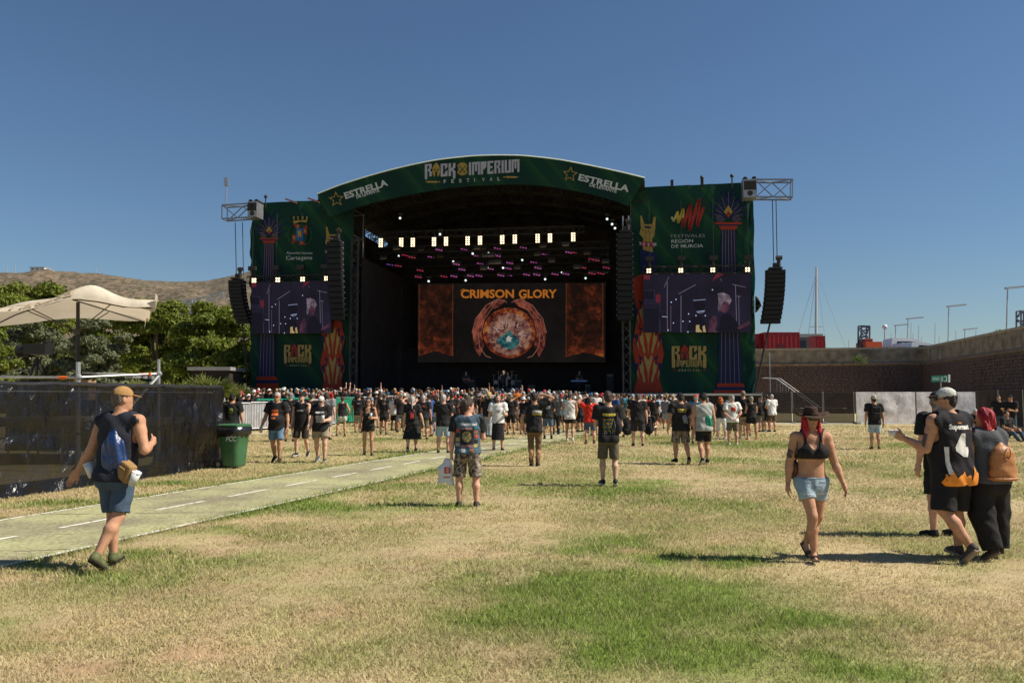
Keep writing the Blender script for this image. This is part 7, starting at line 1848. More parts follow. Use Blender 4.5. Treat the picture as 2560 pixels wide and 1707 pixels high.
def cup(root, p, label, h=.13, r=.042, tilt=(0, 0, 1), c=(.6, .6, .6), drink=None):
    e = sdf_thing('cup', root, label, 'cup', 'plastic cups'); x, d, z = frame_of(Vector(tilt)); ax = (x, z, d)
    mb = MB(); mb.lathe(Vector(p), [(r*.78, 0), (r, h), (r*.93, h), (r*.72, .006)], 16, ax); link_mesh('wall', mb.mesh('wall', smooth=True), mat('cup_plastic_%d' % int(c[0]*100), c, .4, var=.05), e)
    mb = MB(); mb.lathe(Vector(p)+d*(h-.002), [(r*1.04, 0), (r*1.04, .006), (r*.95, .006)], 16, ax); link_mesh('rim', mb.mesh('rim'), mat('cup_rim', (.68, .68, .68), .4, var=0), e)
    if drink: mb = MB(); mb.lathe(Vector(p)+d*(.02), [(r*.8, 0), (r*.93, h*.7)], 14, ax); link_mesh('drink', mb.mesh('drink'), mat('beer', (.35, .13, .02), .2), e)
    return e

# --- man with tan cap and blue drawstring bag, walking away on the left
o, J = build_person(dict(h=1.76, g=1.12, skin='tan', seed=3, top=('tank', NVY, -.045), bottom=('shorts', (.055, .085, .13), .93, .018), shoes=('sneaker', (.11, .12, .05), (.03, .025, .02)), hair=('buzz', (.10, .075, .06), .003), hat=('cap', (.33, .19, .075), 0), capgap=True, tloose=.012, wrist={'L': (.012, .012, .012)},
    pose=dict(thR=(-.03, -.16, -1), shR=(-.26, -.52, -1), fpR=-.62, thL=(.06, .20, -1), shL=(.02, .04, -1), uaL=(-.30, -.18, -1), faL=(-.62, -.02, -1), pnL=(.3, -.9, .2), curlL=.28, uaR=(.34, -.10, -1), faR=(-.25, .9, .22), yaw=R(-42), pitch=-.05, lean=(.02, .05), twist=R(-6))), .0095)
place(o, 283, 1420, -6); label_person(o, 'man in a dark sleeveless top and tan cap walking away beside the green path')
H1, J1 = o, J
drawstring(o, J, (.012, .035, .12), 'shiny blue drawstring bag on the back of the man in the tan cap', .15, .24, -.03, .03)
def pouch():
    e = sdf_thing('waist_pouch', o, 'tan canvas waist pouch at the right hip of the man in the tan cap', 'pouch'); c = J['hipR']+np.array([.085, -.115, .03]); M = rotz(R(-25)) @ roty(R(22)); m = cloth_mat((.30, .18, .075))
    sm('body', grow([rbox(c, (.062, .03, .075), M, .022)], .008, wr=.003), m, e); sm('pocket', grow([rbox(c+M @ np.array([.0, -.052, -.02]), (.042, .008, .04), M, .012)], .008), m, e); sm('flap', grow([rbox(c+M @ np.array([0, -.06, .03]), (.044, .004, .014), M, .008)], .007), cloth_mat((.25, .15, .06)), e)
pouch()
cup(o, J['hipR']+np.array([.15, -.13, -.10]), 'white reusable cup hanging at the right hip of the man in the tan cap', .14, .045, (.45, -.1, 1), (.62, .63, .64))
cup(o, J['hipL']+np.array([-.12, -.06, -.03]), 'white printed cup clipped at the left hip of the man in the tan cap', .14, .045, (-.5, .1, 1), (.6, .6, .56))

# --- woman in hat with pink-red hair walking towards the camera
o, J = build_person(dict(h=1.55, g=1.12, fem=True, skin='tan', seed=5, top=('bra', BLK), bottom=('hotpants', DENL, .52, .006), shoes=('sandal', (.13, .085, .06)), hair=('long', REDH, .010, .20), hat=('cowboy', (.055, .032, .022)), glasses=True, face=True, wrist={'L': (.03, .02, .02), 'R': (.05, .04, .04)},
    pose=dict(thL=(.06, -.08, -1), shL=(.26, -.62, -1), fpL=-.65, thR=(-.16, .34, -1), shR=(-.03, -.06, -1), fpR=0, uaL=(-.30, .02, -1), faL=(-.28, .38, -1), uaR=(.24, -.12, -1), faR=(.10, .02, -1), yaw=R(4), pitch=-.08, lean=(0, .03), hiptwist=R(6))), .0095)
place(o, 2034, 1402, 176); label_person(o, 'woman with red hair, dark hat, black bra top and denim shorts approaching the camera'); H2 = o
for x in (-1, 1):
    a_, b_ = J['W'](x*.07, .035, .0), J['W'](x*.085, .055, -.13); sm('hair_strand', grow([cone(a_, b_, .022, .024, .015), cone(b_, J['chest']+np.array([x*.085, .085, .03]), .024, .010, .015)], .009, wr=.009, seed=4+x, wdir=(48, 48, 7)), hair_mat(REDH), o)
sh_ = [c for c in o.children if c.name.startswith('shorts')][0]; dk_ = mat('denim_seam', (.16, .23, .29), .9); zz_ = J['pel'][2]
press_rect(sh_, 0, zz_-.01, .012, .10, False, dk_, 'fly', .003); press_rect(sh_, 0, zz_+.045, .30, .014, False, dk_, 'waistband', .003)
for x in (-1, 1): press_rect(sh_, x*.085, zz_+.0, .075, .008, False, dk_, 'pocket_seam', .003); press_rect(sh_, x*.085, zz_-.115, .13, .012, False, mat('denim_fray', (.55, .6, .62), .9, var=.3, scale=60), 'frayed_hem', .003)
m = mat('tattoo_ink', (.10, .065, .06), .6, var=.4, scale=30)
body_ = o
def tattoo(o, J, q, t0, t1, r, side):
    S_, E_ = J['sh'+q], J['el'+q]; a_ = S_+(E_-S_)*t0; b_ = S_+(E_-S_)*t1; n_ = A3(side)
    sm('tattoo', grow([cone(a_+n_*.004, b_+n_*.004, r, r*.93, .01)], .009, subs=[cone(a_-n_*.03, b_-n_*.03, r*1.2, r*1.2)]), m, o)
tattoo(o, J, 'R', .25, .75, .0475, (.9, .3, 0))
def shoulder_bag():
    e = sdf_thing('shoulder_bag', o, 'brown shoulder bag hanging at the right side of the woman in the hat', 'bag'); m_ = mat('leather_brown', (.10, .045, .03), .5, var=.2)
    c = J['hipR']+np.array([.075, -.10, .12]); sm('bag', grow([ell(c, (.055, .10, .11), rotz(.2), .03)], .01, wr=.006), m_, e)
    mb = MB(); mb.tube([c+np.array([0, 0, .1]), J['shR']+np.array([.02, -.05, -.12]), J['shR']+np.array([-.015, -.02, .050]), J['shR']+np.array([-.005, .045, .0]), J['shR']+np.array([.01, .07, -.15]), c+np.array([-.02, .05, .1])], .011, 6); link_mesh('strap', mb.mesh('strap'), m_, e)
shoulder_bag()
nk = MB(); nk.tube([J['neck']+np.array([-.05, .02, .0]), J['chest']+np.array([-.03, .095, .02]), J['chest']+np.array([0, .11, -.03]), J['chest']+np.array([.03, .095, .02]), J['neck']+np.array([.05, .02, .0])], .003, 5); link_mesh('necklace', nk.mesh('necklace'), mat('cord_dark', (.03, .03, .04), .7), o)
for x in (-1, 1):
    mb = MB(); mb.tube([J['chest']+np.array([x*.062, .085, .045]), J['chest']+np.array([x*.072, .06, .10]), J['neck']+np.array([x*.075, .0, -.012]), J['chest']+np.array([x*.06, -.06, .09])], .007, 5); link_mesh('bra_strap', mb.mesh('bra_strap'), cloth_mat(BLK), o)

# --- man in the flame jersey
o, J = build_person(dict(h=1.75, g=1.22, skin='tan', seed=7, belly=.02, top=('tank', (.016, .015, .018), -.085), bottom=('shorts', BLK, 1.0, .040), shoes=('sneaker', (.05, .04, .035), (.25, .2, .17)), hair=('short', DKH), hat=('cap', (.52, .52, .47), 0, (.07, .045, .035)), capgap=True, beard=(.35, .33, .31), tloose=.02, loose=.006, glasses=True, wrist={'L': (.02, .02, .02), 'R': (.3, .3, .3)},
    pose=dict(thL=(-.14, -.10, -1), shL=(.42, -.52, -1), fpL=-.75, thR=(.06, .22, -1), shR=(.02, .02, -1), uaL=(-.26, .12, -1), faL=(-.42, .80, .42), pnL=(.6, .6, .2), curlL=.75, uaR=(.30, -.08, -1), faR=(.02, .30, -1), yaw=R(52), lean=(-.02, .03), twist=R(8))), .0095)
place(o, 2388, 1402, 14); label_person(o, 'man in a black flame jersey numbered 4 and pale cap carrying drinks'); H3 = o
T3 = J['shirt']; cz = J['chest'][2]; tattoo(o, J, 'L', .1, .9, .057, (-.8, .5, 0))
press_text(T3, 'Supernaut', .0, cz+.065, .26, .05, True, P_WHT, .05)
press(T3, [(0, .12), (.045, .12), (.045, -.02), (.075, -.02), (.075, -.06), (.045, -.06), (.045, -.12), (-.005, -.12), (-.005, -.06), (-.085, -.06), (-.085, -.02)], [tuple(range(11))], .0, cz-.10, True, P_WHT, 'number')
press(T3, [(-0.220, -0.060), (-0.214, -0.035), (-0.212, 0.000), (-0.200, 0.032), (-0.206, 0.056), (-0.200, 0.070), (-0.188, 0.050), (-0.179, 0.025), (-0.168, 0.000), (-0.166, -0.035), (-0.165, -0.035), (-0.162, 0.000), (-0.149, 0.054), (-0.156, 0.096), (-0.150, 0.120), (-0.138, 0.086), (-0.122, 0.042), (-0.108, 0.000), (-0.105, -0.035), (-0.101, -0.035), (-0.098, 0.000), (-0.084, 0.027), (-0.081, 0.048), (-0.075, 0.060), (-0.063, 0.043), (-0.063, 0.021), (-0.052, 0.000), (-0.049, -0.035), (-0.050, -0.035), (-0.047, 0.000), (-0.033, 0.045), (-0.038, 0.080), (-0.032, 0.100), (-0.020, 0.072), (-0.007, 0.035), (0.007, 0.000), (0.010, -0.035), (0.011, -0.035), (0.013, 0.000), (0.027, 0.027), (0.029, 0.048), (0.035, 0.060), (0.047, 0.043), (0.046, 0.021), (0.057, 0.000), (0.059, -0.035), (0.056, -0.035), (0.059, 0.000), (0.081, 0.068), (0.096, 0.120), (0.102, 0.150), (0.114, 0.108), (0.105, 0.052), (0.121, 0.000), (0.124, -0.035), (0.124, -0.035), (0.127, 0.000), (0.141, 0.036), (0.144, 0.064), (0.150, 0.080), (0.162, 0.058), (0.162, 0.028), (0.173, 0.000), (0.176, -0.035), (0.180, -0.035), (0.182, 0.000), (0.195, 0.045), (0.202, 0.080), (0.208, 0.100), (0.220, 0.072), (0.209, 0.035), (0.218, 0.000), (0.220, -0.035), (0.220, -0.060)], [tuple(range(74))], .0, J['pel'][2]-.085, True, P_FLM, 'flames')
press_rect(T3, -.165, J['waist'][2]-.03, .035, .28, True, P_WHT, 'side_panel', .005)
press_text(T3, 'suka', .0, cz+.125, .05, .012, True, P_FLM, .05)
for q, x in (('L', -1), ('R', 1)):
    mb = MB(); s_ = J['sh'+q]; mb.tube([s_+np.array([-x*.04, -.075, .03]), s_+np.array([-x*.035, -.03, .062]), s_+np.array([-x*.035, .03, .06]), s_+np.array([-x*.035, .07, .02])], .006, 5); link_mesh('white_trim', mb.mesh('white_trim'), P_WHT, T3)
cup(o, J['wrL']+J['faL']*.11+np.array([.02, .02, -.03]), 'white carton of drinks held by the man in the flame jersey', .06, .065, (0, 0, 1), (.62, .62, .62), True)

# --- red-haired woman with tan backpack
o, J = build_person(dict(h=1.52, g=1.27, fem=True, skin='tan', seed=9, top=('tank', (.075, .08, .09), -.02), bottom=('trousers', BLK, 0, .040), shoes=('sneaker', (.04, .03, .025), (.12, .09, .07)), hair=('bob', (.36, .008, .02), .018), tloose=.014, loose=.008,
    pose=dict(thL=(-.04, -.02, -1), shL=(.05, -.34, -1), fpL=-.5, thR=(.06, .12, -1), shR=(.02, .0, -1), uaR=(.42, -.12, -1), faR=(-.1, .95, .1), uaL=(-.2, .05, -1), faL=(-.1, .5, -.8), yaw=R(30), lean=(0, .02))), .0095)
place(o, 2480, 1398, 10); label_person(o, 'woman with short bright red hair and black trousers walking away at the right'); H4 = o
def leather_pack():
    e = sdf_thing('leather_backpack', o, 'tan leather backpack worn by the red-haired woman', 'backpack'); c = J['chest']+np.array([.03, -.17, -.13]); m_ = mat('leather_tan', (.36, .15, .05), .5, var=.18, bump=.3, bscale=30)
    sm('bag', grow([cone(c+np.array([0, 0, -.13]), c+np.array([0, 0, .06]), .155, .125, .03, False, (1, .55, 1)), cone(c+np.array([0, 0, .06]), c+np.array([0, .02, .17]), .125, .04, .03, False, (1, .5, 1))], .009, cuts=[(c+np.array([0, 0, -.19]), (0, 0, -1))], wr=.007, seed=6, wdir=(5, 5, 22)), m_, e)
    mb = MB(); mb.tube([c+np.array([math.cos(t)*.165, math.sin(t)*.092, -.165]) for t in np.linspace(0, 2*math.pi, 20)], .012, 6); link_mesh('base_piping', mb.mesh('base_piping'), m_, e)
    mb = MB(); mb.tube([c+np.array([math.cos(t)*.035-.01, -.085-.01*math.sin(t), .09+math.sin(t)*.06]) for t in np.linspace(0, 2*math.pi, 16)], .006, 6); link_mesh('drawstring_loop', mb.mesh('drawstring_loop'), m_, e)
    for q in 'LR':
        b = J['sh'+q]*.6+J['neck']*.4+np.array([0, -.01, .05]); mb = MB(); mb.tube([c+np.array([0, .03, .16]), (c+np.array([0, .06, .18])+b)/2+np.array([0, -.015, 0]), b+np.array([0, -.035, -.015]), b+np.array([0, .02, 0])], .010, 6); link_mesh('strap', mb.mesh('strap'), m_, e)
leather_pack()

# --- capped man behind the jersey
o, J = build_person(dict(h=1.76, g=1.0, skin='pink', seed=11, top=('tee', BLK, -.05), bottom=('shorts', BLK, .95, .03), shoes=('sneaker', BLK), hair=('buzz', (.2, .17, .15), .003), hat=('cap', BLK, R(0)), wrist={'L': BLK}, pose=dict(STAND, uaL=(-.2, -.05, -1), faL=(-.05, .22, -1), yaw=R(-50))), .011)
place(o, 2356, 1340, 12); label_person(o, 'man in black T-shirt and black cap half hidden by the flame jersey')

# --- man in the patched denim vest
o, J = build_person(dict(h=1.66, g=1.14, skin='pink', seed=13, top=('vest', (.06, .095, .13), -.015), under=BLK, bottom=('shorts', CAMO, 1.0, .028), shoes=('sneaker', (.06, .05, .045), (.09, .08, .07)), hair=('quiff', (.05, .026, .018), .012), tloose=.010,
    pose=dict(thL=(-.09, .0, -1), shL=(-.0, -.05, -1), thR=(.11, .0, -1), shR=(.02, -.05, -1), uaL=(-.18, -.03, -1), faL=(-.02, .05, -1), curlL=.9, uaR=(.18, .25, -1), faR=(-.2, .75, .75), pnR=(-.7, -.5, .2), curlR=.8, yaw=R(-62), pitch=-.02)), .0105)
place(o, 1168, 1266, 2); label_person(o, 'man in patch-covered denim vest and camouflage shorts holding a white bag'); H6 = o
T6 = J['shirt']; cz = J['chest'][2]
den = mat('denim_panel', (.085, .14, .19), .85, var=.2, scale=20)
press_rect(T6, 0, cz+.075, .30, .07, True, den, 'yoke_panel', .003)
press_text(T6, 'Motörhead', .02, cz+.06, .25, .036, True, P_WHT, .03)
press_rect(T6, -.005, cz-.115, .20, .25, True, mat('patch_black', (.012, .011, .012), .8), 'back_patch', .004)
press_text(T6, 'IRON MAIDEN', -.01, cz-.005, .17, .030, True, P_PNK, .03)
press(T6, ell2(-.0, 0, .075, .085, 14), [tuple(range(14))], -.01, cz-.115, True, mat('patch_art', (.20, .17, .07), .8, var=.8, scale=28), 'patch_picture', .0065)
press_text(T6, 'JUDAS PRIEST', 0, cz-.275, .21, .034, True, P_PNK, .02)
rgp = random.Random(5)
for k, (x, z) in enumerate([(-.15, -.02), (-.15, -.09), (-.15, -.16), (-.15, -.235), (.135, .03), (.135, -.04), (.14, -.11), (.14, -.185), (.135, -.25), (-.06, -.325), (.0, -.325), (.07, -.325)]):
    c_ = [(.4, .05, .03), (.02, .02, .02), (.35, .3, .08), (.3, .3, .3), (.02, .12, .15), (.3, .12, .05)][k % 6]
    press_rect(T6, x, cz+z, .062, .05, True, mat(f'patch_{k % 6}', c_, .8, var=.6, scale=45), 'patch', .005)
# curly ponytail blob
sm('curl_bunch', grow([ell(J['W'](-.045, -.115, -.07), np.array([.068, .065, .075]), None, .03)], .009, wr=.022, seed=8, wdir=(24, 24, 24)), hair_mat((.075, .03, .02)), o)
def plastic_bag():
    e = sdf_thing('plastic_bag', o, 'white plastic carrier bag with red lettering held by the man in the denim vest', 'bag'); c = J['wrL']+np.array([-.06, -.01, -.32]); m_ = mat('bag_white', (.62, .64, .66), .4, var=.05, bump=.5, bscale=14)
    sm('sack', grow([cone(c+np.array([0.01, 0, .19]), c+np.array([-.02, 0, .05]), .075, .105, .02, False, (1, .4, 1)), cone(c+np.array([-.02, 0, .05]), c+np.array([-.04, 0, -.15]), .105, .115, .02, True, (1, .45, 1))], .0085, wr=.012, seed=3, wdir=(9, 6, 8)), m_, e)
    mb = MB(); mb.tube([c+np.array([-.01, 0, .19]), J['wrL']+np.array([-.0, .03, -.09]), c+np.array([.04, 0, .19])], .010, 6); link_mesh('handle', mb.mesh('handle'), m_, e)
    V, Fc = text_tris('fotos', .05); a = min(v[0] for v in V)
    me = [k for k in e.children if k.name.startswith('sack')][0]; press_text(me, 'Ei', c[0]+.0, c[2]+.02, .10, .09, True, P_RED, .04); press_rect(me, c[0]-.01, c[2]-.045, .10, .018, True, P_RED, 'mark')
plastic_bag()

# --- man standing with rucksack on one shoulder, festival shirt
o, J = build_person(dict(h=1.75, g=1.0, skin='fair', seed=15, top=('tee', BLK, -.055), bottom=('shorts', (.12, .095, .065), 1.0, .030), shoes=('sneaker', (.03, .028, .026), (.6, .58, .55)), hair=('quiff', (.045, .026, .018), .011), tloose=.016,
    pose=dict(thL=(-.04, .14, -1), shL=(-.0, -.05, -1), thR=(.06, -.03, -1), shR=(-.02, -.25, -1), fpR=-.3, uaL=(-.12, .18, -1), faL=(.25, .9, .2), uaR=(.18, .12, -1), faR=(-.3, .9, .2), pitch=-.1)), .0105)
place(o, 1522, 1216, 3); label_person(o, 'man in khaki shorts and black shirt full of yellow lettering, black bag on his shoulder')
T7 = J['shirt']; cz = J['chest'][2]
press_text(T7, 'ROCK IMPERIUM', .0, cz+.03, .25, .045, True, P_YEL, .03)
for k in range(8): press_text(T7, ['AVANTASIA · HELLOWEEN', 'STRATOVARIUS · OPETH', 'SAXON · SODOM · DORO', 'KREATOR · EMPEROR', 'CANDLEMASS · DARK', 'CRIMSON GLORY', 'FESTIVAL · JUNIO', 'CARTAGENA'][k] if False else ['||| ||||| ||||', '|||| ||| |||||', '|| |||| ||| ||', '||| || |||||', '|||| ||| |||', '|| ||| ||||', '||| || |||', '|| |||'][k], .0, cz-.045-k*.036, .24-.012*max(0, k-4), .017, True, P_YEL if k % 2 == 0 else P_GRY, .02, 'small_print')
def sling():
    e = sdf_thing('sling_bag', o, 'black sling bag over the right shoulder of the man in khaki shorts', 'bag'); c = J['chest']+np.array([.165, -.10, -.16]); m_ = cloth_mat((.03, .03, .032))
    sm('bag', grow([ell(c, (.085, .07, .16), roty(-.12), .02)], .01, wr=.005), m_, e); mb = MB(); mb.tube([c+np.array([-.02, -.03, .14]), J['shR']+np.array([-.045, -.075, -.03]), J['shR']+np.array([-.045, -.01, .058]), J['shR']+np.array([-.04, .07, .0])], .016, 6); link_mesh('strap', mb.mesh('strap'), m_, e)
    mb = MB(); mb.tube([c+np.array([-.075, -.05, .1]), c+np.array([-.06, -.07, .0]), c+np.array([-.07, -.05, -.1])], .005, 5); link_mesh('piping', mb.mesh('piping'), P_GRY, e)
sling()

# --- man with raised arm
o, J = build_person(dict(h=1.80, g=.98, skin='tan', seed=17, top=('tee', BLK, -.05), bottom=('trousers', (.15, .085, .045), 0, -.004), shoes=('sneaker', BLK, (.3, .28, .25)), hair=('short', DKH, .012), tloose=.014, wrist={'L': BLK},
    pose=dict(thL=(.02, .02, -1), shL=(.03, -.05, -1), thR=(.02, .02, -1), shR=(-.05, -.05, -1), uaL=(-.35, -.12, -1), faL=(.12, .3, -1), uaR=(.75, .15, .55), faR=(-.85, .18, .32), shrR=.02, hdR=(-.9, .0, .1), pnR=(-.1, -.2, -1), pitch=-.05)), .0115)
place(o, 1336, 1166, -4); label_person(o, 'man in brown trousers shading his eyes with a raised right arm')
T8 = J['shirt']; cz = J['chest'][2]; press_text(T8, 'LEDZEPPELIN', .07, cz+.0, .23, .06, True, P_WHT, .03); press_text(T8, 'IMPERIUM', .07, cz-.05, .22, .03, True, P_YEL, .03)

# ------------------------------------------------------------------ people in the middle distance
def walker(px, py, turn, label, prints=None, cell=.014, **k):
    k['g'] = k.get('g', 1)*1.07; o, J = build_person(k, cell); place(o, px, py+7, turn); label_person(o, label)
    if prints: prints(o, J)
    return o, J
def T(*l):
    def f(o, J):
        s = J['shirt']; cz = J['chest'][2]
        for it in l:
            if it[0] == 't': press_text(s, it[1], it[2], cz+it[3], it[4], it[5], it[6], it[7], .035)
            else: press_rect(s, it[2], cz+it[3], it[4], it[5], it[6], it[7], 'print')
    return f
WALK1 = dict(thL=(-.04, .22, -1), shL=(0, -.05, -1), thR=(.04, -.10, -1), shR=(.02, -.5, -1), fpR=-.55, uaL=(-.2, -.12, -1), faL=(-.1, .18, -1), uaR=(.2, .12, -1), faR=(.1, .4, -1))
WALK2 = dict(thR=(.04, .22, -1), shR=(0, -.05, -1), thL=(-.04, -.10, -1), shL=(-.02, -.5, -1), fpL=-.55, uaR=(.2, -.12, -1), faR=(.1, .18, -1), uaL=(-.2, .12, -1), faL=(-.1, .4, -1))
HOLDC = dict(uaL=(-.2, .05, -1), faL=(.25, .95, .12), curlL=.8)
ARMF = dict(uaL=(-.16, .12, -1), faL=(.35, .9, .1), uaR=(.16, .12, -1), faR=(-.35, .9, .1))
o, J = walker(690, 1150, 176, 'man in black T-shirt with orange print and blue shorts, leftmost of three walkers', T(('r', '', 0, .02, .17, .05, False, P_ORG), ('r', '', 0, -.06, .18, .08, False, P_ORG), ('r', '', .02, -.17, .12, .05, False, P_ORG)), h=1.76, g=1.1, skin='tan', belly=.03, top=('tee', BLK, -.06), bottom=('shorts', DEN, .85, .02), shoes=('sneaker', (.03, .02, .02)), hair=('short', GHAIR, .004), glasses=True, face=True, wrist={'L': BLK}, pose=dict(WALK1, uaR=(.3, .05, -1), faR=(.35, .2, -1)))
cup(o, J['wrR']+np.array([0, .04, -.17]), 'beaker held low by the leftmost of the three walkers', .14, .042, (0, 0, 1), (.45, .43, .4))
walker(752, 1136, 172, 'man in black tank top and black cap, middle one of the three walkers', T(('t', 'GIPSON', .0, -.02, .19, .04, False, P_WHT)), h=1.74, g=.98, skin='fair', top=('tank', BLK, -.06), bottom=('shorts', (.035, .03, .028), .98, .03), shoes=('sneaker', BLK, (.5, .5, .5)), hair=('short', DKH), hat=('cap', BLK, 0), beard=(.05, .035, .025), pose=WALK2)
o, J = walker(801, 1150, 180, 'woman in white headscarf, black T-shirt and khaki shorts, rightmost of the three walkers', T(('t', 'MEGADETH', .0, .03, .22, .04, False, P_WHT), ('r', '', .0, -.12, .2, .18, False, P_GRY)), h=1.66, g=1.2, fem=True, skin='fair', top=('tee', BLK, -.05), bottom=('shorts', (.27, .23, .15), .62, .03), shoes=('sneaker', (.05, .06, .08), (.4, .4, .4)), hair=('short', GHAIR), hat=('beanie', (.6, .58, .56)), glasses=True, pose=dict(WALK1, pitch=-.35, uaL=(-.2, .1, -1), faL=(.3, .9, -.05), curlL=.7))
cup(o, J['wrL']+J['faL']*.1, 'cup in the hand of the woman with the white headscarf', .14, .045, (0, 0, 1), (.5, .5, .5))
o, J = walker(920, 1132, 182, 'woman in black top and black shorts with ankle boots walking alone', None, h=1.66, g=.9, fem=True, skin='tan', top=('tank', BLK, .0), bottom=('hotpants', BLK, .35, .02), shoes=('boot', (.03, .025, .022)), hair=('long', DKH, .008, .15), glasses=True, scoop=True, pose=dict(STAND, thL=(-.03, .12, -1), thR=(.05, -.02, -1), shR=(.02, -.16, -1), uaL=(-.3, 0, -1), faL=(.35, .8, .1), uaR=(.2, 0, -1)))
cup(o, J['wrL']+J['faL']*.1, 'cup in the hand of the woman in ankle boots', .13, .042, (0, 0, 1), (.5, .5, .5))
o, J = walker(1030, 1124, 4, 'woman with grey ponytail and long black skirt seen from behind', T(('r', '', -.06, -.0, .02, .12, True, P_RED), ('r', '', .06, -.0, .02, .12, True, P_RED)), h=1.66, g=1.05, fem=True, skin='fair', top=('tee', BLK, -.03), bottom=('skirt', BLK, .25, .14), shoes=('sneaker', (.05, .03, .03), (.5, .5, .5)), hair=('pony', GHAIR), pose=dict(WALK2, uaR=(.35, 0, -1), faR=(.3, .1, -1)))
def redpack():
    e = sdf_thing('small_backpack', o, 'small black and red backpack on the woman with the grey ponytail', 'backpack'); c = J['chest']+np.array([0, -.13, -.13]); sm('bag', grow([rbox(c, (.08, .03, .10), None, .03)], .012), cloth_mat((.03, .02, .022)), e); sm('red_panel', grow([rbox(c+np.array([0, -.062, 0]), (.05, .003, .07), None, .006)], .01), P_RED, e)
redpack()
walker(1108, 1126, -3, 'grey-haired man in black T-shirt and pale denim shorts seen from behind', None, h=1.76, g=1.08, skin='pink', top=('tee', BLK, -.05), bottom=('shorts', DENL, .95, .025), shoes=('sneaker', (.03, .03, .03), (.6, .6, .6)), hair=('short', GHAIR), pose=dict(ARMF, thL=(-.1, .02, -1), thR=(.1, .02, -1)))
o, J = walker(1245, 1119, 183, 'long-haired man in white T-shirt and long black skirt facing the camera', T(('r', '', 0, 0, .12, .03, False, P_GRY), ('r', '', .01, -.05, .14, .03, False, P_GRY)), h=1.76, g=1.0, skin='fair', top=('tee', WHT, -.02), bottom=('skirt', BLK, .35, .045), shoes=('boot', BLK), hair=('curlylong', (.12, .09, .07), .012, .12), face=True, beard=(.12, .09, .07), pose=dict(STAND, **HOLDC))
cup(o, J['wrL']+J['faL']*.1+np.array([0, 0, -.03]), 'beer cup held by the man in the white T-shirt', .13, .04, (0, 0, 1), (.5, .4, .3), True)
walker(1425, 1100, -8, 'man in white sleeveless shirt and short black shorts walking away', None, h=1.78, g=.98, skin='tan', top=('tank', (.6, .58, .54), -.05), bottom=('hotpants', BLK, .55, .025), shoes=('sneaker', (.55, .53, .5), (.6, .6, .6)), hair=('short', BRN), pose=dict(WALK1, **{k: v for k, v in ARMF.items() if k.endswith('R')}))
walker(1475, 1103, 3, 'man in bright red T-shirt with one arm over his head', None, h=1.68, g=1.12, skin='pink', top=('tee', (.55, .03, .015), -.05), bottom=('shorts', (.07, .10, .15), .9, .02), shoes=('boot', (.08, .06, .05)), hair=('pony', BRN), pose=dict(STAND, uaL=(-.75, .1, .5), faL=(.8, .1, .45), pnL=(0, 0, -1), thL=(-.1, 0, -1), thR=(.1, 0, -1)))
walker(1370, 1091, 2, 'man in black shirt and blue shorts standing on the path', T(('r', '', 0, -.03, .16, .14, True, P_GRY)), h=1.78, g=1.05, skin='tan', top=('tee', BLK, -.05), bottom=('shorts', (.08, .12, .18), .9, .02), shoes=('boot', BLK), hair=('short', DKH), pose=ARMF)
walker(1595, 1108, -4, 'heavy man in black with a dark ponytail seen from behind', None, h=1.80, g=1.2, skin='fair', belly=.03, top=('tee', BLK, -.07), bottom=('shorts', (.03, .03, .035), .95, .03), shoes=('sneaker', BLK, (.4, .4, .4)), hair=('pony', BRN), pose=dict(STAND, thL=(-.1, .1, -1), thR=(.1, -.03, -1), uaL=(-.32, .1, -1), faL=(.1, .7, -.5)))
o, J = walker(1703, 1153, 8, 'man in black shirt and camouflage shorts walking away with a small drawstring bag', T(('t', 'ROCK IMPERIUM', 0, .04, .24, .045, True, P_YEL), ('t', 'FESTIVAL 2024' if False else 'FESTIVAL', 0, -.0, .2, .02, True, P_YEL)), h=1.74, g=1.15, skin='tan', belly=.02, top=('tee', BLK, -.06), bottom=('shorts', CAMO, .98, .03), shoes=('sneaker', BLK, (.2, .15, .12)), hair=('short', DKH), hat=('cap', BLK, 0), wrist={'L': BLK}, pose=dict(WALK1, uaL=(-.32, -.1, -1), faL=(-.15, .1, -1)))
drawstring(o, J, (.16, .17, .22), 'grey drawstring bag on the man in camouflage shorts', .10, .14, -.06, .06)
o, J = walker(1760, 1155, 6, 'man in sleeveless pale denim shirt and black bucket hat walking away', None, h=1.74, g=1.12, skin='tan', top=('vest', (.33, .35, .33), -.05), bottom=('shorts', BLK, .85, .025), shoes=('sneaker', BLK, (.5, .45, .42)), hair=('short', DKH), hat=('bucket', BLK), pose=dict(WALK2, uaL=(-.25, -.1, -1), faL=(.12, .1, -1), pitch=-.12))
drawstring(o, J, (.01, .22, .13), 'green drawstring bag hanging from the man in the bucket hat', .12, .17, -.10, .09)
walker(1742, 1103, -30, 'man in turquoise T-shirt with a red and white cap', None, h=1.76, g=1.05, skin='pink', top=('tee', (.03, .24, .34), -.05), bottom=('shorts', BLK, .95, .03), shoes=('sneaker', BLK, (.5, .5, .5)), hair=('short', GHAIR), hat=('cap', (.55, .05, .05), 0, (.6, .6, .58)), pose=dict(ARMF, thL=(-.08, .05, -1)))
walker(1803, 1092, -5, 'woman with long orange hair, black top and white trousers', None, h=1.66, g=1.02, fem=True, skin='fair', top=('tank', BLK, .0), bottom=('capri', (.62, .61, .6), 0, .0), shoes=('sneaker', (.5, .5, .5)), hair=('curlylong', ORH, .014, .38), pose=dict(ARMF, thR=(.14, .02, -1)))
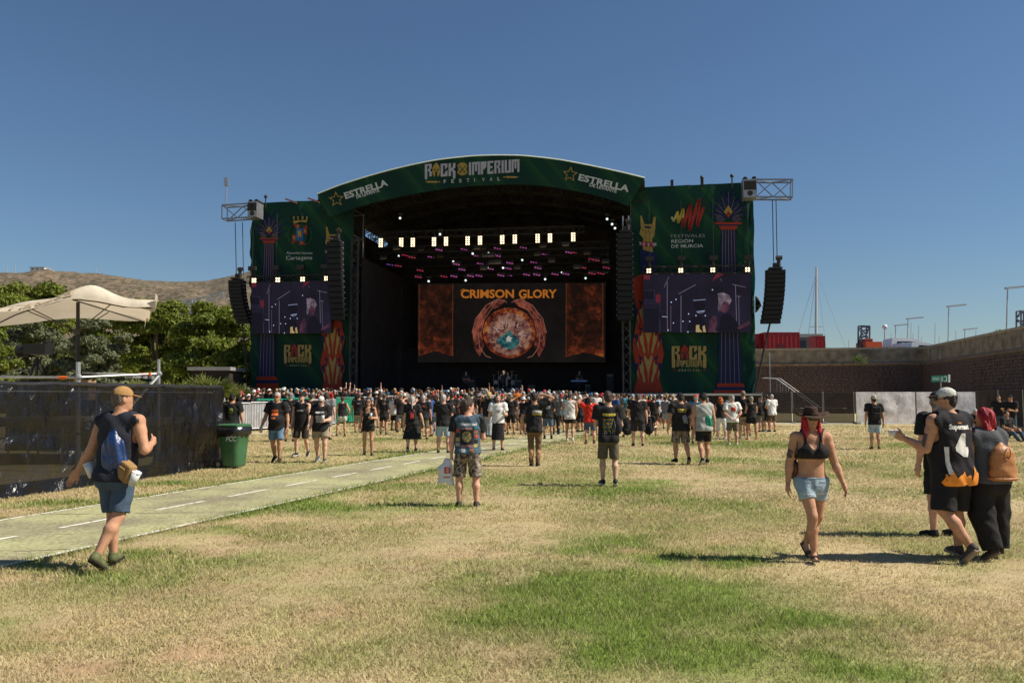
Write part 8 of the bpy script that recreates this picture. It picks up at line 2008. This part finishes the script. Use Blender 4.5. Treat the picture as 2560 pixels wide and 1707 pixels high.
walker(1832, 1106, 2, 'man in white T-shirt with a red chevron print, hands behind his back', T(('r', '', 0, -.005, .17, .15, True, P_RED), ('r', '', 0, -.13, .1, .05, True, P_GRY)), h=1.74, g=1.06, skin='pink', top=('tee', WHT, -.05), bottom=('shorts', (.16, .12, .085), .92, .025), shoes=('sneaker', (.5, .5, .5)), hair=('short', GHAIR), hat=('beanie', (.22, .22, .2)), pose=dict(STAND, uaL=(-.28, -.25, -1), faL=(.7, -.25, -.7), uaR=(.28, -.25, -1), faR=(-.7, -.25, -.7)))
walker(1860, 1090, -12, 'tall man in black T-shirt and khaki shorts behind the white-shirted man', None, h=1.92, g=1.0, skin='pink', top=('tee', (.022, .02, .02), -.05), bottom=('shorts', KHA, .95, .025), shoes=('sneaker', (.5, .5, .5)), hair=('short', (.2, .13, .08)), pose=dict(ARMF))
walker(1880, 1092, 6, 'woman with blond bun in strappy black playsuit', None, h=1.70, g=1.02, fem=True, skin='tan', top=('tank', BLK, .0), bottom=('hotpants', BLK, .55, .04), shoes=('sandal', (.1, .07, .05)), hair=('short', (.3, .26, .16), .012), pose=dict(ARMF, thL=(-.16, .05, -1), thR=(.16, -.02, -1)))
walker(1868, 1082, 10, 'woman in white top and dark headscarf beside the tall man', None, h=1.64, g=.98, fem=True, skin='tan', top=('tee', (.6, .6, .6), -.05), bottom=('shorts', (.2, .12, .08), .6, .02), shoes=('sneaker', (.1, .1, .12)), hair=('long', (.01, .015, .03), .012, .2), cell=.016)
walker(1903, 1073, 40, 'man in black T-shirt and khaki shorts looking at his phone near the fence', None, h=1.72, g=1.05, skin='tan', top=('tee', BLK, -.05), bottom=('shorts', (.14, .13, .09), .95, .025), shoes=('sneaker', BLK), hair=('short', (.2, .18, .16)), hat=('cap', BLK, 0), pose=ARMF, cell=.016)
walker(1931, 1073, 20, 'man in white shirt and brown shorts near the stage stairs', None, h=1.80, g=1.05, skin='pink', top=('tee', (.65, .64, .63), -.06), bottom=('shorts', (.13, .09, .06), .95, .025), shoes=('sneaker', BLK), hair=('buzz', GHAIR, .004), pose=ARMF, cell=.016)
walker(1918, 1071, 30, 'man in dark shirt half hidden by the white-shirted man', None, h=1.78, g=1.0, skin='tan', top=('tee', BLK, -.06), bottom=('shorts', BLK, .95, .025), shoes=('sneaker', (.12, .18, .3)), hair=('short', BRN), cell=.016)
o, J = walker(2188, 1116, -8, 'man in straw hat and pale denim shorts standing alone before the white fence', None, h=1.72, g=.98, skin='tan', top=('tee', BLK, -.05), bottom=('shorts', DENL, .85, .02), shoes=('sneaker', (.08, .06, .05)), hair=('short', DKH), hat=('fedora', (.5, .44, .33)), pose=dict(STAND, thL=(-.02, .02, -1), thR=(.03, .02, -1), uaL=(-.2, -.1, -1), faL=(-.0, .4, -1)))
def blackpack(o, J, label, w=.12, hh=.17, c0=(.02, .02, .022), dx=.02):
    e = sdf_thing('backpack', o, label, 'backpack', 'dark backpacks'); c = J['chest']+np.array([dx, -.15, -.08]); m_ = cloth_mat(c0)
    sm('bag', grow([rbox(c, (w*.6, .045, hh*.75), None, .05)], .013, wr=.005), m_, e); sm('front_pocket', grow([rbox(c+np.array([0, -.095, -hh*.3]), (w*.5, .012, hh*.28), None, .02)], .012), cloth_mat((.03, .03, .032)), e)
    for q in 'LR':
        b = J['sh'+q]*.6+J['neck']*.4+np.array([0, 0, .05]); mb = MB(); mb.tube([c+np.array([(b[0]-c[0])*.6, .04, hh]), b+np.array([0, -.03, .0]), b+np.array([0, .04, -.02])], .016, 5); link_mesh('strap', mb.mesh('strap'), m_, e)
blackpack(o, J, 'black backpack of the man in the straw hat', .15, .22)
walker(578, 1128, 4, 'man in dark T-shirt with green emblem and jeans standing behind the green bin', T(('r', '', 0, -.02, .12, .16, True, mat('shirt_green', (.16, .2, .03), .8, var=.7, scale=30))), h=1.78, g=1.08, skin='tan', top=('tee', (.014, .016, .015), -.05), bottom=('trousers', DEN, 0, .01), shoes=('sneaker', BLK), hair=('short', DKH), hat=('cap', (.012, .02, .016), 0), pose=dict(STAND, uaL=(-.12, .15, -1), faL=(.3, .9, .1)))
walker(855, 1083, 12, 'woman in burgundy cap, black tank top and white shorts', None, h=1.68, g=.98, fem=True, skin='tan', top=('tank', BLK, .0), bottom=('hotpants', (.5, .53, .48), .45, .02), shoes=('sneaker', BLK), hair=('short', BRN), hat=('cap', (.16, .02, .035), R(-60)), pose=dict(STAND, thL=(-.22, .02, -1), shL=(-.12, -.1, -1), thR=(.02, .05, -1), uaR=(.45, -.15, -.9), faR=(-.35, .3, -.8)))
walker(724, 1097, 2, 'man in black band T-shirt behind the middle walker', T(('r', '', -.02, .0, .08, .03, True, P_WHT), ('r', '', .02, -.1, .06, .06, True, P_WHT)), h=1.84, g=1.1, skin='tan', top=('tee', BLK, -.06), bottom=('shorts', BLK, .95, .02), shoes=('sneaker', BLK), hair=('curly', (.2, .18, .17), .02), cell=.016)
walker(776, 1092, 4, 'long-haired man in black T-shirt behind the woman with the headscarf', None, h=1.80, g=1.08, skin='tan', top=('tee', BLK, -.06), bottom=('trousers', BLK, 0, 0), shoes=('sneaker', BLK), hair=('short', DKH), cell=.016)
walker(815, 1092, 0, 'man in grey T-shirt just right of the white headscarf', None, h=1.86, g=1.1, skin='fair', top=('tee', (.17, .17, .18), -.06), bottom=('shorts', GRY, .95, .02), shoes=('sneaker', BLK), hair=('long', BRN, .008, .18), cell=.016)
walker(896, 1075, 5, 'man in black shirt with small white letters left of the walking woman', T(('r', '', 0, .05, .18, .02, True, P_GRY)), h=1.82, g=1.12, skin='tan', top=('tee', BLK, -.06), bottom=('shorts', KHA, .95, .02), shoes=('sneaker', BLK), hair=('buzz', DKH, .004), cell=.016)
walker(960, 1068, -4, 'man in black shirt with tan emblem right of the walking woman', T(('r', '', 0, .02, .12, .1, True, mat('shirt_tan', (.3, .22, .12), .8, var=.5, scale=30))), h=1.80, g=1.12, skin='tan', top=('tee', BLK, -.06), bottom=('shorts', BLK, .95, .03), shoes=('sneaker', BLK), hair=('short', DKH), cell=.016)
o, J = walker(1165, 1098, 5, 'man in black sleeveless shirt with a green backpack', None, h=1.78, g=1.05, skin='tan', top=('tank', BLK, -.06), bottom=('shorts', (.2, .19, .17), .95, .02), shoes=('sneaker', BLK), hair=('short', BRN), cell=.016); blackpack(o, J, 'green backpack of the man in the sleeveless shirt', .12, .18, (.03, .10, .06))
walker(1058, 1092, -5, 'man in black shirt with red print and khaki shorts left of the grey-haired man', T(('t', 'SLAYER', 0, .03, .2, .05, True, P_RED)), h=1.74, g=1.15, skin='tan', top=('tee', BLK, -.06), bottom=('shorts', (.13, .12, .085), .95, .025), shoes=('sneaker', BLK), hair=('short', GHAIR), cell=.016)
# seated on the grass beside the heavy man
SIT = dict(sit=True, thL=(-.25, .9, .35), shL=(.15, .5, -.75), thR=(.3, .9, .3), shR=(-.15, .5, -.75), uaL=(-.2, .3, -1), faL=(.3, .8, -.2), uaR=(.2, .3, -1), faR=(-.3, .8, -.2))
for px, py, face, lb in ((1568, 1086, 20, 'person in black sitting on the grass left of the heavy man'), (1622, 1084, -25, 'person in black sitting on the grass right of the heavy man, black bag behind')):
    o, J = walker(px, py, face, lb, None, h=1.72, g=1.05, skin='fair', top=('tee', BLK, .0), bottom=('shorts', BLK, .9, .02), shoes=('sneaker', BLK), hair=('short', BRN), pose=SIT, cell=.016)
blackpack(o, J, 'black rucksack of the person sitting right of the heavy man', .15, .22)
SQ = dict(STAND, uaL=(-.2, .1, -1), faL=(.4, .9, .1))
for px, py, face, lb, kw in ((2530, 1088, 120, 'person in dark clothes leaning by the shade net, right one of two', dict(pose=ARMF, hat=('cap', BLK, 0))), (2500, 1080, 150, 'person in dark shirt standing in the shade, left one of two', dict(pose=SQ)), (2440, 1078, 160, 'person with pale cap sitting in the shade behind the red-haired woman', dict(pose=SIT, hat=('cap', (.4, .4, .4), 0))), (2518, 1095, 200, 'person in dark clothes sitting in the shade at the right edge', dict(pose=SIT))):
    walker(px, py, face, lb, None, h=1.74, g=1.05, skin='tan', top=('tee', BLK, -.03), bottom=('trousers', (.05, .08, .12), 0, .01), shoes=('sneaker', BLK), hair=('short', BRN), cell=.016, **kw)
# ================================================================== the crowd before the stage: a few figures, each copied part by part and re-dressed
UPH = dict(STAND, uaR=(.35, .25, .9), faR=(.05, .2, 1))
protos = []
crowd_poses = [ARMF, STAND, dict(STAND, **HOLDC), UPH, dict(ARMF, yaw=R(30)), dict(STAND, yaw=R(-25), uaR=(.55, -.1, -.8), faR=(-.6, .3, -.6)), dict(STAND, uaL=(-.75, .1, .5), faL=(.8, .1, .45), uaR=(.75, .1, .5), faR=(-.8, .1, .45)), dict(ARMF, lean=(.05, .02))]
specs = [dict(h=1.78, g=1.08, hair=('short', DKH), top=('tee', BLK, -.06), bottom=('shorts', BLK, .95, .025)), dict(h=1.74, g=1.0, hair=('short', DKH), hat=('cap', BLK, 0), top=('tee', BLK, -.06), bottom=('shorts', BLK, .95, .025)),
         dict(h=1.66, g=1.0, fem=True, hair=('long', DKH, .01, .28), top=('tank', BLK, -.02), bottom=('shorts', BLK, .6, .02)), dict(h=1.80, g=1.05, hair=('curlylong', DKH, .012, .2), top=('tee', BLK, -.06), bottom=('trousers', BLK, 0, .005)),
         dict(h=1.76, g=1.15, belly=.03, hair=('buzz', DKH, .004), top=('tee', BLK, -.06), bottom=('shorts', BLK, .95, .03)), dict(h=1.72, g=1.0, hair=('short', DKH), hat=('bucket', WHT), top=('tank', BLK, -.05), bottom=('shorts', BLK, .9, .025)),
         dict(h=1.68, g=1.0, fem=True, hair=('pony', DKH), top=('tee', BLK, -.04), bottom=('shorts', BLK, .6, .02)), dict(h=1.79, g=1.05, hair=('short', DKH), hat=('cap', BLK, R(180)), top=('tee', BLK, -.06), bottom=('shorts', BLK, .95, .025)),
         dict(h=1.77, g=1.1, hair=('short', DKH), hat=('straw', (.5, .42, .3)), top=('tee', BLK, -.06), bottom=('shorts', BLK, .95, .025)), dict(h=1.75, g=1.05, hair=('short', DKH), hat=('beanie', BLK), top=('tee', BLK, -.06), bottom=('shorts', BLK, .95, .025))]
for i, sp_ in enumerate(specs):
    for pv in ((0, 4), (1, 2), (1, 4), (0, 7), (2, 5), (1, 6), (4, 0), (1, 0), (7, 1), (5, 2))[i]:
        k = dict(sp_); k['pose'] = crowd_poses[pv]; k['shoes'] = ('sneaker', BLK); k['seed'] = 40+i
        o, J = build_person(k, .019, False); protos.append(o)
tops = [('black', (.017, .016, .017))]*24 + [('dark', (.03, .028, .03))]*3 + [('white', (.55, .53, .5))]*2 + [('grey', (.2, .2, .21))]*2 + [('red', (.4, .03, .025)), ('blue', (.03, .07, .2)), ('orange', (.55, .16, .03)), ('teal', (.03, .2, .25)), ('pale blue', (.32, .4, .5)), ('green', (.06, .12, .05))]
legs_ = [BLK, BLK, BLK, DEN, KHA, GRY, DENL, (.05, .05, .06)]
hairs = [DKH, BRN, BRN, (.09, .055, .03), GHAIR, (.22, .2, .19), BLOND, (.2, .09, .03)]
hats = [BLK, BLK, WHT, WHT, (.45, .03, .03), (.3, .25, .18), (.03, .12, .25), (.2, .2, .2)]
skins = ['tan', 'tan', 'fair', 'pink', 'deep']
used = [0]*len(protos); crng = random.Random(21); placed = []
def slot(o, m):
    o.material_slots[0].link = 'OBJECT'; o.material_slots[0].material = m
def dress(o):
    tn, tc_ = crng.choice(tops); lg = crng.choice(legs_); hc = crng.choice(hairs); htc = crng.choice(hats); hn = 'bare head'
    slot(o, skin_mat(SK[crng.choice(skins)]))
    for c in o.children:
        b = c.name.split('.')[0]
        if b in ('tshirt', 'tank_top'): slot(c, cloth_mat(tc_))
        elif b in ('shorts', 'trousers'): slot(c, cloth_mat(lg))
        elif b == 'hair': slot(c, hair_mat(hc))
        elif b in ('cap', 'hat', 'headscarf'):
            slot(c, cloth_mat(htc))
            for d in c.children: slot(d, cloth_mat(htc))
    return tn
def crowd_person(X, Y, group, where):
    i = crng.randrange(len(protos)); pr = protos[i]
    o = pr if used[i] == 0 else copy_tree(pr); used[i] = 1
    o.location = (X, Y, rise(X, Y)); o.rotation_euler = (0, 0, R(crng.gauss(0, 26)+math.degrees(math.atan2(X-0, 30))*-.3)); s = crng.uniform(.95, 1.05); o.scale = (s, s, s)
    tn = dress(o)
    acc = {'cap': ' and a cap', 'hat': ' and a brimmed hat', 'headscarf': ' and a headscarf'}; ex = [acc[c.name.split('.')[0]] for c in o.children if c.name.split('.')[0] in acc]
    label_person(o, f'person in a {tn} top{ex[0] if ex else ""} {where}', group)
def bar_y(px): return 37+(50-37)*(px-540)/520
def free(X, Y, d):
    for a, b in placed:
        if (a-X)**2+(b-Y)**2 < d*d: return False
    placed.append((X, Y)); return True
for o in col.objects:
    if o.name.startswith('person') and o.parent is None and o not in protos: placed.append((o.location.x, o.location.y))
n_c = 0
for Y0, px0, px1, step in ((33.8, 1090, 1330, 2.2), (35.6, 1000, 1560, 1.5), (37.2, 960, 1570, 1.05), (38.7, 980, 1580, .85), (40.2, 1000, 1600, .75), (41.7, 548, 1620, .72), (43.2, 548, 1640, .72), (44.8, 548, 1640, .75), (46.6, 548, 1640, .75), (40, 1640, 1770, 1.2), (43, 1640, 1830, 1.3), (46, 1660, 1840, 1.4)):
    X = (px0-1280)/F*Y0
    while X < (px1-1280)/F*Y0:
        x, y = X+crng.uniform(-.5, .5), Y0+crng.uniform(-1.0, 1.0); px = 1280+x/y*F; X += step*crng.uniform(.75, 1.25)
        if px < 1080 and y < bar_y(px)+1.2 and not (px > 880 and y < bar_y(px)-1.5): continue
        if n_c < 236 and free(x, y, .48): crowd_person(x, y, 'dense crowd before the stage' if Y0 > 41.5 else 'loose rear rows of the crowd', 'in the dense crowd' if Y0 > 41.5 else 'in the loose rear crowd'); n_c += 1
# farther rows, past the three hundred nearest: only their heads and shoulders show
def far_crowd():
    rg = np.random.default_rng(12); kinds = []
    for v in range(5):
        h = 1.76; J = joints(h, v == 2, [ARMF, STAND, ARMF, UPH, dict(ARMF, yaw=.5)][v], 1.05); hp, W, M, s = head_prims(J, v == 2, False); b = hp[:]
        for q in 'LR': b += limb_prims(J, 1, q)+hand_prims(J, q, 1.5, .01)
        t = torso_prims(J, 1, v == 2, .015)+[cone(J['sh'+q], J['sh'+q]+(J['el'+q]-J['sh'+q])*.6, .05*h*.9, .05*h*.85, .03, True) for q in 'LR']
        l = [cone(J['pel'], J['pel']+J['sp']*.06*h, .1*h, .09*h, .03, True, (1, .75, 1))]+[cone(J['hip'+q], J['kn'+q], .06*h, .05*h, .02, True) for q in 'LR']
        hr = [ell(W(0, -.016, .045), np.array([.088, .104, .094])*s, M, .02)]; cut = [(W(0, 0, .0), M @ nrm((0, .6, -.8)))]
        kinds.append([grow(b, .03), grow(t, .035), grow(l, .04), grow(hr, .02, cuts=cut)])
    Vs, Fs, Cs, base = [], [], [], 0
    for Y0 in (47.6, 48.9, 50.2, 51.5, 52.8, 54.1):
        X = (545-1280)/F*Y0
        while X < (1680-1280)/F*Y0:
            x, y = X+rg.uniform(-.25, .25), Y0+rg.uniform(-.6, .6)-X*.10; X += .62*rg.uniform(.8, 1.2); px = 1280+x/y*F
            if px < 1080 and y < bar_y(px)+1.2: continue
            k = kinds[(0, 1, 2, 4, 0, 4)[rg.integers(6)] if rg.random() < .98 else 3]; a = rg.normal(0, .35); ca, sa = math.cos(a), math.sin(a); sc = rg.uniform(.94, 1.06)
            cc = [np.array(SK[skins[rg.integers(5)]]), np.array(tops[rg.integers(len(tops))][1]), np.array(legs_[rg.integers(8)]), np.array((hats+hairs)[rg.integers(16)])]
            for (V, Q), c in zip(k, cc):
                V2 = np.stack([(V[:, 0]*ca-V[:, 1]*sa)*sc+x, (V[:, 0]*sa+V[:, 1]*ca)*sc+y, V[:, 2]*sc+rise(x, y)], 1); Vs.append(V2); Fs.append(Q+base); Cs.append(np.repeat(c[None, :], len(V), 0)); base += len(V)
    me = np_mesh('crowd', np.concatenate(Vs), np.concatenate(Fs)); color_attr(me, np.concatenate(Cs)); o = link_mesh('crowd', me, attr_mat('crowd_mix', .8)); o['kind'] = 'stuff'; tag(o, 'packed front of the crowd close to the stage', 'crowd')
far_crowd()
for px, Y in ((225, 25), (262, 27), (300, 25.5), (338, 26), (372, 24.5), (405, 25), (436, 26.5), (470, 25), (505, 28), (60, 26), (130, 27)):
    x = (px-1280)/F*Y; placed.append((x, Y)); crowd_person(x, Y, 'people behind the net fence', 'seen dimly through the black net fence'); n_c += 1
for i, pr in enumerate(protos):
    if not used[i]:
        X = crng.uniform(-9, 6); crowd_person(X, 44+crng.uniform(0, 6), 'dense crowd before the stage', 'in the dense crowd')
# performers on deck
for px, off, lb, kw in ((1258, 4.5, 'singer in dark clothes at centre stage', dict(hair=('long', BLOND, .01, .3), pose=dict(STAND, uaR=(.3, .3, -.8), faR=(-.3, .6, .7)))), (1165, 6, 'guitarist in black on the left of the deck', dict(hair=('long', BRN, .01, .3), pose=ARMF)), (1449, 6.6, 'keyboard player in dark clothes behind the blue keyboard', dict(hair=('short', GHAIR), pose=ARMF)), (1262, 11, 'drummer sitting behind the drum kit', dict(hair=('long', DKH, .01, .3), pose=SIT))):
    o, J = build_person(dict(h=1.78, g=1.05, skin='fair', top=('tee', (.05, .045, .05), -.05), bottom=('trousers', BLK, 0, .01), shoes=('boot', BLK), **kw), .02, False); p = SP(px, 975, off); o.location = (p.x, p.y, DECK+(.95 if off == 11 else 0)); o.rotation_euler = (0, 0, R(180)); label_person(o, lb)
    if 'guitarist' in lb:
        e = sdf_thing('electric_guitar', o, 'dark electric guitar slung on the guitarist', 'guitar'); c = J['waist']+np.array([.05, .16, .05]); gm = mat('guitar_red', (.12, .02, .02), .3)
        sm('body', grow([ell(c, (.17, .03, .12), None, .03), ell(c+np.array([.12, 0, 0]), (.14, .03, .14), None, .03)], .015), gm, e); mb = MB(); mb.bar(c+np.array([-.12, .02, .03]), c+np.array([-.72, .03, .25]), .05, .03); link_mesh('neck', mb.mesh('neck'), bark, e)
# ================================================================== grass blades: nobody could count them
def grass():
    rg = np.random.default_rng(8); parts = []
    for y0, y1, dens, hgt, wid in ((3.2, 7.5, 4200, .030, .0042), (7.5, 12, 2100, .034, .006), (12, 20, 800, .040, .010), (20, 34, 260, .05, .018), (34, 47, 60, .06, .035)):
        A = .8*(y1*y1-y0*y0); n = int(A*dens); y = np.sqrt(rg.uniform(y0*y0, y1*y1, n)); x = rg.uniform(-.8, .8, n)*y
        keep = ((x < far_edge(y)+.10*fbm(x*3, y*3, 15, 2)) | (x > near_edge(y)+.05-.14*fbm(x*3, y*3, 16, 2))) & ~((x < np.where(y < 19.4, -8.4+.23*(y-14.2), -7.3-.45*(y-19.4))) & (y > 12.5) & (y < 29))
        x, y = x[keep], y[keep]; C, g, d = ground_color(x, y)
        k2 = rg.random(len(x)) > d*.8; x, y, C, g = x[k2], y[k2], C[k2], g[k2]; n = len(x)
        tuft = fbm(x*6, y*6, 90, 2); edge = np.exp(-(np.minimum(np.abs(x-near_edge(y)), np.abs(x-far_edge(y)))/.25)**2)
        h = hgt*rg.uniform(.45, 1.25, n)*(.35+.75*g+.7*tuft+.7*edge); az = rg.uniform(0, 2*np.pi, n); lean = rg.uniform(.4, 1.8, n)*(1.25-.4*g)
        w = wid*rg.uniform(.6, 1.2, n); dx, dy = np.cos(az), np.sin(az)
        P0 = np.stack([x-dy*w, y+dx*w, rise(x, y)-.004], 1); P1 = np.stack([x+dy*w, y-dx*w, rise(x, y)-.004], 1); P2 = np.stack([x+dx*h*lean, y+dy*h*lean, h+.004+rise(x, y)], 1)
        col_ = C*rg.uniform(.62, 1.38, n)[:, None]; dry = rg.random(n) < .25+.3*(1-g); col_[dry] = (col_[dry]*.4+np.array([.56, .46, .27])*.6*rg.uniform(.7, 1.25, dry.sum())[:, None])
        wet = rg.random(n) < .22*(.3+g); col_[wet] = col_[wet]*.35+np.array([.20, .26, .045])*.65
        parts.append((np.stack([P0, P1, P2], 1).reshape(-1, 3), np.repeat(np.clip(col_, 0, 1), 3, 0)))
    V = np.concatenate([p[0] for p in parts]); C = np.concatenate([p[1] for p in parts])
    me = np_mesh('grass', V, np.arange(len(V)).reshape(-1, 3), False); color_attr(me, C)
    o = link_mesh('grass', me, attr_mat('grass_blade', .8, 0, .35)); o['kind'] = 'stuff'; tag(o, 'short dry lawn grass with green patches covering the field', 'grass')
    return len(V)//3
grass()
